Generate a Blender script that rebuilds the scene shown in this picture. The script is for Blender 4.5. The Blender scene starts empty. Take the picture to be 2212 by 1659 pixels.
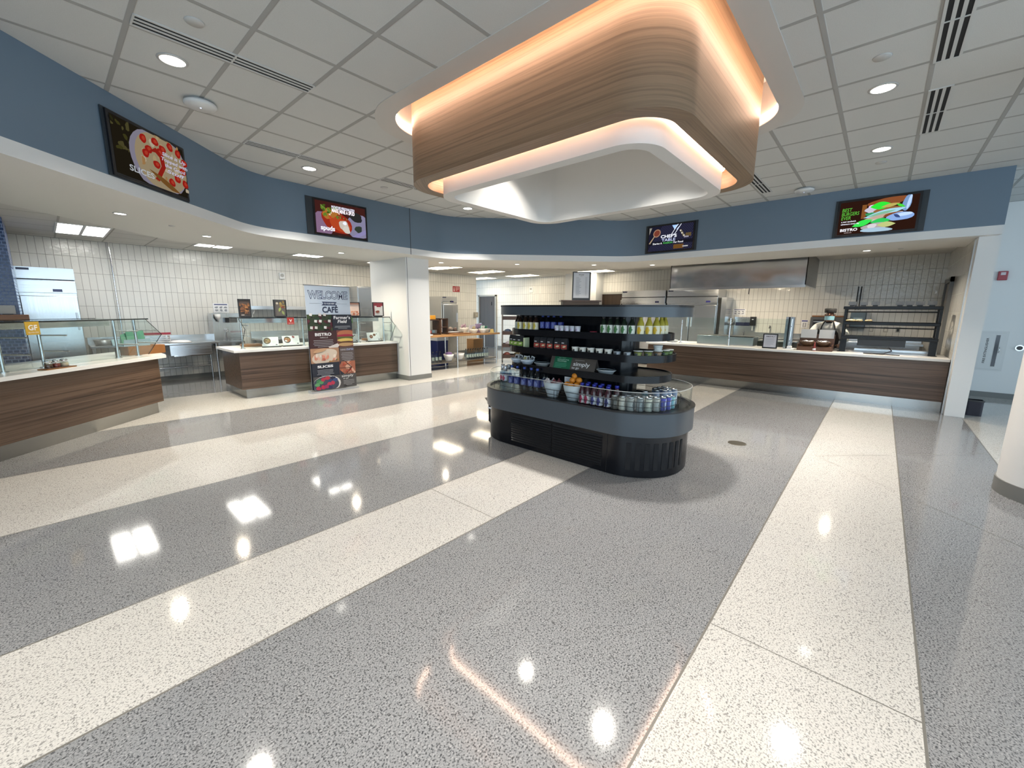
import bpy, bmesh, math, random
from mathutils import Matrix, Vector
S = bpy.context.scene
COL = S.collection
PI = math.pi
random.seed(7)

# ------------------------------------------------------------------ camera
cam_data = bpy.data.cameras.new('camera')
cam_data.sensor_width = 36.0
cam_data.sensor_fit = 'HORIZONTAL'
cam_data.lens = 887.093 / 2212 * 36.0
cam_data.clip_start = 0.05
cam = bpy.data.objects.new('camera', cam_data)
COL.objects.link(cam)
RT, DN, FW = (0.664333, -0.747396, 0.007794), (-0.126432, -0.122647, -0.984364), (0.736666, 0.65296, -0.175973)
cam.matrix_world = Matrix(((RT[0], -DN[0], -FW[0], 0), (RT[1], -DN[1], -FW[1], 0), (RT[2], -DN[2], -FW[2], 1.54), (0, 0, 0, 1)))
S.camera = cam

# ------------------------------------------------------------------ world: overcast daylight outside the hall's window wall
W = bpy.data.worlds.new('World')
S.world = W
W.use_nodes = True
bg = W.node_tree.nodes['Background']
bg.inputs[0].default_value = (0.66, 0.85, 1.0, 1)
bg.inputs[1].default_value = 3.3

S.view_settings.view_transform = 'Standard'
S.view_settings.look = 'None'
S.view_settings.exposure = 0.22
S.view_settings.gamma = 1.0
S.view_settings.use_curve_mapping = False
cy = S.cycles
cy.use_denoising = True
cy.max_bounces = 7
cy.diffuse_bounces = 4
cy.glossy_bounces = 4
cy.transparent_max_bounces = 16
cy.transmission_bounces = 4
cy.caustics_reflective = False
cy.caustics_refractive = False
cy.sample_clamp_indirect = 6.0

# daylight portals in the window openings of the hall behind the camera
def portal(loc, rot, sx, sy):
    l = bpy.data.lights.new('window_portal', 'AREA')
    l.shape = 'RECTANGLE'; l.size = sx; l.size_y = sy
    l.cycles.is_portal = True
    o = bpy.data.objects.new('window_portal', l)
    o.location = loc; o.rotation_euler = rot
    COL.objects.link(o)
portal((-5.95, -1.0, 1.75), (0, -PI / 2, 0), 3.2, 15.5)
portal((2.0, -8.95, 1.75), (PI / 2, 0, 0), 15.5, 3.2)

# ------------------------------------------------------------------ mesh builder
class MB:
    def __init__(s):
        s.v, s.f, s.mi, s.sm, s.m, s.M = [], [], [], [], 0, None
    def add(s, vs, fs, smooth=False):
        n = len(s.v)
        if s.M is not None:
            vs = [tuple(s.M @ Vector(p)) for p in vs]
        s.v += [tuple(p) for p in vs]
        for f in fs:
            s.f.append(tuple(i + n for i in f)); s.mi.append(s.m); s.sm.append(smooth)
        return s
    def box(s, x0, y0, z0, x1, y1, z1):
        return s.add([(x0, y0, z0), (x1, y0, z0), (x1, y1, z0), (x0, y1, z0), (x0, y0, z1), (x1, y0, z1), (x1, y1, z1), (x0, y1, z1)],
                     [(0, 3, 2, 1), (4, 5, 6, 7), (0, 1, 5, 4), (1, 2, 6, 5), (2, 3, 7, 6), (3, 0, 4, 7)])
    def cbox(s, x, y, z, sx, sy, sz):
        return s.box(x - sx / 2, y - sy / 2, z - sz / 2, x + sx / 2, y + sy / 2, z + sz / 2)
    def quad(s, a, b, c, d):
        return s.add([a, b, c, d], [(0, 1, 2, 3)])
    def prism(s, poly, z0, z1, smooth=False):
        n = len(poly)
        s.add([(x, y, z0) for x, y in poly] + [(x, y, z1) for x, y in poly],
              [(i, (i + 1) % n, n + (i + 1) % n, n + i) for i in range(n)], smooth)
        return s.add([(x, y, z0) for x, y in poly] + [(x, y, z1) for x, y in poly],
                     [tuple(range(n - 1, -1, -1)), tuple(range(n, 2 * n))])
    def prismx(s, poly, x0, x1):            # polygon in (y, z) swept along x
        n = len(poly)
        return s.add([(x0, y, z) for y, z in poly] + [(x1, y, z) for y, z in poly],
                     [(i, (i + 1) % n, n + (i + 1) % n, n + i) for i in range(n)] + [tuple(range(n - 1, -1, -1)), tuple(range(n, 2 * n))])
    def ring(s, po, pi_, z0, z1, caps=True):  # hollow band between two plan outlines of equal length
        n = len(po)
        vs = [(x, y, z0) for x, y in po] + [(x, y, z1) for x, y in po] + [(x, y, z0) for x, y in pi_] + [(x, y, z1) for x, y in pi_]
        side = []; cap = []
        for i in range(n):
            j = (i + 1) % n
            side += [(i, j, n + j, n + i), (2 * n + j, 2 * n + i, 3 * n + i, 3 * n + j)]
            cap += [(j, i, 2 * n + i, 2 * n + j), (n + i, n + j, 3 * n + j, 3 * n + i)]
        s.add(vs, side, True)
        if caps: s.add(vs, cap)
        return s
    def wall(s, path, z0, z1, closed=False, smooth=True):
        n = len(path)
        fs = [(i, (i + 1) % n, n + (i + 1) % n, n + i) for i in range(n if closed else n - 1)]
        return s.add([(x, y, z0) for x, y in path] + [(x, y, z1) for x, y in path], fs, smooth)
    def cyl(s, p, q, r, r2=None, n=14, caps=True):
        p, q = Vector(p), Vector(q); r2 = r if r2 is None else r2
        d = (q - p).normalized()
        a = d.orthogonal().normalized(); b = d.cross(a)
        vs = []
        for c, rr in ((p, r), (q, r2)):
            vs += [tuple(c + (a * math.cos(2 * PI * i / n) + b * math.sin(2 * PI * i / n)) * rr) for i in range(n)]
        s.add(vs, [(i, (i + 1) % n, n + (i + 1) % n, n + i) for i in range(n)], True)
        if caps: s.add(vs, [tuple(range(n - 1, -1, -1)), tuple(range(n, 2 * n))])
        return s
    def lathe(s, prof, c=(0, 0, 0), n=16, sx=1.0, sy=1.0):
        vs = []; fs = []; k = len(prof)
        for r, z in prof:
            vs += [(c[0] + sx * r * math.cos(2 * PI * i / n), c[1] + sy * r * math.sin(2 * PI * i / n), c[2] + z) for i in range(n)]
        for j in range(k - 1):
            fs += [(j * n + i, j * n + (i + 1) % n, (j + 1) * n + (i + 1) % n, (j + 1) * n + i) for i in range(n)]
        if prof[0][0] > 1e-6: fs.append(tuple(range(n - 1, -1, -1)))
        if prof[-1][0] > 1e-6: fs.append(tuple(range((k - 1) * n, k * n)))
        return s.add(vs, fs, True)
    def ball(s, c, rx, ry=None, rz=None, n=12, m=8):
        ry = rx if ry is None else ry; rz = rx if rz is None else rz
        prof = [(math.sin(PI * j / m), -math.cos(PI * j / m)) for j in range(m + 1)]
        vs = []; fs = []
        for r, z in prof:
            vs += [(c[0] + rx * r * math.cos(2 * PI * i / n), c[1] + ry * r * math.sin(2 * PI * i / n), c[2] + rz * z) for i in range(n)]
        for j in range(m):
            fs += [(j * n + i, j * n + (i + 1) % n, (j + 1) * n + (i + 1) % n, (j + 1) * n + i) for i in range(n)]
        return s.add(vs, fs, True)
    def tube(s, pts, r, n=8, r2=None):
        pts = [Vector(p) for p in pts]; k = len(pts); vs = []; fs = []
        up = None
        for j in range(k):
            d = (pts[min(j + 1, k - 1)] - pts[max(j - 1, 0)]).normalized()
            a = d.orthogonal().normalized() if up is None else (up - d * up.dot(d)).normalized()
            up = a; b = d.cross(a)
            rr = r if r2 is None else r + (r2 - r) * j / (k - 1)
            vs += [tuple(pts[j] + (a * math.cos(2 * PI * i / n) + b * math.sin(2 * PI * i / n)) * rr) for i in range(n)]
        for j in range(k - 1):
            fs += [(j * n + i, j * n + (i + 1) % n, (j + 1) * n + (i + 1) % n, (j + 1) * n + i) for i in range(n)]
        s.add(vs, fs, True)
        return s.add(vs, [tuple(range(n - 1, -1, -1)), tuple(range((k - 1) * n, k * n))])
    def build(s, name, mats, parent=None, loc=None, rot=None, bevel=0.0):
        me = bpy.data.meshes.new(name)
        me.from_pydata(s.v, [], s.f)
        bm = bmesh.new(); bm.from_mesh(me)
        bmesh.ops.recalc_face_normals(bm, faces=bm.faces)
        bm.to_mesh(me); bm.free()
        me.polygons.foreach_set('material_index', s.mi)
        me.polygons.foreach_set('use_smooth', s.sm)
        for m in (mats if isinstance(mats, (list, tuple)) else [mats]): me.materials.append(m)
        o = bpy.data.objects.new(name, me); COL.objects.link(o)
        if parent is not None: o.parent = parent
        if loc is not None: o.location = loc
        if rot is not None: o.rotation_euler = rot
        if bevel:
            b = o.modifiers.new('bevel', 'BEVEL'); b.width = bevel; b.segments = 2; b.limit_method = 'ANGLE'; b.angle_limit = 0.9
            try: b.use_clamp_overlap = True
            except Exception: pass
        return o

def box_part(name, m, parent, *b, bevel=0.0):
    return MB().box(*b).build(name, m, parent, bevel=bevel)

def tag(o, label, cat, group=None):
    o['label'] = label; o['category'] = cat
    if group: o['group'] = group
    return o
def thing(name, label, cat, loc=(0, 0, 0), rz=0.0, group=None):
    o = bpy.data.objects.new(name, None); COL.objects.link(o)
    o.empty_display_size = 0.1
    o.location = loc; o.rotation_euler = (0, 0, rz)
    return tag(o, label, cat, group)
def struct(o):
    o['kind'] = 'structure'; return o
def dup(root, loc, rz, label, group=None):
    r = root.copy(); COL.objects.link(r); r.location = loc; r.rotation_euler = (0, 0, rz)
    r['label'] = label
    if group: r['group'] = group
    for ch in list(root.children):
        c = ch.copy(); COL.objects.link(c); c.parent = r
        for g in ch.children:
            d = g.copy(); COL.objects.link(d); d.parent = c
    return r
ORD = ['leftmost', 'second from left', 'third from left', 'fourth from left', 'fifth from left', 'sixth from left', 'seventh from left', 'eighth from left', 'ninth from left', 'tenth from left']

def rrect(hx, hy, r, n=10, cx=0.0, cy=0.0):   # rounded rectangle outline, counter-clockwise
    P = []
    for sx, sy, a0 in ((1, 1, 0), (-1, 1, 90), (-1, -1, 180), (1, -1, 270)):
        for i in range(n + 1):
            t = math.radians(a0 + 90 * i / n)
            P.append((cx + sx * (hx - r) + r * math.cos(t), cy + sy * (hy - r) + r * math.sin(t)))
    return P

# ------------------------------------------------------------------ materials
_mats = {}
def _new(name):
    m = bpy.data.materials.new(name); m.use_nodes = True
    nt = m.node_tree; nt.nodes.clear()
    out = nt.nodes.new('ShaderNodeOutputMaterial')
    return m, nt, out
def mat(name, col, rough=0.5, metal=0.0, spec=0.5, bump=0.0, bscale=60.0, emit=0.0, vary=0.0, coat=0.0):
    if name in _mats: return _mats[name]
    m, nt, out = _new(name)
    b = nt.nodes.new('ShaderNodeBsdfPrincipled'); nt.links.new(b.outputs[0], out.inputs[0])
    b.inputs['Base Color'].default_value = (*col, 1); b.inputs['Roughness'].default_value = rough
    b.inputs['Metallic'].default_value = metal; b.inputs['Specular IOR Level'].default_value = spec
    if coat: b.inputs['Coat Weight'].default_value = coat; b.inputs['Coat Roughness'].default_value = 0.08
    if emit:
        b.inputs['Emission Color'].default_value = (*col, 1); b.inputs['Emission Strength'].default_value = emit
    if vary or bump:
        tc = nt.nodes.new('ShaderNodeTexCoord'); no = nt.nodes.new('ShaderNodeTexNoise')
        no.inputs['Scale'].default_value = bscale; no.inputs['Detail'].default_value = 3
        nt.links.new(tc.outputs['Object'], no.inputs['Vector'])
        if vary:
            r = nt.nodes.new('ShaderNodeValToRGB')
            r.color_ramp.elements[0].position = 0.3; r.color_ramp.elements[1].position = 0.7
            r.color_ramp.elements[0].color = (*[c * (1 - vary) for c in col], 1); r.color_ramp.elements[1].color = (*[min(1, c * (1 + vary)) for c in col], 1)
            nt.links.new(no.outputs['Fac'], r.inputs[0]); nt.links.new(r.outputs[0], b.inputs['Base Color'])
        if bump:
            bp = nt.nodes.new('ShaderNodeBump'); bp.inputs['Strength'].default_value = bump; bp.inputs['Distance'].default_value = 0.01
            nt.links.new(no.outputs['Fac'], bp.inputs['Height']); nt.links.new(bp.outputs[0], b.inputs['Normal'])
    _mats[name] = m
    return m
def glow(name, col, strength):
    if name in _mats: return _mats[name]
    m, nt, out = _new(name)
    e = nt.nodes.new('ShaderNodeEmission'); e.inputs[0].default_value = (*col, 1); e.inputs[1].default_value = strength
    nt.links.new(e.outputs[0], out.inputs[0])
    _mats[name] = m
    return m
def glass(name, tint=(0.93, 0.97, 0.96), refl=0.9, rough=0.02):
    if name in _mats: return _mats[name]
    m, nt, out = _new(name)
    t = nt.nodes.new('ShaderNodeBsdfTransparent'); t.inputs[0].default_value = (*tint, 1)
    g = nt.nodes.new('ShaderNodeBsdfGlossy'); g.inputs['Roughness'].default_value = rough
    fr = nt.nodes.new('ShaderNodeLayerWeight'); fr.inputs[0].default_value = 0.5
    pw = nt.nodes.new('ShaderNodeMath'); pw.operation = 'POWER'; pw.inputs[1].default_value = 4.0
    mu = nt.nodes.new('ShaderNodeMath'); mu.operation = 'MULTIPLY_ADD'; mu.inputs[1].default_value = 0.6 * refl; mu.inputs[2].default_value = 0.035 * refl
    mx = nt.nodes.new('ShaderNodeMixShader')
    nt.links.new(fr.outputs['Facing'], pw.inputs[0]); nt.links.new(pw.outputs[0], mu.inputs[0]); nt.links.new(mu.outputs[0], mx.inputs[0])
    nt.links.new(t.outputs[0], mx.inputs[1]); nt.links.new(g.outputs[0], mx.inputs[2]); nt.links.new(mx.outputs[0], out.inputs[0])
    _mats[name] = m
    return m
def ramp(nt, stops):
    r = nt.nodes.new('ShaderNodeValToRGB')
    e = r.color_ramp.elements
    while len(e) < len(stops): e.new(0.5)
    for k, (p, c) in enumerate(stops): e[k].position = p; e[k].color = (*c, 1)
    return r
def wood(name, stops, axis='X', scale=1.0, rough=0.35, fine=26.0, bump=0.05):
    """grain stretched along one object axis"""
    if name in _mats: return _mats[name]
    m, nt, out = _new(name)
    b = nt.nodes.new('ShaderNodeBsdfPrincipled'); nt.links.new(b.outputs[0], out.inputs[0]); b.inputs['Roughness'].default_value = rough
    tc = nt.nodes.new('ShaderNodeTexCoord'); mp = nt.nodes.new('ShaderNodeMapping')
    k = {'X': (0.35, fine, fine), 'Y': (fine, 0.35, fine), 'Z': (fine, fine, 0.35)}[axis]
    mp.inputs['Scale'].default_value = [c * scale for c in k]
    no = nt.nodes.new('ShaderNodeTexNoise'); no.inputs['Scale'].default_value = 1.0; no.inputs['Detail'].default_value = 6; no.inputs['Roughness'].default_value = 0.62
    no.inputs['Distortion'].default_value = 0.6
    nt.links.new(tc.outputs['Object'], mp.inputs[0]); nt.links.new(mp.outputs[0], no.inputs['Vector'])
    r = ramp(nt, stops)
    nt.links.new(no.outputs['Fac'], r.inputs[0]); nt.links.new(r.outputs[0], b.inputs['Base Color'])
    bp = nt.nodes.new('ShaderNodeBump'); bp.inputs['Strength'].default_value = bump; bp.inputs['Distance'].default_value = 0.004
    nt.links.new(no.outputs['Fac'], bp.inputs['Height']); nt.links.new(bp.outputs[0], b.inputs['Normal'])
    _mats[name] = m
    return m
def terrazzo(name, base, chip_dark, chip_light, rough=0.075):
    m, nt, out = _new(name)
    b = nt.nodes.new('ShaderNodeBsdfPrincipled'); nt.links.new(b.outputs[0], out.inputs[0])
    b.inputs['Roughness'].default_value = rough; b.inputs['Specular IOR Level'].default_value = 0.5
    tc = nt.nodes.new('ShaderNodeTexCoord')
    v1 = nt.nodes.new('ShaderNodeTexVoronoi'); v1.inputs['Scale'].default_value = 170
    no = nt.nodes.new('ShaderNodeTexNoise'); no.inputs['Scale'].default_value = 140; no.inputs['Detail'].default_value = 2
    n2 = nt.nodes.new('ShaderNodeTexNoise'); n2.inputs['Scale'].default_value = 0.9; n2.inputs['Detail'].default_value = 3
    for t in (v1, no, n2): nt.links.new(tc.outputs['Object'], t.inputs['Vector'])
    r = ramp(nt, [(0.36, chip_dark), (0.47, base), (0.60, base), (0.70, chip_light)])
    nt.links.new(no.outputs['Fac'], r.inputs[0])
    sp = nt.nodes.new('ShaderNodeSeparateColor'); nt.links.new(v1.outputs['Color'], sp.inputs[0])
    gt = nt.nodes.new('ShaderNodeMath'); gt.operation = 'GREATER_THAN'; gt.inputs[1].default_value = 0.93
    nt.links.new(sp.outputs[0], gt.inputs[0])
    mx = nt.nodes.new('ShaderNodeMix'); mx.data_type = 'RGBA'; mx.inputs[7].default_value = (*[c * 0.55 for c in chip_dark], 1)
    ml = nt.nodes.new('ShaderNodeMath'); ml.operation = 'MULTIPLY'; ml.inputs[1].default_value = 0.7
    nt.links.new(gt.outputs[0], ml.inputs[0]); nt.links.new(ml.outputs[0], mx.inputs[0]); nt.links.new(r.outputs[0], mx.inputs[6])
    hs = nt.nodes.new('ShaderNodeHueSaturation'); mr = nt.nodes.new('ShaderNodeMapRange')
    mr.inputs[3].default_value = 0.92; mr.inputs[4].default_value = 1.08
    nt.links.new(n2.outputs['Fac'], mr.inputs[0]); nt.links.new(mr.outputs[0], hs.inputs['Value']); nt.links.new(mx.outputs[2], hs.inputs['Color'])
    nt.links.new(hs.outputs[0], b.inputs['Base Color'])
    return m
def tiles(name, axis, col, grout, w, h, rough=0.13, wav=0.35, off=0.0, ox=0.0, mort=0.0035, oz=-0.05):
    """stacked wall tiles; axis = horizontal world axis the wall runs along"""
    m, nt, out = _new(name)
    b = nt.nodes.new('ShaderNodeBsdfPrincipled'); nt.links.new(b.outputs[0], out.inputs[0])
    tc = nt.nodes.new('ShaderNodeTexCoord'); sp = nt.nodes.new('ShaderNodeSeparateXYZ'); cb = nt.nodes.new('ShaderNodeCombineXYZ')
    nt.links.new(tc.outputs['Object'], sp.inputs[0])
    ad = nt.nodes.new('ShaderNodeMath'); ad.inputs[1].default_value = ox
    nt.links.new(sp.outputs[0 if axis == 'X' else 1], ad.inputs[0]); nt.links.new(ad.outputs[0], cb.inputs[0])
    az = nt.nodes.new('ShaderNodeMath'); az.inputs[1].default_value = oz; nt.links.new(sp.outputs[2], az.inputs[0]); nt.links.new(az.outputs[0], cb.inputs[1])
    br = nt.nodes.new('ShaderNodeTexBrick'); br.offset = off; br.squash = 1.0
    br.inputs['Scale'].default_value = 1.0; br.inputs['Mortar Size'].default_value = mort; br.inputs['Mortar Smooth'].default_value = 0.1
    br.inputs['Brick Width'].default_value = w; br.inputs['Row Height'].default_value = h; br.inputs['Bias'].default_value = 0.0
    br.inputs['Color1'].default_value = (*col, 1); br.inputs['Color2'].default_value = (*[c * 0.93 for c in col], 1); br.inputs['Mortar'].default_value = (*grout, 1)
    nt.links.new(cb.outputs[0], br.inputs['Vector']); nt.links.new(br.outputs['Color'], b.inputs['Base Color'])
    rg = nt.nodes.new('ShaderNodeMapRange'); rg.inputs[3].default_value = rough; rg.inputs[4].default_value = 0.8
    nt.links.new(br.outputs['Fac'], rg.inputs[0]); nt.links.new(rg.outputs[0], b.inputs['Roughness'])
    no = nt.nodes.new('ShaderNodeTexNoise'); no.inputs['Scale'].default_value = 16; no.inputs['Detail'].default_value = 2
    nt.links.new(tc.outputs['Object'], no.inputs['Vector'])
    sb = nt.nodes.new('ShaderNodeMath'); sb.operation = 'SUBTRACT'; nt.links.new(no.outputs['Fac'], sb.inputs[0]); nt.links.new(br.outputs['Fac'], sb.inputs[1])
    bp = nt.nodes.new('ShaderNodeBump'); bp.inputs['Strength'].default_value = wav; bp.inputs['Distance'].default_value = 0.012
    nt.links.new(sb.outputs[0], bp.inputs['Height']); nt.links.new(bp.outputs[0], b.inputs['Normal'])
    return m
def acoustic(name, col, line, x0, y0, s=0.6096, w=0.036):
    """lay-in ceiling tiles on a square grid of tees"""
    m, nt, out = _new(name)
    b = nt.nodes.new('ShaderNodeBsdfPrincipled'); nt.links.new(b.outputs[0], out.inputs[0]); b.inputs['Roughness'].default_value = 0.85
    b.inputs['Specular IOR Level'].default_value = 0.2
    tc = nt.nodes.new('ShaderNodeTexCoord'); sp = nt.nodes.new('ShaderNodeSeparateXYZ'); nt.links.new(tc.outputs['Object'], sp.inputs[0])
    ds = []
    for k, o0 in ((0, x0), (1, y0)):
        a = nt.nodes.new('ShaderNodeMath'); a.operation = 'SUBTRACT'; a.inputs[1].default_value = o0 - s / 2; nt.links.new(sp.outputs[k], a.inputs[0])
        d = nt.nodes.new('ShaderNodeMath'); d.operation = 'FLOORED_MODULO'; d.inputs[1].default_value = s; nt.links.new(a.outputs[0], d.inputs[0])
        e = nt.nodes.new('ShaderNodeMath'); e.operation = 'SUBTRACT'; e.inputs[1].default_value = s / 2; nt.links.new(d.outputs[0], e.inputs[0])
        f = nt.nodes.new('ShaderNodeMath'); f.operation = 'ABSOLUTE'; nt.links.new(e.outputs[0], f.inputs[0]); ds.append(f)
    mn = nt.nodes.new('ShaderNodeMath'); mn.operation = 'MINIMUM'; nt.links.new(ds[0].outputs[0], mn.inputs[0]); nt.links.new(ds[1].outputs[0], mn.inputs[1])
    r = nt.nodes.new('ShaderNodeMath'); r.operation = 'LESS_THAN'; r.inputs[1].default_value = w / 2; nt.links.new(mn.outputs[0], r.inputs[0])
    no = nt.nodes.new('ShaderNodeTexNoise'); no.inputs['Scale'].default_value = 230; no.inputs['Detail'].default_value = 2; nt.links.new(tc.outputs['Object'], no.inputs['Vector'])
    rp = ramp(nt, [(0.3, [c * 0.9 for c in col]), (0.55, col)]); nt.links.new(no.outputs['Fac'], rp.inputs[0])
    mx = nt.nodes.new('ShaderNodeMix'); mx.data_type = 'RGBA'; mx.inputs[7].default_value = (*line, 1)
    nt.links.new(r.outputs[0], mx.inputs[0]); nt.links.new(rp.outputs[0], mx.inputs[6]); nt.links.new(mx.outputs[2], b.inputs['Base Color'])
    st = nt.nodes.new('ShaderNodeMapRange'); st.inputs[1].default_value = w / 2 - 0.004; st.inputs[2].default_value = w / 2 + 0.004
    nt.links.new(mn.outputs[0], st.inputs[0])
    bp = nt.nodes.new('ShaderNodeBump'); bp.inputs['Strength'].default_value = 0.6; bp.inputs['Distance'].default_value = -0.006
    nt.links.new(st.outputs[0], bp.inputs['Height']); nt.links.new(bp.outputs[0], b.inputs['Normal'])
    return m
def steel(name, col=(0.62, 0.63, 0.64), rough=0.24, axis='Z', wob=0.0):
    """brushed stainless sheet; wob = slow dents of thin sheet metal"""
    if name in _mats: return _mats[name]
    m, nt, out = _new(name)
    b = nt.nodes.new('ShaderNodeBsdfPrincipled'); nt.links.new(b.outputs[0], out.inputs[0])
    b.inputs['Base Color'].default_value = (*col, 1); b.inputs['Metallic'].default_value = 1.0
    tc = nt.nodes.new('ShaderNodeTexCoord'); mp = nt.nodes.new('ShaderNodeMapping'); nt.links.new(tc.outputs['Object'], mp.inputs[0])
    mp.inputs['Scale'].default_value = {'X': (1, 160, 160), 'Y': (160, 1, 160), 'Z': (160, 160, 1)}[axis]
    no = nt.nodes.new('ShaderNodeTexNoise'); no.inputs['Scale'].default_value = 1.0; nt.links.new(mp.outputs[0], no.inputs['Vector'])
    mr = nt.nodes.new('ShaderNodeMapRange'); mr.inputs[3].default_value = rough * 0.75; mr.inputs[4].default_value = rough * 1.3
    nt.links.new(no.outputs['Fac'], mr.inputs[0]); nt.links.new(mr.outputs[0], b.inputs['Roughness'])
    if wob:
        n2 = nt.nodes.new('ShaderNodeTexNoise'); n2.inputs['Scale'].default_value = 2.2; n2.inputs['Detail'].default_value = 1; nt.links.new(tc.outputs['Object'], n2.inputs['Vector'])
        bp = nt.nodes.new('ShaderNodeBump'); bp.inputs['Strength'].default_value = 0.8; bp.inputs['Distance'].default_value = wob
        nt.links.new(n2.outputs['Fac'], bp.inputs['Height']); nt.links.new(bp.outputs[0], b.inputs['Normal'])
    _mats[name] = m
    return m

WHITE = mat('white_paint', (0.74, 0.75, 0.75), 0.45, bump=0.03, bscale=300)
BLUE = mat('slate_blue_paint', (0.135, 0.195, 0.265), 0.5, bump=0.03, bscale=250)
BLACK = mat('black_plastic', (0.012, 0.012, 0.014), 0.35)
BLACKM = mat('black_powder_coat', (0.006, 0.0065, 0.008), 0.3, spec=0.3)
DARKGAP = mat('dark_slot', (0.004, 0.004, 0.006), 0.8)
GREYBASE = mat('grey_vinyl_base', (0.17, 0.175, 0.17), 0.5)
STEEL = steel('stainless_steel')
STEELX = steel('stainless_steel_x', axis='X')
STEELDARK = steel('stainless_kick', (0.36, 0.36, 0.35), 0.2, 'X')
CHROME = mat('chrome', (0.75, 0.76, 0.78), 0.12, 1.0)
WALNUT = wood('walnut_laminate', [(0.30, (0.018, 0.010, 0.006)), (0.44, (0.070, 0.041, 0.026)), (0.56, (0.125, 0.079, 0.053)), (0.70, (0.042, 0.025, 0.016))], 'X')
QUARTZ = mat('white_quartz', (0.80, 0.79, 0.77), 0.22, vary=0.03, bscale=200)
CLEAR = glass('clear_glass')
GREENGLASS = glass('sneeze_guard_glass', (0.93, 0.965, 0.955))
ACRYL = glass('clear_acrylic', (0.95, 0.96, 0.97), 0.8)
PET = glass('clear_bottle_plastic', (0.80, 0.87, 0.93), 1.0, 0.05)
PAPER = mat('white_paper', (0.82, 0.83, 0.85), 0.6)

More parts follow.
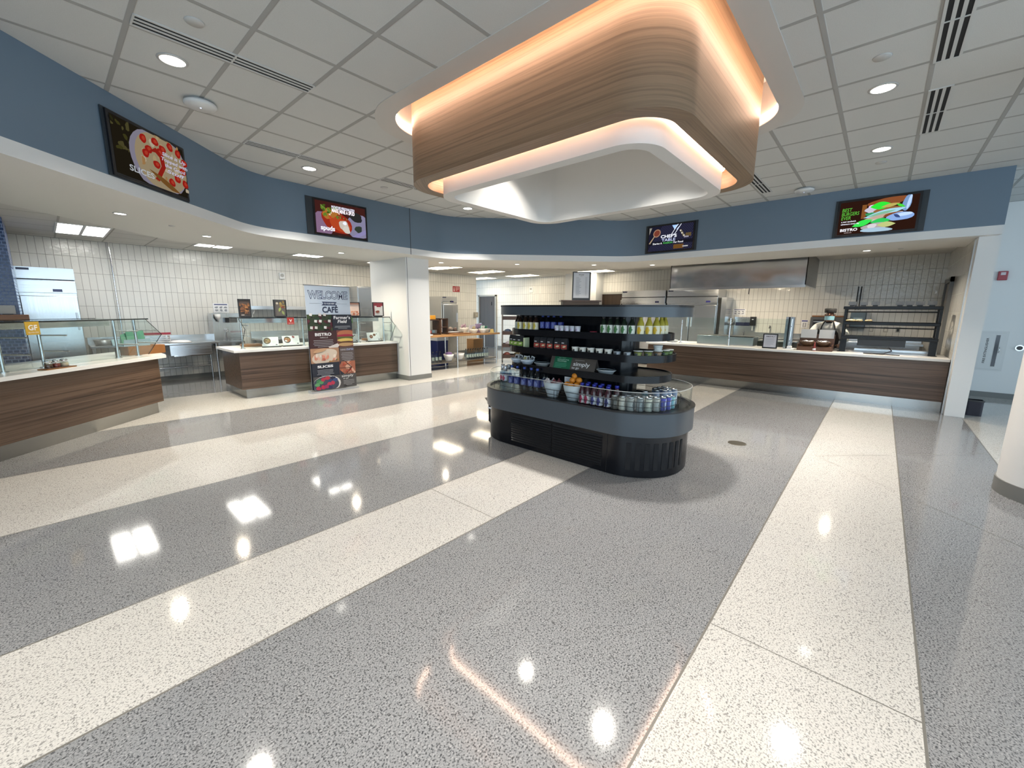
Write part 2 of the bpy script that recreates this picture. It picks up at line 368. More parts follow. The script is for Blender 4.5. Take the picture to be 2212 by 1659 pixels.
# ------------------------------------------------------------------ flat graphics (screens, posters, signs): one mesh, many inks
_txt = {}
def text_mesh(s, bold=0.0, shear=0.0):
    k = (s, bold, shear)
    if k not in _txt:
        cu = bpy.data.curves.new('lettering', 'FONT'); cu.body = s; cu.size = 1.0; cu.offset = bold; cu.shear = shear; cu.resolution_u = 3
        ob = bpy.data.objects.new('lettering', cu); COL.objects.link(ob)
        dg = bpy.context.evaluated_depsgraph_get()
        me = bpy.data.meshes.new_from_object(ob.evaluated_get(dg))
        v = [(p.co.x, p.co.y) for p in me.vertices]; f = [tuple(p.vertices) for p in me.polygons]
        bpy.data.objects.remove(ob); bpy.data.curves.remove(cu); bpy.data.meshes.remove(me)
        xs = [p[0] for p in v]; ys = [p[1] for p in v]
        _txt[k] = (v, f, min(xs), max(xs), min(ys), max(ys))
    return _txt[k]
class Art:
    """u to the right, v up, facing local -y; later layers lie a hair in front of earlier ones"""
    def __init__(s, emit=0.0, y=0.0, rough=0.5):
        s.b = MB(); s.mats = []; s.emit = emit; s.y = y; s.k = 0; s.rough = rough
    def ink(s, col):
        n = ('lit_' if s.emit else 'ink_') + '_'.join('%03d' % round(c * 999) for c in col) + ('' if not s.emit else '_%d' % round(s.emit * 100))
        m = glow(n, col, s.emit) if s.emit else mat(n, col, s.rough)
        if m not in s.mats: s.mats.append(m)
        s.b.m = s.mats.index(m)
        s.k += 1
        return s.y - 0.0006 * s.k
    def poly(s, pts, col):
        y = s.ink(col); s.b.add([(u, y, v) for u, v in pts], [tuple(range(len(pts)))]); return s
    def rect(s, u0, v0, u1, v1, col):
        return s.poly([(u0, v0), (u1, v0), (u1, v1), (u0, v1)], col)
    def blob(s, u, v, ru, rv, col, rot=0.0, n=18, wob=0.0, seed=1, clip=None):
        rnd = random.Random(seed); ph = [rnd.uniform(0, 6.28) for _ in range(3)]
        P = []
        for i in range(n):
            t = 2 * PI * i / n
            k = 1 + wob * (math.sin(2 * t + ph[0]) + 0.7 * math.sin(3 * t + ph[1]) + 0.5 * math.sin(5 * t + ph[2])) / 2
            a, b = ru * k * math.cos(t), rv * k * math.sin(t)
            p = (u + a * math.cos(rot) - b * math.sin(rot), v + a * math.sin(rot) + b * math.cos(rot))
            if clip: p = (min(max(p[0], clip[0]), clip[2]), min(max(p[1], clip[1]), clip[3]))
            P.append(p)
        return s.poly(P, col)
    def leaf(s, u, v, L, w, rot, col, clip=None):
        P = []
        for i in range(9):
            t = i / 8; P.append((L * (t - 0.5), w * math.sin(PI * t)))
        for i in range(7, 0, -1):
            t = i / 8; P.append((L * (t - 0.5), -w * math.sin(PI * t)))
        Q = [(u + a * math.cos(rot) - b * math.sin(rot), v + a * math.sin(rot) + b * math.cos(rot)) for a, b in P]
        if clip: Q = [(min(max(p[0], clip[0]), clip[2]), min(max(p[1], clip[1]), clip[3])) for p in Q]
        return s.poly(Q, col)
    def text(s, t, u, v, h, col, width=None, bold=0.0, shear=0.0, align='c', inner=None):
        vs, fs, x0, x1, y0, y1 = text_mesh(t, bold, shear)
        k = h / 0.73
        kx = k if width is None else width / (x1 - x0)
        w = (x1 - x0) * kx
        du = u - w / 2 if align == 'c' else u
        y = s.ink(col)
        s.b.add([(du + (a - x0) * kx, y, v + b * k) for a, b in vs], fs)
        if inner:                      # outlined lettering: the same glyphs, thinner, in the ground colour
            vs, fs = text_mesh(t, inner[1], shear)[:2]
            y = s.ink(inner[0]); s.b.add([(du + (a - x0) * kx, y, v + b * k) for a, b in vs], fs)
        return s
    def lines(s, u0, u1, v, dv, n, col, h=0.006, align='l', seed=3):
        rnd = random.Random(seed)
        for i in range(n):
            w = (u1 - u0) * (1 if i < n - 1 else 0.6) * rnd.uniform(0.85, 1)
            a = u0 if align == 'l' else (u0 + u1 - w) / 2
            s.rect(a, v - i * dv, a + w, v - i * dv + h, col)
        return s
    def scatter(s, n, box, rr, cols, seed=5, wob=0.3):
        rnd = random.Random(seed)
        for i in range(n):
            r = rnd.uniform(*rr)
            s.blob(rnd.uniform(box[0], box[2]), rnd.uniform(box[1], box[3]), r, r * rnd.uniform(.5, 1), rnd.choice(cols), rnd.uniform(0, 3), 10, wob, rnd.randint(0, 999), clip=box)
        return s
    def build(s, name, parent):
        o = s.b.build(name, s.mats, parent)
        # keep every face turned towards the reader
        me = o.data; bm = bmesh.new(); bm.from_mesh(me)
        for f in bm.faces:
            if f.normal.y > 0: f.normal_flip()
        bm.to_mesh(me); bm.free()
        return o

# ------------------------------------------------------------------ room shell
ZC, ZK, ZS = 3.504, 2.77, 2.63           # hall ceiling, kitchen ceiling, soffit underside
# plan path of the blue bulkhead with its three rounded bends
def fillet(pts, r, n=10):
    out = [pts[0]]
    for i in range(1, len(pts) - 1):
        a, b, c = Vector(pts[i - 1]), Vector(pts[i]), Vector(pts[i + 1])
        d0, d1 = (b - a).normalized(), (c - b).normalized()
        ang = d0.angle_signed(d1); t = r * math.tan(abs(ang) / 2)
        p, q = b - d0 * t, b + d1 * t
        for k in range(n + 1):
            u = k / n
            out.append(tuple(p * (1 - u) ** 2 + b * 2 * u * (1 - u) + q * u * u))
    out.append(pts[-1]); return out
PATH = fillet([(-4.2, 0.75), (2.25, 7.2), (6.05, 7.2), (8.88, 4.37), (8.88, -1.10)], 1.0)
EDGE = fillet([(-5.42, 1.95), (1.58, 8.95), (6.63, 8.95), (10.20, 5.38), (10.20, -0.9)], 0.2)

# floor: terrazzo bands along x with thin metal divider strips
T_LIGHT = terrazzo('terrazzo_cream', (0.50, 0.488, 0.462), (0.26, 0.255, 0.245), (0.58, 0.57, 0.545))
T_GREY = terrazzo('terrazzo_grey', (0.222, 0.228, 0.236), (0.062, 0.065, 0.07), (0.36, 0.36, 0.36))
T_LINE = mat('terrazzo_divider', (0.14, 0.135, 0.12), 0.35)
fb = MB()
X0, X1 = -6.0, 14.6
bands = [(-9.0, -1.09, 0), (-1.09, -0.31, 1), (-0.31, 0.46, 0), (0.46, 1.995, 1), (1.995, 2.762, 0), (2.762, 4.29, 1), (4.29, 5.81, 0), (5.81, 7.2, 1), (7.2, 9.05, 0), (9.05, 15.0, 1)]
for y0, y1, k in bands:
    fb.m = k
    fb.quad((X0, y0 + 0.005, 0), (X1, y0 + 0.005, 0), (X1, y1 - 0.005, 0), (X0, y1 - 0.005, 0))
    fb.m = 2
    fb.quad((X0, y1 - 0.005, 0), (X1, y1 - 0.005, 0), (X1, y1 + 0.005, 0), (X0, y1 + 0.005, 0))
for (a, b) in (((2.05, 4.295), (2.05, 5.805)), ((2.06, 2.0), (2.06, 2.757)), ((2.034, -0.305), (2.034, 0.455)), ((5.421, 0.35), (6.93, -1.165)), ((5.421, 0.35), (3.9, -1.17)), ((6.3, 7.44), (5.34, 6.82))):
    d = (Vector(b) - Vector(a)).normalized(); nrm = Vector((-d.y, d.x)) * 0.0025
    fb.quad((a[0] - nrm.x, a[1] - nrm.y, 0.0006), (b[0] - nrm.x, b[1] - nrm.y, 0.0006), (b[0] + nrm.x, b[1] + nrm.y, 0.0006), (a[0] + nrm.x, a[1] + nrm.y, 0.0006))
fb.m = 2; fb.box(X0, -9, -0.2, X1, 15, -0.004)
struct(fb.build('floor', [T_LIGHT, T_GREY, T_LINE]))

# hall ceiling with the opening for the canopy
CX, CY = 4.015, 2.63
ACT = acoustic('acoustic_tile', (0.60, 0.61, 0.60), (0.36, 0.36, 0.35), 0.6447, 0.5549)  # dark line paints the tees together with shading in the tile reveals
bm = bmesh.new()
def loop(pts, z):
    vs = [bm.verts.new((x, y, z)) for x, y in pts]
    return [bm.edges.new((vs[i], vs[(i + 1) % len(vs)])) for i in range(len(vs))]
e = loop([(-6, -9), (12, -9), (12, 7.7), (-6, 7.7)], ZC) + loop(rrect(1.605, 1.84, 0.7, 12, CX, CY), ZC)
bmesh.ops.triangle_fill(bm, edges=e, use_beauty=True, use_dissolve=False)
for f in bm.faces:
    if f.normal.z > 0: f.normal_flip()
me = bpy.data.meshes.new('ceiling'); bm.to_mesh(me); bm.free(); me.materials.append(ACT)
o = bpy.data.objects.new('ceiling', me); COL.objects.link(o); struct(o)

# bulkhead: blue band, white edge, plaster underside, and the lower kitchen ceiling behind it
SOFF = mat('white_soffit_plaster', (0.74, 0.73, 0.70), 0.6)
kb = MB(); kb.m = 0; kb.wall(PATH, 2.75, ZC)
struct(kb.build('wall_bulkhead', [BLUE]))
kb = MB(); kb.wall(PATH, ZS, 2.75)
struct(kb.build('trim_1', [WHITE]))
kb = MB()
def resample(path, n):
    L = [0.0]
    for a, b in zip(path, path[1:]): L.append(L[-1] + math.dist(a, b))
    out = []
    for i in range(n):
        t = L[-1] * i / (n - 1); j = max(k for k in range(len(L)) if L[k] <= t + 1e-9); j = min(j, len(path) - 2)
        u = (t - L[j]) / max(1e-9, L[j + 1] - L[j]); out.append((path[j][0] + u * (path[j + 1][0] - path[j][0]), path[j][1] + u * (path[j + 1][1] - path[j][1])))
    return out
PA, PB = PATH, None
# strip between the two paths: both have the same number of points per bend
n = len(PATH)
vs = [(x, y, ZS) for x, y in PATH] + [(x, y, ZS) for x, y in EDGE]
kb.add(vs, [(i, i + 1, n + i + 1, n + i) for i in range(n - 1)])
kb.wall(EDGE, ZS, ZK)
struct(kb.build('ceiling_soffit', [SOFF]))
ACT2 = acoustic('kitchen_acoustic_tile', (0.70, 0.69, 0.66), (0.42, 0.42, 0.40), 0.31, 9.165, 0.6096, 0.024)
kb = MB(); m_ = len(EDGE)
kb.add([(x, y, ZK) for x, y in EDGE] + [(14.6, -0.9, ZK), (14.6, 15.0, ZK), (-5.42, 15.0, ZK)], [tuple(range(m_ + 3))])
struct(kb.build('ceiling_kitchen', [ACT2]))
kb = MB(); kb.box(10.2, -0.9, ZK - .004, 12.4, 5.0, ZK - .001)
struct(kb.build('ceiling_chef_kitchen', [SOFF]))
# expansion joint down the bulkhead over the square column
kb = MB(); kb.box(5.035, 7.194, ZS, 5.045, 7.2, ZC)
struct(kb.build('trim_2', [mat('dark_joint', (0.05, 0.06, 0.07), 0.7)]))

# tiled kitchen walls
TCOL, TGR = (0.78, 0.765, 0.72), (0.34, 0.33, 0.31)
TX = tiles('wall_tile_x', 'X', TCOL, TGR, 0.100, 0.302, ox=0.04)
TY = tiles('wall_tile_y', 'Y', TCOL, TGR, 0.100, 0.302, ox=0.02)
TYB = tiles('wall_tile_big', 'X', TCOL, TGR, 0.302, 0.302, ox=0.1)
PIPE = CHROME
kb = MB(); kb.box(-5.4, 11.3, 0, 10.72, 11.5, ZC)
struct(kb.build('wall_north', [TX]))
kb = MB(); kb.box(12.4, -1.1, 0, 12.6, 15.0, ZC)
struct(kb.build('wall_east', [TY]))
kb = MB(); kb.box(10.5, 14.9, 0, 12.6, 15.1, ZC)
struct(kb.build('wall_corridor_end', [WHITE]))
kb = MB(); kb.box(-5.6, 1.9, 0, -5.4, 11.5, ZC)
struct(kb.build('wall_west_kitchen', [TY]))
# partition between chef kitchen and the side corridor; its end is the white pier beside the counter
kb = MB(); kb.m = 0; kb.box(9.03, -1.115, 0, 12.4, -0.90, ZC)
struct(kb.build('wall_pier', [WHITE]))
kb = MB(); kb.box(9.22, -0.90, 0, 12.4, -0.888, ZS + .14)
struct(kb.build('wall_kitchen_side', [TYB]))
kb = MB(); kb.box(9.215, -0.90, 0, 9.225, -0.884, ZS)
struct(kb.build('trim_3', [STEEL]))
# side corridor wall and hall walls out of the frame
kb = MB(); kb.box(11.65, -9, 0, 11.85, -1.116, ZC)
struct(kb.build('wall_corridor', [WHITE]))
kb = MB(); kb.box(11.635, -9, 0, 11.65, -1.116, 0.10)
struct(kb.build('baseboard_corridor', [GREYBASE]))
kb = MB(); kb.box(-5.4, 11.285, 0, 10.72, 11.3, 0.10)
struct(kb.build('baseboard_north', [GREYBASE]))
kb = MB(); kb.box(12.385, -0.88, 0, 12.4, 11.8, 0.10)
struct(kb.build('baseboard_east', [GREYBASE]))
# hall window walls behind the camera: sill, head and posts, open daylight between
FRAME = mat('window_frame_grey', (0.30, 0.31, 0.32), 0.4)
wn = 1
kb = MB(); kb.box(-6.2, -9, 0, -6, 6.9, 0.15); kb.box(-6.2, -9, 3.35, -6, 6.9, ZC); kb.box(-6.2, 6.7, 0, -6, 11.5, ZC)
struct(kb.build('wall_hall_west', [WHITE]))
kb = MB(); kb.box(-6.2, -9.2, 0, 12, -9, 0.15); kb.box(-6.2, -9.2, 3.35, 12, -9, ZC); kb.box(9.75, -9.2, 0, 12, -9, ZC)
struct(kb.build('wall_hall_south', [WHITE]))
for i in range(6):
    kb = MB(); y = -8.9 + i * 2.6; kb.box(-6.12, y - .04, .15, -6.02, y + .04, 3.35); kb.box(-6.12, y, .15, -6.02, y + 2.6, .21); kb.box(-6.12, y, 2.3, -6.02, y + 2.6, 2.36)
    struct(kb.build('window_%d' % wn, [FRAME])); wn += 1
for i in range(6):
    kb = MB(); x = -5.9 + i * 2.6; kb.box(x - .04, -9.12, .15, x + .04, -9.02, 3.35); kb.box(x, -9.12, .15, x + 2.6, -9.02, .21); kb.box(x, -9.12, 2.3, x + 2.6, -9.02, 2.36)
    struct(kb.build('window_%d' % wn, [FRAME])); wn += 1
# square column
kb = MB(); kb.m = 0; kb.box(5.20, 7.64, 0, 5.80, 9.07, ZS + .02)
kb.m = 2; kb.box(5.234, 7.635, .10, 5.240, 7.64, ZS)
kb.m = 1; kb.box(5.19, 7.63, 0, 5.81, 9.08, 0.10)
struct(kb.build('column_square', [WHITE, GREYBASE, mat('dark_joint', (0.05, 0.06, 0.07), 0.7)]))
kb = MB(); kb.m = 0; kb.cyl((5.47, -1.33, 0), (5.47, -1.33, ZC), 0.39, n=48); kb.m = 1; kb.cyl((5.47, -1.33, 0), (5.47, -1.33, 0.125), 0.40, n=48)
struct(kb.build('column_round', [WHITE, GREYBASE]))
kb = MB(); kb.box(11.95, 7.0, 0, 12.4, 8.2, ZK)
struct(kb.build('column_chase', [WHITE]))
# doors
DOORB = wood('dark_door_wood', [(0.3, (0.020, 0.011, 0.006)), (0.6, (0.045, 0.026, 0.015)), (0.8, (0.03, 0.018, 0.01))], 'Z')
DFR = mat('door_frame_grey', (0.36, 0.36, 0.34), 0.4)
def door(num, y0, y1, ztop, window):
    r = thing('door_%d' % num, 'dark', 'door', (12.4, (y0 + y1) / 2, 0)); r['kind'] = 'structure'; del r['label']; del r['category']
    w = (y1 - y0) / 2
    f = MB(); f.box(-.06, -w, 0, 0, -w + .06, ztop); f.box(-.06, w - .06, 0, 0, w, ztop); f.box(-.06, -w, ztop - .06, 0, w, ztop)
    f.build('door_frame', DFR, r)
    MB().box(-.03, -w + .06, 0.01, -.005, w - .06, ztop - .06).build('door_leaf', DOORB, r)
    h = MB(); h.cyl((-.03, w - .14, 1.0), (-.09, w - .14, 1.0), .012); h.cyl((-.09, w - .14, 1.0), (-.09, w - .26, 1.0), .010); h.build('door_handle', CHROME, r)
    if window:
        MB().box(-.04, -w + .14, 1.25, -.028, -w + .28, 1.9).build('vision_frame', DFR, r)
        MB().box(-.044, -w + .16, 1.28, -.03, -w + .26, 1.87).build('vision_pane', mat('dark_pane', (.06, .05, .04), .1), r)
door(1, 11.86, 12.9, 2.17, False)
door(2, 6.05, 7.17, 2.15, True)
# steel door frame in the kitchen side wall
r = bpy.data.objects.new('door_3', None); COL.objects.link(r); r.location = (11.3, -0.888, 0); struct(r)
f = MB(); f.box(-.45, 0, 0, -.36, .05, 2.2); f.box(.36, 0, 0, .45, .05, 2.2); f.box(-.45, 0, 2.11, .45, .05, 2.2); f.build('door_frame', mat('door_frame_dark', (.13, .13, .125), .35), r)
MB().box(-.36, 0, .01, .36, .02, 2.11).build('door_leaf', mat('grey_door_paint', (.30, .30, .29), .4), r)

# ------------------------------------------------------------------ lit canopy hanging through the hall ceiling
OAK = wood('oak_veneer', [(0.2, (0.19, 0.115, 0.066)), (0.42, (0.30, 0.195, 0.118)), (0.6, (0.36, 0.24, 0.15)), (0.8, (0.235, 0.145, 0.085))], 'X', 1.0, 0.45, 30)
def oak_band():
    # grain follows the band: bake the run length into the object's own second axis via a wrapped texture
    m, nt, out = _new('oak_band')
    b = nt.nodes.new('ShaderNodeBsdfPrincipled'); nt.links.new(b.outputs[0], out.inputs[0]); b.inputs['Roughness'].default_value = 0.45
    uv = nt.nodes.new('ShaderNodeUVMap'); uv.uv_map = 'run'
    mp = nt.nodes.new('ShaderNodeMapping'); mp.inputs['Scale'].default_value = (0.55, 42, 1); nt.links.new(uv.outputs[0], mp.inputs[0])
    no = nt.nodes.new('ShaderNodeTexNoise'); no.inputs['Scale'].default_value = 1.0; no.inputs['Detail'].default_value = 6; no.inputs['Roughness'].default_value = 0.65; no.inputs['Distortion'].default_value = 0.5
    nt.links.new(mp.outputs[0], no.inputs['Vector'])
    r = ramp(nt, [(0.28, (0.105, 0.066, 0.037)), (0.45, (0.185, 0.122, 0.073)), (0.58, (0.235, 0.158, 0.097)), (0.75, (0.135, 0.086, 0.05))])
    nt.links.new(no.outputs['Fac'], r.inputs[0]); nt.links.new(r.outputs[0], b.inputs['Base Color'])
    return m
OAKB = oak_band()
PLASTER = mat('canopy_white_plaster', (0.78, 0.77, 0.75), 0.55)
LEDC = (1.0, 0.66, 0.48)
LED = glow('warm_led_strip', LEDC, 46.0)
ZW, ZI, ZT = 2.87, 2.765, 3.92
cn = thing('ceiling_canopy', 'large rounded oak-veneer ceiling canopy with peach cove light above the drinks island', 'ceiling light', (CX, CY, ZC))
def R(g, r, n=14): return rrect(1.40 - g, 1.64 - g, r, n)
k = MB(); k.ring(R(-.205, .70), R(0, .50), -0.006, 0.0); k.build('collar', mat('canopy_collar_grey', (0.56, 0.55, 0.53), 0.6), cn)
k = MB(); k.wall(R(0, .50), 0.0, ZT - ZC, True); k.add([(x, y, ZT - ZC) for x, y in R(0, .5)], [tuple(range(len(R(0, .5))))])
k.build('cove', PLASTER, cn)
# oak ring
ro, ri = R(.14, .42), R(.285, .29)
k = MB(); k.ring(ro, ri, ZW - ZC, ZT - ZC - .1, True)
wr = k.build('oak_ring', OAKB, cn)
me = wr.data
uvl = me.uv_layers.new(name='run')
run = [0.0]
for i in range(len(ro)): a = ro[i]; b = ro[(i + 1) % len(ro)]; run.append(run[-1] + math.dist(a, b))
nr = len(ro)
for p in me.polygons:
    idx = [me.loops[l].vertex_index % nr for l in p.loop_indices]
    wrap = max(idx) - min(idx) > 2
    for l in p.loop_indices:
        vi = me.loops[l].vertex_index; i = vi % nr
        u = run[nr] if (wrap and i == 0) else run[i]
        co = me.vertices[vi].co
        d = math.hypot(co.x, co.y)
        uvl.data[l].uv = (u, co.z + (0.0 if abs(p.normal.z) < .5 else d))
k = MB(); k.ring(R(.40, .30), R(.52, .18), ZI - ZC, ZT - ZC, True); k.build('inner_box', PLASTER, cn)
k = MB(); k.add([(x, y, ZT - ZC - .25) for x, y in R(.51, .19)], [tuple(range(len(R(.51, .19))))]); k.build('recess_top', PLASTER, cn)
# LED strips: on the outer trough wall, and at the top of the gap between oak ring and inner box
k = MB(); k.ring(R(.002, .498), R(.014, .486), 0.05, 0.068); k.build('led_strip', LED, cn)
k = MB(); k.ring(R(.375, .325), R(.385, .315), ZW - ZC + .12, ZW - ZC + .14); k.build('led_strip', LED, cn)

# ------------------------------------------------------------------ recessed downlights and other ceiling devices
LENS = glow('downlight_lens', (1.0, 0.95, 0.86), 9.0)
TRIMR = mat('downlight_trim', (0.55, 0.55, 0.54), 0.35, 0.3)
def disc_light(parent, energy, size, col=(1.0, 0.93, 0.84), spread=120, z=-0.02):
    l = bpy.data.lights.new('lamp_light', 'AREA'); l.shape = 'DISK'; l.size = size; l.energy = energy; l.color = col; l.spread = math.radians(spread)
    o = bpy.data.objects.new('lamp_light', l); COL.objects.link(o); o.parent = parent; o.location = (0, 0, z)
def downlight_geo(r_):
    t = thing('recessed_downlight', 'x', 'downlight')
    k = MB(); k.lathe([(r_ * 1.22, 0.0), (r_ * 1.2, -.006), (r_, -.008), (r_ * .98, 0.0)], n=28); k.build('trim_ring', TRIMR, t)
    k = MB(); k.lathe([(0, -.0045), (r_ * .99, -.0045)], n=28); k.build('lens', LENS, t)
    return t
def lights_at(proto, items, z, energy, size, spread, group, col=(1.0, 0.93, 0.84)):
    first = True
    for x, y, lab in items:
        if first: o = proto; o.location = (x, y, z); o['label'] = lab; o['group'] = group; first = False
        else: o = dup(proto, (x, y, z), 0, lab, group)
        disc_light(o, energy, size, col, spread)
lights_at(downlight_geo(0.085), [
    (0.95, 4.525, 'round recessed downlight between the long vent and the ceiling access point, upper left'),
    (2.77, 6.33, 'round recessed downlight beside the middle slot vent above the spuds screen'),
    (5.78, 6.32, 'small round recessed downlight below the far tip of the oak canopy'),
    (5.19, 0.24, 'round recessed downlight right of the canopy, nearer of the two lit ones'),
    (7.01, 0.25, 'round recessed downlight right of the canopy, farther of the two lit ones'),
    (0.95, 0.85, 'round recessed downlight in the hall ceiling behind the viewer, left one'),
    (1.5, -2.0, 'round recessed downlight in the hall ceiling behind the viewer, right one'),
    (-1.5, 2.7, 'round recessed downlight in the hall ceiling behind the viewer, far left one'),
    (-1.5, -1.5, 'round recessed downlight in the hall ceiling behind the viewer, rearmost one'),
], ZC, 21, 0.16, 100, 'recessed downlights in the hall ceiling')
lights_at(downlight_geo(0.075), [(4.03, 3.25, 'recessed spotlight inside the canopy recess, farther of the pair'), (4.05, 2.0, 'recessed spotlight inside the canopy recess, nearer of the pair')],
          ZT - .252, 22, 0.13, 95, 'spotlights inside the canopy recess')
lights_at(downlight_geo(0.055), [
    (0.75, 6.85, 'small downlight in the white soffit below the pizza screen'),
    (1.82, 7.90, 'small downlight in the white soffit between the pizza screen and the spuds screen'),
    (4.03, 8.08, 'small downlight in the white soffit beside the square column, above the middle counter'),
    (6.31, 7.83, 'small downlight in the white soffit just right of the square column'),
    (7.64, 6.64, 'small downlight in the white soffit above the far left end of the drinks island top'),
    (8.87, 5.28, 'small downlight in the white soffit above the paper menu board'),
    (9.70, 4.20, 'small downlight in the white soffit just left of the steel hood'),
    (9.77, 0.34, 'small downlight in the white soffit above the black warming rack'),
], ZS, 19, 0.10, 140, 'small downlights in the white soffit', (1.0, 0.88, 0.70))
# troffers in the kitchen ceiling
TROF = glow('troffer_lens_warm', (1.0, 0.86, 0.64), 12.0)
TROFN = glow('troffer_lens_neutral', (1.0, 0.97, 0.90), 12.0)
def troffer(TROF=TROF):
    t = thing('troffer_light', 'x', 'ceiling light')
    k = MB(); k.box(-.305, -.61, -.012, .305, -.585, 0); k.box(-.305, .585, -.012, .305, .61, 0); k.box(-.305, -.585, -.012, -.28, .585, 0); k.box(.28, -.585, -.012, .305, .585, 0); k.box(-.02, -.585, -.012, .02, .585, 0)
    k.build('frame', WHITE, t)
    k = MB(); k.box(-.28, -.585, -.008, -.02, .585, -.004); k.build('lens', TROF, t)
    k = MB(); k.box(.02, -.585, -.008, .28, .585, -.004); k.build('lens', TROF, t)
    return t
tp = troffer(TROFN); tw = None
for i, (x, y, lab) in enumerate([
    (0.59, 9.85, 'two-lens ceiling panel light nearest the left edge, above the steel fridge'),
    (2.44, 9.80, 'ceiling panel light above the steel prep table, second from left'),
    (4.28, 9.80, 'ceiling panel light above the welcome banner, third from left'),
    (6.15, 9.80, 'ceiling panel light hidden behind the square column'),
    (7.98, 9.85, 'long ceiling panel light just right of the square column'),
    (9.70, 9.75, 'long ceiling panel light above the bowls of packets on the butcher-block table'),
    (11.50, 9.75, 'long ceiling panel light above the left end of the drinks island top'),
    (11.50, 11.85, 'short ceiling panel light in front of the corridor with the dark door'),
    (11.60, 6.9, 'long ceiling panel light just above the paper menu board'),
    (11.60, 3.0, 'added ceiling panel light out of sight above the steel hood'),  # unseen panel added to light the chef kitchen
]):
    if i == 0: o = tp; o.location = (x, y, ZK); o['label'] = lab; o['group'] = 'panel lights in the kitchen ceiling'
    elif x < 6: o = dup(tp, (x, y, ZK), 0, lab, 'panel lights in the kitchen ceiling')
    elif tw is None: o = tw = troffer(); o.location = (x, y, ZK); o['label'] = lab; o['group'] = 'panel lights in the kitchen ceiling'
    else: o = dup(tw, (x, y, ZK), 0, lab, 'panel lights in the kitchen ceiling')
# flush discs: sprinkler covers
k = MB(); k.lathe([(0, -.008), (.055, -.008), (.06, 0)], n=24)
sp = tag(k.build('sprinkler_cover', mat('sprinkler_cover_grey', (0.50, 0.50, 0.49), 0.5)), 'x', 'sprinkler cover', 'flush sprinkler covers')
for i, (x, y, z, lab) in enumerate([
    (0.957, 3.833, ZC, 'flush grey sprinkler cover above the long slot vent, upper left'),
    (4.588, 0.245, ZC, 'flush grey sprinkler cover right of the canopy, nearer of the two'),
    (7.606, 0.258, ZC, 'flush grey sprinkler cover right of the canopy, farther of the two'),
    (3.963, 6.338, ZC, 'flush grey sprinkler cover left of the canopy tip under a slot vent'),
    (1.30, 7.30, ZS, 'small dark sprinkler cover in the soffit below the pizza screen'),
    (9.85, -0.10, ZS, 'small dark sprinkler cover in the soffit above the warming rack')]):
    if i == 0: o = sp
    else: o = sp.copy(); COL.objects.link(o)
    o.location = (x, y, z); o['label'] = lab
    if z == ZS: o.scale = (.6, .6, 1)
# wifi access points
def access_point():
    t = thing('access_point', 'x', 'access point')
    k = MB(); k.lathe([(.09, 0), (.09, -.018), (.13, -.02), (.135, -.035), (.12, -.052), (0, -.058)], n=32); k.build('housing', mat('access_point_white', (.66, .67, .67), .4), t)
    k = MB(); k.lathe([(0, -.0605), (.006, -.0605), (.006, -.056)], n=10); k.build('status_light', glow('status_led', (.55, .65, 1.0), 3.0), t)
    return t
ap = access_point(); ap.location = (1.264, 5.174, ZC); ap['label'] = 'round white wireless access point on the ceiling above the pizza screen'; ap['group'] = 'wireless access points'
dup(ap, (8.361, 1.178, ZC), 0, 'round white wireless access point on the ceiling beside the burger screen', 'wireless access points')
# slot diffusers; built along local x
def slot_vent(L):
    t = thing('slot_vent', 'x', 'air vent', (0, 0, 0), 0, 'slot vents in the hall ceiling')
    w = .16
    k = MB(); k.box(-L / 2, -w / 2, -.008, L / 2, -w / 2 + .018, -.001); k.box(-L / 2, w / 2 - .018, -.008, L / 2, w / 2, -.001)
    for y in (-.023, .023): k.box(-L / 2, y - .011, -.007, L / 2, y + .011, -.001)
    for x in (-L / 2, -.006, L / 2 - .012): k.box(x, -w / 2, -.009, x + .012, w / 2, -.0005)
    k.build('frame', mat('vent_white', (.56, .57, .56), .5), t)
    for y in (-.047, 0, .047):
        MB().box(-L / 2 + .01, y - .0155, -.004, L / 2 - .01, y + .0155, -.0008).build('slot', DARKGAP, t)
    return t
v = slot_vent(1.22); v.location = (1.268, 4.12, ZC); v['label'] = 'long black slot vent in the ceiling, the nearest one at upper left'
dup(v, (2.47, 5.945, ZC), 0, 'black slot vent in the ceiling between the pizza screen and the canopy')
dup(v, (4.29, 5.945, ZC), 0, 'black slot vent partly hidden by the left tip of the canopy')
dup(v, (7.62, 1.68, ZC), 0, 'black slot vent just right of the canopy tip')
dup(v, (4.34, -.135, ZC), 0, 'wide black slot vent at the upper right, the nearer of two')
dup(v, (6.11, -.145, ZC), 0, 'wide black slot vent at the upper right, the farther of two')

# ------------------------------------------------------------------ wall screens on the bulkhead
BEZ = mat('screen_bezel_black', (0.010, 0.010, 0.013), 0.25)
def screen(loc, rz, label, w=1.06, h=0.58, gap_l=0.10, gap_r=0.02, E=0.86):
    """recessed display: black housing, side gaps of the wall niche, lit picture"""
    t = thing('wall_screen', label, 'screen', loc, rz, 'menu screens on the blue bulkhead')
    k = MB(); k.box(-w / 2, -.012, 0, w / 2, .0, h); k.build('niche', mat('screen_niche', (.025, .035, .045), .5), t)
    x0, x1 = -w / 2 + gap_l, w / 2 - gap_r
    k = MB(); k.box(x0, -.03, 0.01, x1, -.008, h - .01); k.build('housing', BEZ, t, bevel=.003)
    return t, Art(E, -.031), x0 + .03, x1 - .03, .04, h - .04
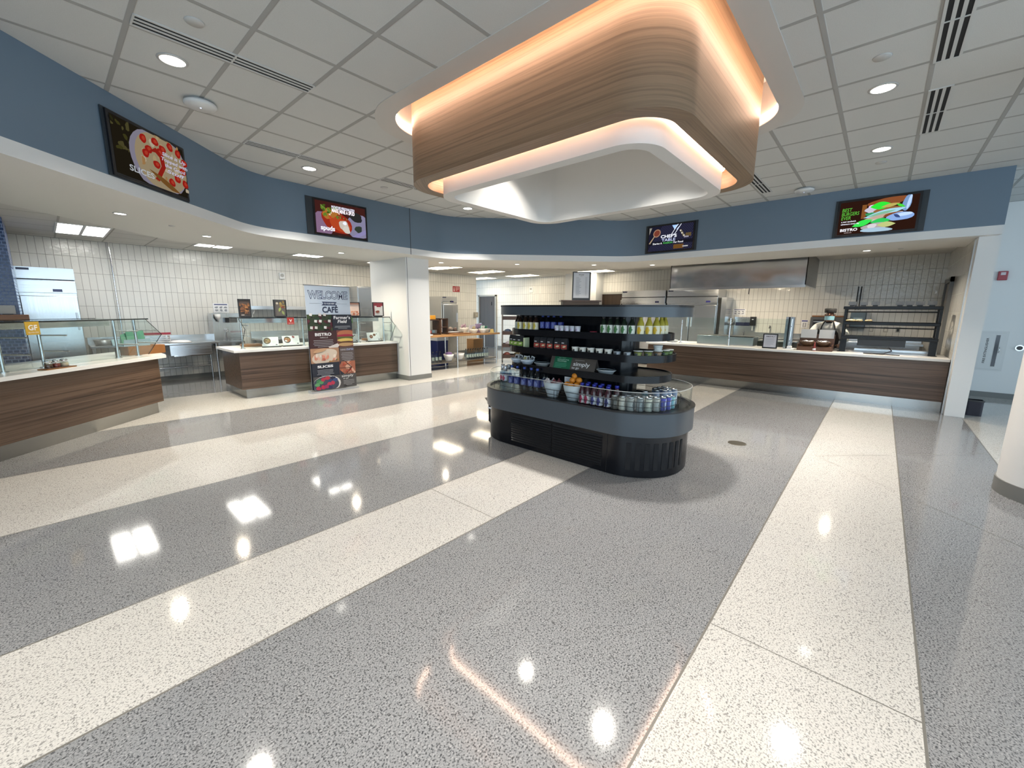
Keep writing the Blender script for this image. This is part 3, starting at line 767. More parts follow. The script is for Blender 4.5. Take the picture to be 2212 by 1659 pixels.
# pizza
t, a, x0, x1, z0, z1 = screen((0.927, 5.877 + .0, 2.752), PI / 4, 'dark wall screen showing a pepperoni pizza, on the slanted blue bulkhead at left', 1.03, .59, .03, .015, .55)
t.location = (0.927 + .003, 5.877 - .003, 2.752)
W_, H_ = x1 - x0, z1 - z0; cl = (x0, z0, x1, z1)
a.rect(x0, z0, x1, z1, (.018, .014, .008))
a.scatter(14, (x0, z0 + .3 * H_, x0 + .22 * W_, z1), (.015, .04), [(.06, .055, .015), (.03, .03, .01), (.09, .08, .03)], 3)
a.blob(x0 + .60 * W_, z0 + .50 * H_, .42 * W_, .62 * H_, (.30, .28, .36), 0, 30, .03, 2, cl)
a.blob(x0 + .63 * W_, z0 + .50 * H_, .38 * W_, .56 * H_, (.42, .33, .20), 0, 30, .03, 4, cl)
a.scatter(26, (x0 + .32 * W_, z0 + .1 * H_, x1, z1), (.02, .045), [(.52, .40, .22), (.60, .50, .36), (.45, .25, .10)], 6)
for i, (u, v) in enumerate([(.36, .82), (.42, .66), (.37, .56), (.52, .86), (.62, .78), (.74, .9), (.86, .84), (.95, .7), (.50, .42), (.80, .3), (.92, .25), (.70, .18), (.56, .68), (.9, .5)]):
    a.blob(x0 + u * W_, z0 + v * H_, .045, .04, (.42, .018, .012), 0, 14, .15, i, cl); a.blob(x0 + u * W_ + .006, z0 + v * H_ + .004, .022, .02, (.55, .06, .03), 0, 10, .2, i, cl)
a.poly([(x0 + .40 * W_, z0 + .62 * H_), (x0 + .50 * W_, z0 + .74 * H_), (x0 + .60 * W_, z0 + .62 * H_), (x0 + .62 * W_, z0 + .42 * H_), (x0 + .50 * W_, z0 + .10 * H_), (x0 + .44 * W_, z0 + .12 * H_), (x0 + .555 * W_, z0 + .42 * H_), (x0 + .54 * W_, z0 + .58 * H_), (x0 + .49 * W_, z0 + .64 * H_)], (.36, .02, .012))
a.leaf(x0 + .62 * W_, z0 + .10 * H_, .5, .03, -.35, (.22, .10, .025), cl)
for i, s_ in enumerate(['Slice it Up', 'Topped with', 'the Good', 'Stuff']):
    a.text(s_, x0 + .77 * W_, z0 + (.66 - .105 * i) * H_, .036, (.75, .74, .95), width=(.34, .38, .30, .26)[i], bold=.02, shear=.2)
a.text('SLICES', x0 + .10 * W_, z0 + .10 * H_, .055, (.62, .66, .70), width=.30, bold=.02, align='l')
a.build('picture', t)
# spuds
t, a, x0, x1, z0, z1 = screen((3.575, 7.197, 2.757), 0, 'wall screen showing a loaded potato and the word spuds, left of the square column', 1.07, .59, .11, .015, 1.0)
W_, H_ = x1 - x0, z1 - z0; cl = (x0, z0, x1, z1)
a.rect(x0, z0, x1, z1, (.045, .012, .010))
a.blob(x0 + .10 * W_, z0 + .25 * H_, .22 * W_, .42 * H_, (.20, .12, .20), .4, 18, .1, 3, cl)
a.blob(x0 + .86 * W_, z0 + .36 * H_, .26 * W_, .42 * H_, (.20, .19, .29), .3, 20, .1, 4, cl)
a.blob(x0 + .80 * W_, z0 + .66 * H_, .14 * W_, .15 * H_, (.02, .02, .02), 0, 14, .2, 5, cl)
a.blob(x0 + .84 * W_, z0 + .28 * H_, .09 * W_, .10 * H_, (.03, .04, .03), 0, 14, .3, 6, cl)
a.poly([(x0 + .70 * W_, z0), (x0 + .80 * W_, z0 + .12 * H_), (x1, z0 + .3 * H_), (x1, z0 + .16 * H_), (x0 + .82 * W_, z0)], (.22, .20, .38))
a.blob(x0 + .40 * W_, z0 + .42 * H_, .30 * W_, .36 * H_, (.26, .022, .010), -.35, 20, .12, 7, cl)
a.blob(x0 + .46 * W_, z0 + .34 * H_, .20 * W_, .22 * H_, (.38, .05, .015), -.3, 18, .15, 8, cl)
a.blob(x0 + .28 * W_, z0 + .66 * H_, .16 * W_, .17 * H_, (.35, .13, .025), .5, 16, .2, 9, cl)
for i in range(16):
    rnd = random.Random(i); a.leaf(x0 + (.08 + .34 * rnd.random()) * W_, z0 + (.55 + .33 * rnd.random()) * H_, .07, .018, rnd.uniform(0, 3), rnd.choice([(.10, .18, .02), (.16, .24, .05), (.05, .09, .01)]), cl)
a.blob(x0 + .54 * W_, z0 + .30 * H_, .11 * W_, .17 * H_, (.50, .44, .38), -.5, 18, .3, 11, cl); a.blob(x0 + .58 * W_, z0 + .20 * H_, .07 * W_, .12 * H_, (.55, .52, .46), 0, 14, .25, 12, cl)
a.blob(x0 + .55 * W_, z0 + .40 * H_, .035 * W_, .06 * H_, (.75, .80, 1.0), 0, 12, .2, 13, cl)
a.scatter(12, (x0 + .2 * W_, z0 + .5 * H_, x0 + .6 * W_, z0 + .7 * H_), (.008, .02), [(.7, .55, .4), (.12, .2, .04), (.5, .02, .02)], 14)
a.text('POTATOES PERSONALIZED!', x0 + .53 * W_, z0 + .82 * H_, .042, (.85, .85, 1.0), width=.46 * W_, bold=.03)
a.text('MAKE MINE A SPUD', x0 + .53 * W_, z0 + .70 * H_, .058, (1.0, .92, .98), width=.46 * W_, bold=.04)
a.text('spuds', x0 + .07 * W_, z0 + .10 * H_, .075, (.88, .90, 1.0), width=.24, bold=.03, align='l')
a.build('picture', t)
# chef's table
t, a, x0, x1, z0, z1 = screen((8.877, 3.49, 2.77), -PI / 2, "wall screen with kitchen utensils on navy stripes, left of the burger screen", 1.07, .575, .045, .045, 1.0)
W_, H_ = x1 - x0, z1 - z0; cl = (x0, z0, x1, z1)
a.rect(x0, z0, x1, z1, (.010, .010, .022))
for i in range(26):
    u = x0 + (i / 26) * W_
    a.poly([(u, z0), (u + .006, z0), (min(u + .006 + H_ * .6, x1), min(z0 + (min(u + .006 + H_ * .6, x1) - u - .006) / .6, z1)), (min(u + H_ * .6, x1), min(z0 + (min(u + H_ * .6, x1) - u) / .6, z1))], (.055, .055, .12))
a.rect(x0, z0 + .24 * H_, x1, z0 + .38 * H_, (.008, .008, .014))
a.blob(x0 + .20 * W_, z0 + .72 * H_, .085, .075, (.30, .17, .11), .8, 18); a.blob(x0 + .20 * W_, z0 + .72 * H_, .066, .056, (.16, .04, .025), .8, 16)
a.poly([(x0 + .02 * W_, z0 + .32 * H_), (x0 + .05 * W_, z0 + .30 * H_), (x0 + .16 * W_, z0 + .60 * H_), (x0 + .14 * W_, z0 + .62 * H_)], (.32, .24, .16))
a.poly([(x0 + .02 * W_, z1 - .02), (x0 + .08 * W_, z1 - .02), (x0 + .02 * W_, z1 - .16)], (.25, .24, .20))
a.poly([(x0 + .54 * W_, z1 - .01), (x0 + .68 * W_, z1 - .01), (x0 + .60 * W_, z0 + .80 * H_)], (.35, .55, .90)); a.poly([(x0 + .64 * W_, z0 + .80 * H_), (x0 + .70 * W_, z0 + .92 * H_), (x0 + .67 * W_, z0 + .76 * H_)], (.40, .55, .85))
for d in (0, .07):
    a.poly([(x0 + (.53 + d) * W_, z0 + .62 * H_), (x0 + (.545 + d) * W_, z0 + .62 * H_), (x0 + (.68 + d) * W_, z1), (x0 + (.665 + d) * W_, z1)], (.75, .78, .85))
a.poly([(x0 + .71 * W_, z0 + .76 * H_), (x0 + .75 * W_, z0 + .78 * H_), (x0 + .85 * W_, z0 + .50 * H_), (x0 + .80 * W_, z0 + .48 * H_)], (.14, .12, .08))
for u, v in ((.735, .73), (.77, .63), (.815, .53)): a.blob(x0 + u * W_, z0 + v * H_, .012, .014, (.8, .75, .65))
a.rect(x0 + .85 * W_, z0 + .48 * H_, x0 + .97 * W_, z0 + .62 * H_, (.10, .07, .03)); a.rect(x0 + .82 * W_, z0 + .44 * H_, x0 + .92 * W_, z0 + .50 * H_, (.25, .24, .30))
a.rect(x0 + .60 * W_, z0 + .03 * H_, x0 + .82 * W_, z0 + .20 * H_, (.13, .06, .015)); a.rect(x0 + .80 * W_, z0 + .08 * H_, x0 + .92 * W_, z0 + .13 * H_, (.35, .35, .36))
a.text("CHEF'S", x0 + .48 * W_, z0 + .50 * H_, .062, (.85, .88, 1.0), width=.36 * W_, bold=.03)
a.text('TABLE', x0 + .48 * W_, z0 + .36 * H_, .055, (.62, .70, 1.0), width=.31 * W_, bold=.005)
a.text('Sharing A', x0 + .12 * W_, z0 + .26 * H_, .036, (.8, .8, .85), width=.22 * W_, bold=.02, align='l')
a.text('PASSION', x0 + .365 * W_, z0 + .26 * H_, .036, (.08, .42, .10), width=.21 * W_, bold=.02, align='l')
a.text('For Food', x0 + .60 * W_, z0 + .26 * H_, .036, (.8, .8, .85), width=.21 * W_, bold=.02, align='l')
a.build('picture', t)
# burger
t, a, x0, x1, z0, z1 = screen((8.877, 0.24, 2.762), -PI / 2, 'wall screen showing stacked burgers with green lettuce, the rightmost screen', 1.09, .575, .035, .07, 1.0)
W_, H_ = x1 - x0, z1 - z0; cl = (x0, z0, x1, z1)
a.rect(x0, z0, x1, z1, (.022, .008, .005))
a.rect(x0 + .30 * W_, z0 + .44 * H_, x0 + .36 * W_, z0 + .86 * H_, (.20, .075, .02))
a.blob(x0 + .62 * W_, z0 + .88 * H_, .26 * W_, .12 * H_, (.22, .07, .025), .08, 18, .1, 2, cl)
a.blob(x0 + .86 * W_, z0 + .78 * H_, .05 * W_, .26 * H_, (.18, .30, .52), -.15, 16, .15, 3, cl); a.blob(x0 + .885 * W_, z0 + .80 * H_, .02 * W_, .22 * H_, (.45, .60, .85), -.15, 14, .1, 4, cl)
a.blob(x0 + .46 * W_, z0 + .67 * H_, .12 * W_, .12 * H_, (.52, .50, .60), 0, 16, .25, 5, cl); a.blob(x0 + .44 * W_, z0 + .78 * H_, .06 * W_, .05 * H_, (.75, .55, .9), 0, 12, .2, 6, cl)
a.blob(x0 + .62 * W_, z0 + .64 * H_, .16 * W_, .08 * H_, (.26, .12, .04), .1, 16, .2, 7, cl)
a.leaf(x0 + .54 * W_, z0 + .78 * H_, .26, .055, .05, (.03, .72, .04), cl); a.leaf(x0 + .66 * W_, z0 + .76 * H_, .22, .025, .15, (.45, .38, .10), cl); a.leaf(x0 + .79 * W_, z0 + .72 * H_, .12, .018, -.5, (.06, .60, .05), cl)
a.blob(x0 + .42 * W_, z0 + .55 * H_, .06 * W_, .06 * H_, (.04, .28, .10), 0, 14, .3, 8, cl)
a.leaf(x0 + .60 * W_, z0 + .55 * H_, .50, .045, .20, (.35, .62, .75), cl); a.leaf(x0 + .56 * W_, z0 + .54 * H_, .34, .022, .20, (.20, .45, .30), cl)
a.blob(x0 + .58 * W_, z0 + .46 * H_, .24 * W_, .055 * H_, (.48, .36, .28), .17, 18, .1, 9, cl); a.blob(x0 + .70 * W_, z0 + .48 * H_, .12 * W_, .05 * H_, (.20, .06, .02), .2, 14, .2, 10, cl)
a.blob(x0 + .80 * W_, z0 + .40 * H_, .17 * W_, .12 * H_, (.24, .38, .70), .08, 18, .1, 11, cl); a.blob(x0 + .84 * W_, z0 + .45 * H_, .11 * W_, .05 * H_, (.50, .66, .95), .1, 14, .1, 12, cl); a.leaf(x0 + .76 * W_, z0 + .42 * H_, .10, .02, -.6, (.04, .07, .20), cl)
a.blob(x0 + .47 * W_, z0 + .36 * H_, .12 * W_, .035 * H_, (.55, .45, .42), 0, 14, .1, 13, cl)
a.leaf(x0 + .33 * W_, z0 + .30 * H_, .26, .045, .30, (.04, .70, .08), cl); a.leaf(x0 + .56 * W_, z0 + .31 * H_, .24, .045, .05, (.03, .52, .10), cl)
a.blob(x0 + .50 * W_, z0 + .17 * H_, .16 * W_, .11 * H_, (.40, .36, .36), 0, 18, .2, 14, cl); a.leaf(x0 + .64 * W_, z0 + .20 * H_, .22, .04, .0, (.48, .52, .20), cl); a.blob(x0 + .46 * W_, z0 + .18 * H_, .06 * W_, .07 * H_, (.62, .58, .62), 0, 14, .2, 15, cl)
a.blob(x0 + .52 * W_, z0 + .06 * H_, .20 * W_, .07 * H_, (.35, .50, .62), -.03, 18, .1, 16, cl)
a.text('BEST', x0 + .035 * W_, z0 + .70 * H_, .055, (.10, .46, .05), width=.135 * W_, bold=.005, align='l', shear=.1)
a.text('BURGERS', x0 + .035 * W_, z0 + .575 * H_, .055, (.10, .46, .05), width=.235 * W_, bold=.005, align='l', shear=.1)
a.text('EVER', x0 + .035 * W_, z0 + .45 * H_, .055, (.10, .46, .05), width=.13 * W_, bold=.005, align='l', shear=.1)
a.text('a new sandwich', x0 + .04 * W_, z0 + .37 * H_, .024, (.85, .85, .95), width=.20 * W_, bold=.02, align='l')
a.text('adventure every day', x0 + .04 * W_, z0 + .295 * H_, .024, (.85, .85, .95), width=.25 * W_, bold=.02, align='l')
a.text('BISTRO', x0 + .04 * W_, z0 + .09 * H_, .042, (.9, .9, .95), width=.235 * W_, bold=.03, align='l')
a.text('GRILLE', x0 + .10 * W_, z0 + .03 * H_, .014, (.7, .6, .6), width=.10 * W_, align='l')
a.build('picture', t)

# ------------------------------------------------------------------ serving counters
def counter_parts(t, x0, x1, depth, panel_y, kick_in, top_over_l, top_over_r, ztop=0.845):
    MB().box(x0, 0, 0, x1, depth - .1, .155).build('toe_kick', STEELDARK, t)
    MB().box(x0 - kick_in[0], panel_y, .16, x1 + kick_in[1], depth - .06, .80).build('wood_panel', WALNUT, t)
    MB().box(x0 - kick_in[0] - top_over_l, panel_y - .04, .802, x1 + kick_in[1] + top_over_r, depth, ztop).build('countertop', QUARTZ, t, bevel=.004)
cA = thing('serving_counter', 'slanted wood-fronted serving counter with white top at the left edge', 'counter', (0.966, 7.903, 0), PI / 4)
MB().prism([(-5.2, 0), (0, 0), (.93, .93), (-5.2, .93)], 0, .155).build('toe_kick', STEELDARK, cA)
MB().prism([(-5.2, -.03), (.08, -.03), (1.06, .95), (-5.2, .95)], .16, .80).build('wood_panel', WALNUT, cA)
MB().prism([(-5.2, -.07), (.19, -.07), (1.27, 1.01), (-5.2, 1.01)], .802, .845).build('countertop', QUARTZ, cA, bevel=.004)
cB = thing('serving_counter', 'wood-fronted serving counter with white top behind the welcome banner', 'counter', (2.173, 8.08, 0), 0)
counter_parts(cB, 0.0, 3.005, 1.02, -.03, (.06, 0), .08, .0)
cC = thing('serving_counter', 'long wood-fronted serving counter with white top in front of the cook', 'counter', (9.32, 1.55, 0), -PI / 2)
counter_parts(cC, -2.4, 2.43, 1.0, -.02, (.05, 0), .05, .0)

# sneeze guards: posts, angled front glass, dark-edged glass top shelf, end panes
def guard(t, posts, x0, x1, ybase, ymid, ytop, zb, zm, zt, yback, ends=True, thick=.008, lamp=True):
    for x in posts:
        k = MB(); k.cyl((x, ybase + .12, zb), (x, ybase + .12, zt - .02), .016); k.cyl((x, ybase + .12, zb), (x, ybase + .12, zb + .012), .04)
        for z in (zm - .12, zm + .06): k.cyl((x, ybase + .12, z), (x, ymid + .04, z), .008, n=8)
        k.build('post', STEEL, t)
    xs = [x0] + posts[1:-1] + [x1] if len(posts) > 2 else [x0, x1]
    for a, b in zip(xs, xs[1:]):
        k = MB(); g = .006
        k.prismx([(ybase, zb + .02), (ybase + thick, zb + .02), (ymid + thick, zm), (ytop + thick, zt - .02), (ytop, zt - .02), (ymid, zm)], a + g, b - g)
        k.build('front_glass', GREENGLASS, t)
    MB().box(x0, ytop - .03, zt - .012, x1, yback, zt).build('top_glass', GREENGLASS, t)
    k = MB(); k.box(x0, ytop - .034, zt - .014, x1, ytop - .03, zt + .002); k.box(x0, yback, zt - .014, x1, yback + .004, zt + .002)
    k.build('glass_edge', mat('dark_glass_edge', (.015, .02, .02), .2), t)
    if ends:
        for x in (x0, x1):
            k = MB(); k.add([(x, ybase, zb + .02), (x, ymid, zm), (x, ytop, zt - .016), (x, yback, zt - .016), (x, yback, zb + .02)], [(0, 1, 2, 3, 4)])
            k.build('end_glass', GREENGLASS, t)
            k = MB(); k.tube([(x, ybase, zb + .02), (x, ymid, zm), (x, ytop, zt - .016)], .005, 6); k.build('end_edge', mat('dark_glass_edge', (.015, .02, .02), .2), t)
    if lamp:
        MB().box(x0 + .12, yback - .28, zt - .10, x1 - .12, yback - .12, zt - .016).build('heat_lamp_housing', STEELX, t)
gA = thing('sneeze_guard', 'glass sneeze guard with the yellow GF card on the slanted counter at left', 'sneeze guard', (0.966, 7.903, 0), PI / 4)
guard(gA, [-3.0, -1.66, -1.25, -.28, .05], -3.4, .08, .09, -.13, .06, .846, 1.16, 1.385, .75, True)
# lettering is set last: cards on the glass
def card(name, label, cat, loc, rz, w, h, col, txt, sub, tilt=0.0):
    t = thing(name, label, cat, loc, rz)
    a = Art(0, -.004)
    MB().box(-w / 2, -.003, 0, w / 2, .003, h).build('card', mat('card_' + txt, col, .5), t)
    a.text(txt, 0, .36 * h, .40 * h, (.92, .90, .86), bold=.03)
    if sub: a.text(sub, 0, .13 * h, .10 * h, (.88, .84, .78), width=.75 * w)
    a.build('lettering', t)
    return t
def A_pt(lx, ly, z): return (0.966 + .7071 * (lx - ly), 7.903 + .7071 * (lx + ly), z)
card('allergen_card', 'yellow square card reading GF clipped to the left sneeze guard', 'sign', A_pt(-1.665, -.165, 1.252), PI / 4, .135, .135, (.62, .38, .04), 'GF', 'GLUTEN FREE')
gB = thing('sneeze_guard', 'left glass sneeze guard with the red V card on the banner counter', 'sneeze guard', (2.173, 8.08, 0), 0)
guard(gB, [.06, 1.08], 0.0, 1.16, .03, -.27, .02, .846, 1.2, 1.385, .55)
gB2 = thing('sneeze_guard', 'right glass sneeze guard on the banner counter, next to the square column', 'sneeze guard', (2.173, 8.08, 0), 0)
guard(gB2, [1.36, 2.2, 2.8], 1.30, 2.88, .03, -.2, .02, .846, 1.2, 1.385, .55)
card('allergen_card', 'red square card reading V clipped to the left guard of the banner counter', 'sign', (2.905, 7.846, 1.268), 0, .115, .12, (.42, .035, .025), 'V', 'VEGETARIAN')
card('allergen_card', 'green card half hidden behind the welcome banner on the right guard', 'sign', (4.03, 7.905, 1.268), 0, .115, .12, (.12, .34, .05), 'VG', 'VEGAN')
# guard of the chef counter: upright clear panes on slim posts, facing the hall
gC = thing('sneeze_guard', 'low clear upright glass guard on slim posts on the long counter left of the cook', 'sneeze guard', (9.6, 1.55, 0), -PI / 2)
for x in (-1.82, -.82, .26):
    k = MB(); k.cyl((x, 0, .846), (x, 0, 1.42 if x > -1.5 else 1.36), .015); k.cyl((x, 0, .846), (x, 0, .858), .04)
    for z in (1.0, 1.28): k.cyl((x, -.03, z), (x, .03, z), .014, n=8)
    k.build('post', STEEL, gC)
for a, b in ((-2.35, -1.84), (-1.80, -.84), (-.80, .24)):
    MB().box(a, -.005, .88, b, .005, 1.42).build('front_glass', CLEAR, gC)
k = MB(); k.box(.16, .02, .846, .30, .10, 1.46); k.build('end_panel', STEEL, gC)
MB().box(.205, .0, .85, .235, .018, 1.46).build('seam', BLACK, gC)

# ------------------------------------------------------------------ left kitchen (pizza station)
# blue mosaic oven front at the left edge with a wooden ledge
k = MB(); k.box(-3.2, -.55, 0, -.02, .5, ZK - .005)
BMOS = tiles('blue_mosaic', 'X', (0.020, 0.045, 0.135), (0.16, 0.22, 0.38), 0.062, 0.046, rough=0.2, wav=.1, off=.5, mort=.006)
o = k.build('oven_surround', BMOS); o.location = (-.20, 9.85, 0)
# clear of fridge
tag(o, 'dark blue mosaic-tiled oven surround at the left edge of the frame', 'oven surround')
o['kind'] = 'thing'
BOARD = wood('orange_brown_wood', [(.3, (.17, .065, .018)), (.6, (.24, .10, .03)), (.8, (.15, .055, .015))], 'X')
k = MB(); k.box(-1.4, -.20, -.012, .06, .0, .068); o = k.build('ledge_shelf', BOARD, bevel=.004); o.location = (-.20, 9.299, 1.36)
tag(o, 'orange-brown wooden ledge fixed to the blue tiled oven front', 'shelf')
t = thing('ticket_holder', 'small grey card holder standing on the wooden ledge by the blue tiles', 'card holder', (-.33, 9.20, 1.428))
MB().box(-.05, -.03, 0, .05, .03, .014).build('base', BLACK, t); MB().box(-.075, -.004, .012, .075, .004, .13).build('plate', mat('grey_plate', (.42, .42, .40), .4), t)
# fridges
def fridge(name_label, loc, rz, w, d, h, doors, legs=.12, z_door=(.16, 1.72), tilt=False, wob=.0):
    t = thing('reach_in_fridge', name_label, 'fridge', loc, rz)
    ST = STEEL if not wob else steel('stainless_wavy', wob=wob)
    MB().box(-w / 2, .03, legs, w / 2, d, h).build('cabinet', STEEL, t, bevel=.006)
    k = MB(); k.box(-w / 2, .0, h - .18, w / 2, .03, h); k.build('top_grille', STEELX, t)
    MB().box(-w / 2 + .01, -.004, h - .20, w / 2 - .01, .03, h - .185).build('top_seam', DARKGAP, t)
    MB().box(-w / 2, -.02, z_door[1] + .05, w / 2, .03, h - .21).build('control_panel', STEELX, t, bevel=.004)
    MB().box(w / 2 - .28, -.024, z_door[1] + .07, w / 2 - .17, -.019, z_door[1] + .115).build('display', mat('fridge_display', (.02, .02, .09), .2), t)
    MB().box(-w / 2 + .02, -.004, h - .05, -w / 2 + .16, .001, h - .015).build('badge', mat('navy_badge', (.02, .025, .06), .3), t)
    dw = w / doors
    for i in range(doors):
        x0 = -w / 2 + i * dw
        dr = MB().box(x0 + .006, -.05, z_door[0], x0 + dw - .006, .0, z_door[1]).build('door', ST, t, bevel=.008)
        k = MB(); hx = x0 + dw - .05 if i == 0 and doors > 1 else x0 + .05 if doors > 1 else x0 + dw - .05
        k.box(hx - .012, -.085, 1.15, hx + .012, -.05, 1.45); k.build('handle', mat('fridge_handle', (.6, .62, .64), .3, .8), dr, bevel=.004)
    for x in (-w / 2 + .06, w / 2 - .06):
        for y in (.1, d - .08):
            k = MB(); k.cyl((x, y, 0), (x, y, legs), .022, n=10); k.build('leg', CHROME, t)
    return t
fridge('tall stainless fridge with blue badge beside the blue mosaic tiles at left', (.105, 10.45, 0), 0, .66, .78, 2.18, 1, wob=.004)
# pipe on the tile wall
k = MB(); k.cyl((0, 0, 0), (0, 0, ZK), .012); o = k.build('wall_conduit', PIPE); o.location = (1.0, 11.272, 0)
tag(o, 'thin chrome conduit pipe running up the white tile wall right of the steel fridge', 'pipe')
# steel prep table with drawer
def prep_table(label, loc, L, d, h, splash=.12, drawer=None, shelf=True, rz=0.0):
    t = thing('steel_prep_table', label, 'table', loc, rz)
    MB().box(-L / 2, 0, h - .04, L / 2, d, h).build('worktop', STEELX, t, bevel=.006)
    MB().box(-L / 2, d - .03, h, L / 2, d, h + splash).build('backsplash', STEELX, t)
    for x in (-L / 2 + .05, L / 2 - .05):
        for y in (.06, d - .06):
            k = MB(); k.cyl((x, y, 0), (x, y, h - .04), .02, n=10); k.build('leg', STEEL, t)
    if shelf: MB().box(-L / 2 + .04, .05, .28, L / 2 - .04, d - .05, .30).build('undershelf', STEELX, t)
    else:
        k = MB(); k.cyl((-L / 2 + .05, d - .06, .28), (L / 2 - .05, d - .06, .28), .016, n=8); k.build('brace', STEEL, t)
    if drawer:
        dr = MB().box(drawer[0], .01, drawer[2], drawer[1], .5, h - .045).build('drawer', STEELX, t, bevel=.004)
        k = MB(); k.box(drawer[0] + .05, -.012, drawer[2] - .012, drawer[1] - .03, .012, drawer[2] + .006); k.build('drawer_pull', CHROME, dr)
    return t
prep_table('stainless prep table with a wide drawer against the tile wall, left of the banner counter', (1.47, 10.6, 0), 1.95, .68, .84, .13, (.13, .83, .58), False)
# things on it
def A_thing(name, label, cat, mb, m, loc, rz=0, group=None):
    o = mb.build(name, m); o.location = loc; o.rotation_euler = (0, 0, rz); return tag(o, label, cat, group)
t = thing('wire_basket', 'white wire rack with red trim on the left prep table', 'rack', (1.45, 10.98, .841))
k = MB()
for z in (.02, .06, .10, .14): k.box(-.22, -.12, z, .22, -.11, z + .012)
for x in (-.22, .21): k.box(x, -.12, 0, x + .012, .12, .18)
k.build('wires', mat('white_wire', (.75, .75, .75), .4), t); MB().box(-.225, -.125, .165, .235, -.115, .205).build('red_trim', mat('red_trim', (.40, .03, .06), .4), t)
k = MB(); k.lathe([(0, 0), (.16, .0), (.17, .012), (.10, .04), (.0, .05)], n=18, sx=1.2); A_thing('folded_towel', 'crumpled white towel on the left steel prep table', 'towel', k, PAPER, (1.80, 10.75, .841))
# boxes/board on end of counter A
k = MB(); k.box(-.25, -.13, 0, .25, .13, .13)
o = k.build('wooden_riser', BOARD, bevel=.004); o.location = (.93, 8.40, .8455); o.rotation_euler = (0, 0, .44)
tag(o, 'orange-brown wooden riser block on the right end of the left counter behind the glass', 'riser')
t = thing('produce_tray', 'pale blue tray of green folded cartons on the wooden riser behind the left guard', 'tray', (.85, 8.37, .9765), .44)
k = MB(); k.prismx([(-.12, 0), (.12, 0), (.14, .10), (.13, .10), (.11, .012), (-.11, .012), (-.13, .10), (-.14, .10)], -.20, .14); k.build('tray_body', mat('pale_blue_tray', (.35, .50, .62), .4), t)
for i in range(4):
    k = MB(); x = -.14 + i * .07; k.add([(x - .05, -.08, .02), (x + .06, -.06, .02), (x + .075, .0, .2 + .03 * (i % 2)), (x - .03, -.02, .17 + .04 * (i % 2)), (x + .01, .09, .02)], [(0, 1, 2, 3), (1, 4, 2), (4, 0, 3), (4, 3, 2)])
    k.build('carton', mat('green_carton', (.05, .23, .16), .4), t)
# spice shakers on a small wood tray
k = MB(); k.box(-.17, -.05, 0, .17, .05, .012); o = k.build('shaker_tray', BOARD); o.location = A_pt(-1.29, .03, .8455); o.rotation_euler = (0, 0, PI / 4)
tag(o, 'small dark wood tray under the spice shakers on the left counter', 'tray')
def shaker(label, x, col):
    t = thing('spice_shaker', label, 'shaker', A_pt(x, .03, .858), PI / 4, 'spice shakers on the left counter')
    k = MB(); k.lathe([(.036, 0), (.038, .01), (.036, .045), (.030, .062)], n=14); k.build('jar', glass('shaker_glass', (.9, .9, .9), .9), t)
    k = MB(); k.lathe([(.033, .003), (.034, .045), (0, .05)], n=14); k.build('spice', mat('spice_' + label[:6].strip(), col, .8), t)
    k = MB(); k.lathe([(.032, .062), (.033, .08), (.022, .09), (0, .092)], n=14); k.build('lid', CHROME, t)
shaker('brown pepper spice shaker with chrome lid, leftmost of three on the small tray', -1.385, (.10, .055, .03))
shaker('red flake spice shaker with chrome lid, in the middle of the small tray', -1.30, (.20, .04, .025))
shaker('cream cheese shaker with chrome lid, rightmost of three on the small tray', -1.21, (.60, .52, .36))
t = thing('phone_card', 'small black-edged blue card leaning inside the left guard', 'card', A_pt(-.20, .28, .846), PI / 4)
MB().box(-.035, -.005, 0, .035, .005, .14).build('frame', BLACK, t); MB().box(-.027, -.007, .015, .027, -.004, .105).build('paper', mat('pale_blue_paper', (.55, .68, .85), .5), t)
# steel pans on the worktop behind the guard
for i, (x, y, lab) in enumerate([(.70, 10.85, 'steel serving pan with a bright cloth on the prep table, seen through the left guard'), (1.02, 10.8, 'steel serving pan right of the bright cloth pan on the prep table')]):
    k = MB(); k.lathe([(.13, 0), (.15, .09), (.16, .095), (.15, .10), (.145, .10), (.125, .01)], n=20); o = k.build('steel_pan', STEEL); o.location = (x, y, .841); tag(o, lab, 'pan', 'steel pans on the prep table')
# floor-level: black bin by the table's right leg
t = thing('waste_bin', 'tall black waste bin on the floor between the prep table and the banner counter', 'bin', (2.72, 10.75, 0))
k = MB(); k.prism(rrect(.17, .19, .04, 5), 0, .55); k.build('body', BLACK, t); k = MB(); k.ring(rrect(.185, .205, .045, 5), rrect(.16, .18, .04, 5), .55, .585); k.build('rim', BLACK, t)
# hand-wash station: steel panel, dispenser, poster
t = thing('handwash_station', 'stainless hand-wash station with splash panel against the tile wall behind the counter corner', 'sink', (2.72, 10.86, 0))
MB().box(-.29, .36, .72, .33, .40, 1.43).build('splash_panel', STEEL, t)
MB().box(-.29, .02, .74, -.27, .36, 1.43).build('side_splash', STEEL, t)
k = MB(); k.ring(rrect(.27, .17, .03, 4, .02, .19), rrect(.22, .13, .03, 4, .02, .19), .70, .80); k.box(-.24, .03, .66, .28, .34, .70); k.build('basin', STEEL, t)
k = MB(); k.tube([(.02, .36, .82), (.02, .36, 1.0), (.02, .33, 1.06), (.02, .25, 1.07), (.02, .21, 1.02)], .012); k.build('faucet', CHROME, t)
MB().box(.0, .26, 1.22, .24, .36, 1.33).build('soap_box', BLACK, t, bevel=.01)
k = MB(); k.lathe([(.0, 0), (.055, .0), (.062, .06), (.05, .1), (.02, .13), (.016, .17), (0, .17)], n=18); k.M = None
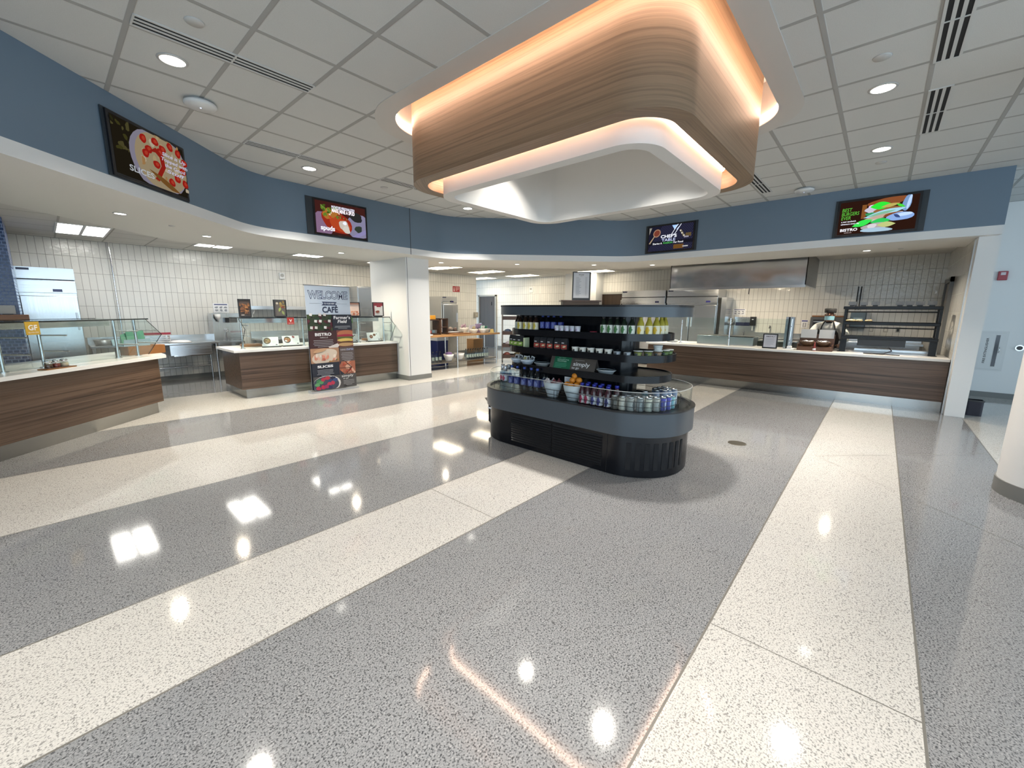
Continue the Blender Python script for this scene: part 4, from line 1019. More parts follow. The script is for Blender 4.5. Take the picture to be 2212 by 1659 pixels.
ob = k.build('paper_funnel', mat('white_dispenser', (.80, .80, .80), .35), t, (-.13, .28, 1.41), (PI, 0, 0))
def poster(name, label, loc, rz, w, h, seed=1, tilt=0):
    t = thing(name, label, 'poster', loc, rz, None)
    MB().box(-w / 2, -.003, 0, w / 2, 0, h).build('sheet', PAPER, t)
    a = Art(0, -.0035); a.rect(-w * .42, h * .82, w * .42, h * .93, (.07, .10, .22))
    for r in range(2):
        for i in range(3): a.blob(-w * .29 + i * w * .29, h * (.58 - .30 * r), w * .10, h * .11, (.30, .32, .36), 0, 12, .3, seed + i + 3 * r)
    a.lines(-w * .42, w * .42, h * .10, h * .05, 2, (.6, .6, .62), h * .02)
    a.build('print', t)
poster('handwash_poster', 'white hand-washing poster with grey pictures taped above the left hand-wash station', (2.71, 11.297, 1.435), 0, .30, .215)
# behind the banner counter: wall shelf, back table, speaker box, tall cabinet
t = thing('wall_shelf', 'stainless wall shelf on brackets behind the upright menu frames', 'shelf', (3.95, 11.0, 1.50))
MB().box(-.72, 0, .07, .78, .28, .10).build('shelf_board', STEELX, t); MB().box(-.72, -.004, .02, .78, .0, .10).build('front_lip', STEELX, t)
for x in (-.62, .68):
    k = MB(); k.prismx([(.02, .07), (.29, .07), (.29, -.12)], x, x + .02); k.build('bracket', STEEL, t)
prep_table('long stainless back table with tall backsplash behind the banner counter', (4.5, 10.55, 0), 2.5, .74, .84, .16, None, True)
t = thing('steel_cabinet', 'tall plain stainless cabinet beside the square column behind the right guard', 'cabinet', (6.13, 10.9, 0))
MB().box(-.30, 0, .1, .36, .38, 2.17).build('cabinet_body', STEEL, t, bevel=.005); MB().box(-.28, -.02, .14, .34, 0, 1.55).build('door', STEEL, t, bevel=.004); MB().box(-.28, -.02, 1.57, .34, 0, 2.14).build('door', STEEL, t, bevel=.004)
for x in (-.25, .31):
    k = MB(); k.cyl((x, .1, 0), (x, .1, .1), .02, n=8); k.build('leg', CHROME, t)
t = thing('steel_hood_box', 'grey steel duct box above the right end of the steel wall shelf', 'hood', (4.83, 10.9, 1.30))
MB().box(-.20, .0, .0, .20, .38, .30).build('duct_box', STEEL, t)
t = thing('wall_speaker', 'small white speaker box high on the tile wall above the banner', 'speaker', (4.06, 11.3, 2.27))
MB().box(-.06, -.05, 0, .06, 0, .15).build('box', WHITE, t, bevel=.006); k = MB(); k.cyl((0, -.054, .085), (0, -.05, .085), .042, n=18); k.build('cone', mat('speaker_grey', (.42, .42, .40), .6), t)
# wooden board under the cards on counter B
for x, L, lab in ((2.50, .30, 'brown wooden board on the left end of the banner counter behind the glass'), (4.95, .36, 'brown wooden board on the right end of the banner counter beside the column')):
    k = MB(); k.box(-L / 2, -.12, 0, L / 2, .12, .045); o = k.build('serving_board', BOARD, bevel=.006); o.location = (x, 8.72, .8455); tag(o, lab, 'board', 'wooden boards on the banner counter')
# upright black-framed menu prints standing on the guard tops
def menu_frame(label, x, w, h, art):
    t = thing('framed_print', label, 'sign', (x, 8.22, 1.3855), 0, 'black-framed prints on top of the guards')
    k = MB(); k.box(-.08, -.04, 0, .08, .05, .012); k.box(-w / 2, -.012, .012, w / 2, .012, .026); k.box(-w / 2, -.012, h - .014, w / 2, .012, h); k.box(-w / 2, -.012, .026, -w / 2 + .016, .012, h - .014); k.box(w / 2 - .016, -.012, .026, w / 2, .012, h - .014)
    k.build('frame', BLACK, t)
    a = Art(0, -.002); z0, z1, x0, x1 = .027, h - .015, -w / 2 + .017, w / 2 - .017; cl = (x0, z0, x1, z1)
    art(a, cl)
    a.build('print', t)
def pr1(a, c):
    a.rect(*c, (.055, .04, .035)); w, h = c[2] - c[0], c[3] - c[1]
    a.scatter(22, (c[0], c[1] + .15 * h, c[2], c[1] + .8 * h), (.015, .035), [(.20, .085, .035), (.14, .06, .03), (.28, .13, .05)], 3); a.rect(c[0] + .1 * w, c[1] + .05 * h, c[0] + .4 * w, c[1] + .08 * h, (.5, .5, .5))
def pr2(a, c):
    a.rect(*c, (.13, .115, .105)); w, h = c[2] - c[0], c[3] - c[1]
    a.blob(c[0] + .25 * w, c[1] + .82 * h, .02, .02, (.7, .62, .5)); a.scatter(9, (c[0] + .45 * w, c[1] + .5 * h, c[2], c[3]), (.012, .028), [(.30, .18, .05), (.4, .3, .1), (.22, .05, .03)], 8)
    a.leaf(c[0] + .45 * w, c[1] + .42 * h, .09, .02, 1.2, (.35, .42, .12), c); a.leaf(c[0] + .75 * w, c[1] + .2 * h, .09, .02, 2.0, (.28, .33, .12), c)
def pr3(a, c):
    a.rect(*c, (.66, .52, .46)); w, h = c[2] - c[0], c[3] - c[1]
    a.rect(c[0], c[3] - .12 * h, c[2], c[3], (.52, .25, .18)); a.lines(c[0] + .2 * w, c[2] - .1 * w, c[1] + .75 * h, .02, 4, (.45, .4, .4), .004); a.scatter(12, (c[0] + .1 * w, c[1] + .02 * h, c[2], c[1] + .35 * h), (.015, .03), [(.55, .20, .12), (.45, .14, .08), (.62, .33, .22)], 5)
def pr4(a, c):
    a.rect(*c, (.72, .70, .68)); w, h = c[2] - c[0], c[3] - c[1]
    a.rect(c[0], c[3] - .24 * h, c[2], c[3], (.38, .045, .06)); a.rect(c[0], c[1], c[0] + .13 * w, c[3], (.26, .05, .06)); a.rect(c[0] + .35 * w, c[3] - .33 * h, c[2] - .2 * w, c[3] - .24 * h, (.30, .03, .05))
    a.blob(c[0] + .45 * w, c[1] + .24 * h, .05, .04, (.5, .45, .42)); a.blob(c[0] + .43 * w, c[1] + .30 * h, .045, .03, (.25, .07, .04), 0, 14, .2)
menu_frame('black-framed print of fried strips, leftmost of the four upright menu frames', 2.315, .19, .315, pr1)
menu_frame('black-framed print of a lime taco on grey, left of the welcome banner', 2.88, .215, .315, pr2)
menu_frame('pale orange framed print just right of the welcome banner', 4.31, .24, .30, pr3)
menu_frame('framed print with a red header and a bowl, rightmost of the four upright menu frames', 4.855, .262, .31, pr4)
# tilted white dish cards on black bases
def dish_card(label, x, w, h, kind, rz=0.0):
    t = thing('dish_card', label, 'sign', (x, 8.30, .8455), rz, 'white dish cards on the banner counter')
    MB().box(-w / 2 - .02, -.045, 0, w / 2 + .04, .06, .018).build('base', BLACK, t, bevel=.003)
    M = Matrix.Translation((0, 0, .018)) @ Matrix.Rotation(math.radians(-16), 4, 'X')
    k = MB(); k.M = M; k.box(-w / 2, -.004, 0, w / 2, .004, h); k.build('panel', PAPER, t)
    a = Art(0, -.0045); a.b.M = M
    if kind in (0, 1):
        a.blob(-w * .22, h * .58, h * .34, h * .34, (.10, .08, .06) if kind == 0 else (.04, .05, .06), 0, 20)
        a.blob(-w * .22, h * .58, h * .27, h * .27, (.26, .16, .07) if kind == 0 else (.36, .13, .06), 0, 14, .2, 4); a.scatter(8, (-w * .34, h * .40, -w * .10, h * .76), (.006, .014), [(.45, .22, .1), (.2, .25, .06), (.6, .5, .35)], 5)
        if kind == 1: a.blob(-w * .31, h * .48, h * .10, h * .10, (.7, .7, .7)); a.scatter(4, (w * .08, h * .75, w * .22, h * .95), (.01, .018), [(.25, .02, .03)], 6)
        a.lines(w * .08, w * .42, h * .62, h * .1, 4, (.55, .57, .62), h * .02)
    else:
        a.blob(-w * .2, h * .50, h * .22, h * .22, (.18, .08, .05)); a.blob(-w * .2, h * .50, h * .10, h * .10, (.4, .2, .14)); a.blob(w * .05, h * .70, h * .18, h * .15, (.16, .08, .05)); a.blob(w * .22, h * .80, .014, .01, (.05, .04, .05))
        a.lines(-w * .1, w * .42, h * .36, h * .1, 3, (.55, .55, .66), h * .02)
    a.blob(w * .36, h * .14, h * .09, h * .05, (.05, .06, .08)); a.build('print', t)
dish_card('white dish card with a round brown dish photo, leftmost on the banner counter', 2.70, .25, .17, 0, -.28)
dish_card('bluish white dish card with dark round plate photo, just left of the banner', 3.06, .30, .18, 1)
dish_card('white dish card partly covered by the right edge of the banner', 4.26, .26, .17, 2, -.3)
dish_card('white dish card with two cookies, nearest the square column', 4.78, .31, .185, 2)

# ------------------------------------------------------------------ roll-up welcome banner
t = thing('welcome_banner', 'tall roll-up welcome banner with food photos standing before the middle counter', 'banner', (3.555, 7.735, 0), 0.0); t.scale = (.98, .98, .98)
k = MB(); k.prismx([(-.09, 0), (.09, 0), (.09, .03), (.05, .055), (-.05, .055), (-.09, .03)], -.47, .47); k.build('base', mat('banner_base_alu', (.55, .55, .55), .3, .8), t)
k = MB(); k.cyl((-.44, 0, 2.005), (.44, 0, 2.005), .012, n=10); k.build('top_rail', mat('banner_rail', (.35, .35, .35), .35, .6), t)
k = MB(); k.cyl((0, .05, .04), (0, .02, 2.0), .010, n=8); k.build('support_pole', CHROME, t)
MB().box(-.425, -.003, .05, .425, .003, 2.0).build('fabric', mat('banner_fabric', (.52, .60, .70), .6), t)
a = Art(0, -.004); NV = (.018, .022, .035); Lw = .425
a.rect(-Lw, .05, Lw, 1.47, NV)
a.text('WELCOME', 0, 1.765, .145, (.035, .05, .12), width=.76, bold=.05, inner=((.52, .60, .70), .0))
a.rect(-.36, 1.672, .36, 1.676, (.2, .25, .32)); a.poly([(-.14, 1.64), (.15, 1.64), (.12, 1.67), (.16, 1.705), (-.13, 1.71), (-.10, 1.675)], (.03, .045, .10)); a.text('TO YOUR NEW', .01, 1.662, .026, (.8, .85, .9), width=.20, bold=.02)
a.text('CAFÉ', .02, 1.51, .11, (.02, .03, .07), width=.30, bold=.03)
# salad photo
c = (-Lw, 1.17, .04, 1.47); a.rect(*c, (.03, .045, .022)); a.scatter(30, c, (.025, .05), [(.05, .08, .03), (.10, .02, .03), (.02, .05, .025), (.06, .015, .02)], 2); 
for i in range(9): a.poly([(-.39 + .085 * (i % 5), 1.21 + .12 * (i % 3)), (-.34 + .085 * (i % 5), 1.20 + .12 * (i % 3)), (-.335 + .085 * (i % 5), 1.25 + .12 * (i % 3)), (-.385 + .085 * (i % 5), 1.255 + .12 * (i % 3))] , (.75, .74, .72) if i % 2 else (.60, .58, .56))
a.rect(.04, 1.17, Lw, 1.47, NV)
a.text("Farmer's", .23, 1.385, .06, (.82, .83, .84), width=.33, bold=.02); a.text('Field', .23, 1.31, .06, (.82, .83, .84), width=.19, bold=.02, shear=.2); a.lines(.06, .40, 1.245, .022, 3, (.42, .44, .46), .006, 'c', 3)
c = (-Lw, .84, .10, 1.17); a.rect(*c, (.05, .018, .02)); a.rect(.10, .84, Lw, 1.17, (.16, .05, .045))
a.blob(.28, 1.10, .17, .07, (.40, .14, .07), 0, 20, .05, 2, (.10, .84, Lw, 1.17)); a.blob(.27, 1.065, .165, .025, (.30, .02, .05), 0, 16, .1, 3, (.10, .84, Lw, 1.17)); a.blob(.27, 1.02, .16, .03, (.10, .12, .03), 0, 16, .25, 4, (.10, .84, Lw, 1.17)); a.blob(.27, .975, .165, .035, (.62, .45, .12), 0, 16, .1, 5, (.10, .84, Lw, 1.17)); a.blob(.27, .93, .16, .025, (.10, .04, .02), 0, 16, .2, 6, (.10, .84, Lw, 1.17)); a.blob(.28, .89, .17, .035, (.45, .28, .13), 0, 18, .06, 7, (.10, .84, Lw, 1.17))
a.text('BISTRO', -.16, 1.075, .055, (.85, .85, .85), width=.31, bold=.03); a.text('GRILLE', -.15, 1.03, .022, (.7, .68, .66), width=.15); a.lines(-.37, .04, .985, .03, 5, (.45, .45, .47), .007, 'c', 7); a.poly([(-.08, .86), (.10, .92), (.14, .88), (.10, .84), (-.06, .84)], (.62, .58, .55))
c = (-Lw, .56, .12, .84); a.rect(*c, (.40, .22, .13)); a.blob(-.16, .68, .25, .13, (.62, .52, .42), .25, 20, .05, 2, c); a.scatter(16, (-.36, .60, .06, .74), (.02, .045), [(.62, .25, .17), (.70, .42, .32), (.45, .10, .07), (.75, .65, .55)], 9); a.blob(-.25, .80, .12, .035, (.50, .30, .17), .2, 16, .1, 3, c); a.scatter(6, (-.1, .57, .10, .62), (.012, .022), [(.75, .72, .68), (.45, .22, .05), (.08, .10, .04)], 4)
a.rect(.12, .56, Lw, .84, (.10, .075, .07)); a.text('HAND', .20, .775, .032, (.40, .38, .40), width=.11, bold=.02); a.text('CRAFTED', .335, .775, .036, (.30, .34, .52), width=.15, bold=.03); a.lines(.15, .40, .72, .03, 6, (.42, .42, .44), .007, 'c', 8)
c = (.10, .31, Lw, .56); a.rect(-Lw, .31, .10, .56, NV); a.rect(*c, (.36, .12, .07)); a.scatter(18, c, (.02, .045), [(.52, .16, .08), (.60, .35, .25), (.42, .06, .04), (.66, .45, .35)], 11); a.poly([(.10, .44), (.33, .435), (.21, .56), (.225, .56), (.355, .435), (.23, .31), (.215, .31), (.33, .425), (.10, .43)], (.06, .02, .015)); a.poly([(.10, .31), (.19, .31), (.10, .40)], NV); a.poly([(.10, .56), (.14, .56), (.10, .49)], NV)
a.text('SLICES', -.18, .475, .045, (.85, .85, .86), width=.30, bold=.04); a.lines(-.35, -.02, .425, .026, 5, (.45, .46, .5), .006, 'c', 9)
c = (-Lw, .05, .12, .31); a.rect(-Lw, .05, Lw, .31, (.07, .066, .066)); a.blob(-.17, .15, .27, .17, (.62, .60, .58), 0, 24, .02, 2, c); a.blob(-.19, .15, .25, .155, (.05, .06, .09), 0, 24, .02, 3, c)
for i, (u, v, col) in enumerate([(-.33, .22, (.05, .20, .08)), (-.28, .20, (.08, .26, .10)), (-.24, .25, (.40, .03, .06)), (-.16, .27, (.45, .04, .06)), (-.10, .21, (.03, .05, .14)), (-.13, .15, (.45, .03, .08)), (-.06, .17, (.42, .03, .07)), (-.05, .26, (.02, .02, .05)), (-.01, .22, (.04, .07, .18)), (-.12, .09, (.02, .03, .08)), (-.25, .10, (.42, .02, .06)), (-.34, .09, (.38, .02, .06)), (-.19, .11, (.30, .03, .10)), (-.36, .16, (.10, .28, .12))]):
    a.blob(u, v, .045, .038, col, 0, 12, .2, i, c)
a.text('simply', .24, .255, .05, (.82, .82, .82), width=.24, bold=.0); a.text('to go', .20, .215, .03, (.75, .75, .75), width=.11); a.lines(.14, .38, .18, .028, 4, (.45, .45, .46), .006, 'c', 10); a.blob(.18, .075, .035, .010, (.01, .01, .01))
a.build('print', t)

# ------------------------------------------------------------------ refrigerated drinks island
def IW(lx, ly, z): return (3.98 + ly, 2.49 - lx, z)
isl = thing('drinks_island', 'black self-serve refrigerated island with slate grey bands, open shelves and rounded ends', 'display fridge', (3.98, 2.49, 0), -PI / 2)
SLATE = mat('slate_grey_band', (0.052, 0.066, 0.082), 0.32)
GLOSSB = mat('gloss_black_panel', (0.004, 0.0048, 0.0075), 0.2, spec=0.35)
def cap(hx0, hx1, hy, r, n=14): return rrect((hx1 - hx0) / 2, hy, r, n, (hx0 + hx1) / 2, 0)
DZ = 0.615
MB().prism(cap(-1.19, 1.195, .55, .51), .004, .42, True).build('base', GLOSSB, isl)
def louvre(x0, x1):
    p = MB().box(x0, -.5525, .055, x1, -.549, .365).build('louvre_panel', DARKGAP, isl)
    k = MB()
    for i in range(11):
        z = .07 + i * .027
        k.prismx([(-.552, z), (-.562, z - .008), (-.562, z - .004), (-.552, z + .004)], x0, x1)
    k.build('louvre_slats', BLACKM, p)
louvre(-.55, .01); louvre(.03, .62)
MB().box(.672, -.5535, .01, .676, -.549, .41).build('panel_seam', DARKGAP, isl)
# vertical vent slots round the near end
for i in range(8):
    a = math.radians(-68 + i * 9.5); k = MB()
    for da in (-.028, .028): pass
    p = [(.685 + .5125 * math.cos(a + d), -.04 + .5125 * math.sin(a + d)) for d in (-.045, -.015, .015, .045)]
    k.wall(p, .075, .335)
    k.build('vent_slot', DARKGAP, isl)
k = MB(); k.ring(cap(-1.23, 1.235, .59, .55), cap(-1.19, 1.195, .55, .51), .405, .622); k.build('grey_band', SLATE, isl)
k = MB(); k.ring(cap(-1.235, 1.24, .595, .555), cap(-1.19, 1.195, .55, .51), .6225, .634); k.build('top_rim', BLACK, isl)
MB().prism(cap(-1.185, 1.19, .545, .505), .56, DZ - .002).build('deck', BLACKM, isl)
k = MB(); k.wall(cap(-1.195, 1.20, .555, .515), .62, .815, True); k.build('glass_guard', CLEAR, isl)
k = MB(); k.ring(cap(-1.198, 1.203, .558, .518), cap(-1.19, 1.195, .55, .51), .8152, .820); k.build('glass_edge', mat('glass_edge_pale', (.55, .56, .55), .15), isl)
# wire fence
fo = cap(-1.10, 1.11, .475, .44); k = MB()
for z in (DZ + .045, DZ + .095):
    pts = [(x, y, z) for x, y in fo]; k.tube(pts + [pts[0]], .0028, 5)
for i in range(0, len(fo), 5): k.cyl((fo[i][0], fo[i][1], DZ - .004), (fo[i][0], fo[i][1], DZ + .095), .0028, n=5)
for x in (-.9, -.6, -.3, -.02, .02, .3, .6):
    k.cyl((x, -.475, DZ - .004), (x, -.475, DZ + .095), .0028, n=5)
k.build('wire_fence', mat('black_wire', (.015, .015, .018), .3, .5), isl)
MB().prism(cap(-.85, .66, .15, .12), DZ - .004, 1.50).build('spine', GLOSSB, isl)
for (z, x1, e) in ((1.32, 1.0, 0), (1.12, 1.03, .02), (.92, 1.0, 0)):
    s_ = MB().prism(cap(-.90 - e, x1, .37 + e, .35 + e), z - .03, z).build('shelf', BLACKM, isl)
    k = MB(); k.ring(cap(-.905 - e, x1 + .005, .375 + e, .355 + e), cap(-.895 - e, x1 - .005, .365 + e, .345 + e), z - .055, z + .014); k.build('shelf_lip', GLOSSB, s_)
k = MB(); k.ring(cap(-1.02, 1.15, .53, .49), cap(-1.0, 1.13, .51, .47), 1.492, 1.582); k.build('canopy_band', SLATE, isl)
MB().prism(cap(-1.025, 1.155, .535, .495), 1.5825, 1.60).build('canopy_top', BLACK, isl)
MB().prism(cap(-.99, 1.12, .50, .46), 1.50, 1.515).build('canopy_underside', BLACKM, isl)
k = MB(); k.cyl((-.98, -.44, 1.60), (-.98, -.44, 1.64), .006, n=8); k.build('corner_pin', BLACK, isl)
k = MB(); k.box(-.93, -.556, .375, -.875, -.552, .395); k.build('sticker', PAPER, isl)
k = MB(); k.tube([(-1.14, -.28, .10), (-1.185, -.27, .12), (-1.185, -.27, .37), (-1.14, -.28, .39)], .014, 8); k.build('end_handle', BLACKM, isl)

# ---- products
def bottle(name, label, cat, group, prof_body, body_m, lab, lab_m, capz, cap_m, liquid=None, n=16):
    t = thing(name, label, cat, (0, 0, 0), 0, group)
    k = MB(); k.lathe(prof_body, n=n); k.build('bottle_body', body_m, t)
    r, z0, z1 = lab
    if liquid:
        k = MB(); k.lathe([(r - .004, .004), (r - .003, .01), (r - .003, liquid[0]), (0, liquid[0])], n=n); k.build('contents', liquid[1], t)
    k = MB(); k.wall([(r * math.cos(2 * PI * i / n), r * math.sin(2 * PI * i / n)) for i in range(n)], z0, z1, True); k.build('label_wrap', lab_m, t)
    cr, c0, c1 = capz
    k = MB(); k.lathe([(cr, c0), (cr, c1), (cr * .85, c1 + .003), (0, c1 + .003)], n=12); k.build('cap', cap_m, t)
    return t
def place(t, items, z, labf, group, rz=-PI / 2):
    for i, (lx, ly) in enumerate(items):
        lab = labf(i)
        if i == 0: t.location = IW(lx, ly, z); t.rotation_euler = (0, 0, rz); t['label'] = lab; t['group'] = group; o = t
        else: o = dup(t, IW(lx, ly, z), rz + .0, lab, group)
# label wraps with a coloured emblem: ring stays one mesh, the emblem is a procedural band
def wrap(name, base, col, z0, z1, zc, lobes=5):
    if name in _mats: return _mats[name]
    m, nt, out = _new(name); b = nt.nodes.new('ShaderNodeBsdfPrincipled'); nt.links.new(b.outputs[0], out.inputs[0]); b.inputs['Roughness'].default_value = .4
    tc = nt.nodes.new('ShaderNodeTexCoord'); sp = nt.nodes.new('ShaderNodeSeparateXYZ'); nt.links.new(tc.outputs['Object'], sp.inputs[0])
    at = nt.nodes.new('ShaderNodeMath'); at.operation = 'ARCTAN2'; nt.links.new(sp.outputs[0], at.inputs[0]); nt.links.new(sp.outputs[1], at.inputs[1])
    sn = nt.nodes.new('ShaderNodeMath'); sn.operation = 'MULTIPLY'; sn.inputs[1].default_value = 2.0; nt.links.new(at.outputs[0], sn.inputs[0])
    co = nt.nodes.new('ShaderNodeMath'); co.operation = 'COSINE'; nt.links.new(sn.outputs[0], co.inputs[0])
    dz = nt.nodes.new('ShaderNodeMath'); dz.operation = 'SUBTRACT'; dz.inputs[1].default_value = zc; nt.links.new(sp.outputs[2], dz.inputs[0])
    ab = nt.nodes.new('ShaderNodeMath'); ab.operation = 'ABSOLUTE'; nt.links.new(dz.outputs[0], ab.inputs[0])
    ml = nt.nodes.new('ShaderNodeMath'); ml.operation = 'MULTIPLY'; ml.inputs[1].default_value = 1.4 / (z1 - z0); nt.links.new(ab.outputs[0], ml.inputs[0])
    no = nt.nodes.new('ShaderNodeTexNoise'); no.inputs['Scale'].default_value = 120; nt.links.new(tc.outputs['Object'], no.inputs['Vector'])
    ad = nt.nodes.new('ShaderNodeMath'); ad.operation = 'SUBTRACT'; nt.links.new(co.outputs[0], ad.inputs[0]); nt.links.new(ml.outputs[0], ad.inputs[1])
    a2 = nt.nodes.new('ShaderNodeMath'); a2.operation = 'MULTIPLY_ADD'; a2.inputs[1].default_value = .9; nt.links.new(no.outputs['Fac'], a2.inputs[0]); nt.links.new(ad.outputs[0], a2.inputs[2])
    gt = nt.nodes.new('ShaderNodeMath'); gt.operation = 'GREATER_THAN'; gt.inputs[1].default_value = .72; nt.links.new(a2.outputs[0], gt.inputs[0])
    mx = nt.nodes.new('ShaderNodeMix'); mx.data_type = 'RGBA'; mx.inputs[6].default_value = (*base, 1); mx.inputs[7].default_value = (*col, 1)
    nt.links.new(gt.outputs[0], mx.inputs[0]); nt.links.new(mx.outputs[2], b.inputs['Base Color'])
    _mats[name] = m; return m
DKTEA = mat('dark_tea_bottle', (.022, .012, .008), .12); DKGRN = mat('dark_green_bottle', (.012, .02, .012), .12)
P = [(.029, 0), (.032, .006), (.032, .095), (.026, .115), (.015, .14), (.0135, .16)]
tea = bottle('juice_bottle', 'x', 'bottle', 'x', P, DKTEA, (.0328, .012, .092), wrap('yellow_tea_label', (.72, .68, .50), (.52, .42, .05), .012, .092, .05), (.015, .148, .164), BLACK)
place(tea, [(-.629, -.33), (-.544, -.33), (-.472, -.33), (-.396, -.33)], 1.3205, lambda i: 'tea bottle with yellow label, %s of four on the top shelf' % ORD[i], 'yellow-label tea bottles')
o = dup(tea, IW(-.715, -.27, 1.3205), 0, 'dark bottle with a pale grey-green label at the far left end of the top shelf', 'x'); del o['group']
for c in o.children:
    if c.name.startswith('label_wrap'): c.data = c.data.copy(); c.data.materials[0] = wrap('grey_green_label', (.50, .56, .50), (.10, .22, .13), .012, .092, .05)
wt = bottle('water_bottle', 'x', 'bottle', 'x', [(.03, 0), (.034, .006), (.034, .115), (.028, .13), (.015, .15), (.0135, .16)], PET, (.0343, .03, .10), wrap('deep_blue_label', (.012, .022, .22), (.10, .14, .42), .03, .10, .062), (.0145, .152, .163), mat('blue_cap', (.02, .05, .30), .4))
place(wt, [(-.320, -.30), (-.246, -.30), (-.170, -.30), (-.10, -.27)], 1.3205, lambda i: 'water bottle with blue label, %s of four on the top shelf' % ORD[i], 'blue-label water bottles on the top shelf')
gr = bottle('juice_bottle', 'x', 'bottle', 'x', P, DKGRN, (.0328, .012, .090), wrap('green_juice_label', (.66, .70, .62), (.05, .17, .05), .012, .09, .048), (.015, .148, .164), BLACK)
place(gr, [(.454, -.33), (.525, -.33), (.598, -.33), (.671, -.33), (.745, -.318)], 1.3205, lambda i: 'juice bottle with green label, %s of five on the top shelf' % ORD[i], 'green-label juice bottles')
LEMON = mat('lemonade', (.42, .36, .05), .15); PL = [(.031, 0), (.034, .006), (.034, .09), (.028, .115), (.017, .145), (.0145, .16)]
le = bottle('lemonade_bottle', 'x', 'bottle', 'x', PL, LEMON, (.0348, .012, .090), wrap('lemon_label', (.74, .70, .50), (.62, .40, .02), .012, .09, .045), (.016, .150, .165), mat('yellow_cap', (.5, .42, .05), .4))
place(le, [(.818, -.29), (.877, -.24), (.922, -.178), (.938, -.105), (.94, -.02)], 1.3205, lambda i: 'yellow lemonade bottle, %s of five on the top shelf' % ORD[i], 'lemonade bottles')
def cup(name, label, cat, m, lid_m, r=.036, h=.05, inner=None):
    t = thing(name, label, cat)
    k = MB(); k.lathe([(0, 0), (r * .78, 0), (r * .8, .002), (r, h), (r * .96, h), (r * .76, .004), (0, .004)], n=16); k.build('tub', m, t)
    if inner: k = MB(); k.lathe([(0, .005), (r * .74, .005), (r * .9, h * .8), (0, h * .8)], n=12); k.build('contents', inner, t)
    k = MB(); k.lathe([(r * 1.05, h), (r * 1.06, h + .004), (r * .98, h + .007), (0, h + .007)], n=16); k.build('lid', lid_m, t)
    k = MB(); a0 = -PI / 2
    k.wall([(r * .93 * math.cos(a0 - .35 + .1 * i), r * .93 * math.sin(a0 - .35 + .1 * i)) for i in range(8)], h * .28, h * .66)
    return t, k
YOG = mat('yoghurt_cup', (.72, .73, .80), .4)
t, k = cup('yoghurt_cup', 'x', 'cup', YOG, mat('foil_lid', (.75, .75, .8), .25, .4), .030, .062); k.build('printed_band', mat('mauve_print', (.45, .38, .55), .5), t)
place(t, [(-.095, -.342), (-.033, -.342), (.032, -.342), (.097, -.342), (.165, -.342)], 1.3205, lambda i: 'small white yoghurt cup, %s of five on the top shelf' % ORD[i], 'yoghurt cups')
k = MB(); k.lathe([(0, 0), (.032, 0), (.038, .022), (.036, .022), (.03, .006), (0, .006)], n=16); o = k.build('small_dish', mat('dark_red_dish', (.22, .02, .035), .35)); o.location = IW(.343, -.33, 1.3205); tag(o, 'small dark red dish alone in the middle of the top shelf', 'dish')
# middle shelf
def pouch(name, label, w, d, h, face, panel, group):
    t = thing(name, label, 'snack pouch', (0, 0, 0), 0, group)
    k = MB(); k.prismx([(-d / 2, 0), (d / 2, 0), (d / 2 * .9, h * .75), (.003, h), (-.003, h), (-d / 2 * .9, h * .75)], -w / 2, w / 2); k.build('bag', face, t)
    a = Art(0, 0); a.b.M = Matrix.Translation((0, -d / 2 - .0008, 0)) @ Matrix.Rotation(math.radians(-1.2), 4, 'X')
    a.rect(-w * .46, h * .15, w * .46, h * .50, panel); a.blob(.004, h * .34, w * .26, h * .07, (.62, .60, .40), .2, 10); a.lines(-w * .36, w * .36, h * .60, h * .05, 1, (.75, .75, .75), h * .06); a.rect(-w * .3, h * .06, w * .1, h * .12, (.10, .10, .12))
    a.build('print', t)
    return t
BAGK = mat('black_bag', (.012, .015, .02), .4)
t = pouch('snack_pouch', 'x', .082, .035, .135, BAGK, (.36, .05, .035), 'x')
place(t, [(-.355, -.345), (-.268, -.345), (-.175, -.345), (-.075, -.345), (.012, -.345)], 1.1205, lambda i: 'black and red snack pouch, %s of five on the middle shelf' % ORD[i], 'red snack pouches')
t = pouch('snack_pouch', 'x', .088, .035, .135, BAGK, (.20, .34, .05), 'x')
place(t, [(-.775, -.285), (-.685, -.33), (-.595, -.35)], 1.1205, lambda i: 'black and green snack pouch, %s of three on the middle shelf' % ORD[i], 'green snack pouches')
k = MB(); k.box(-.012, -.04, 0, .012, .04, .115); o = k.build('snack_box', mat('pale_green_box', (.55, .62, .40), .5)); o.location = IW(-.530, -.33, 1.1205); o.rotation_euler = (0, 0, -PI / 2); tag(o, 'pale green upright box standing right of the green snack pouches', 'box')
WCUP = mat('white_dip_cup', (.74, .73, .66), .4); CLCUP = glass('clear_cup', (.9, .92, .93), .9)
t, k = cup('dip_cup', 'x', 'cup', WCUP, mat('cup_lid_white', (.76, .76, .74), .35), .038, .05); k.build('dark_print', mat('cup_print', (.03, .03, .03), .5), t)
place(t, [(.150, -.352), (.240, -.352), (.336, -.352), (.432, -.352), (.530, -.352)], 1.1205, lambda i: 'white lidded dip cup with dark print, %s of five on the middle shelf' % ORD[i], 'white dip cups')
t, k = cup('snack_cup', 'x', 'cup', CLCUP, glass('clear_lid', (.9, .92, .93), 1.0, .08), .040, .05, mat('white_contents', (.72, .73, .75), .6)); k.build('dark_print', mat('cup_print2', (.05, .06, .07), .5), t)
place(t, [(.624, -.35), (.727, -.345)], 1.1205, lambda i: 'clear cup of white contents on the middle shelf, %s of the pair' % ('left', 'right')[i], 'clear cups of white contents')
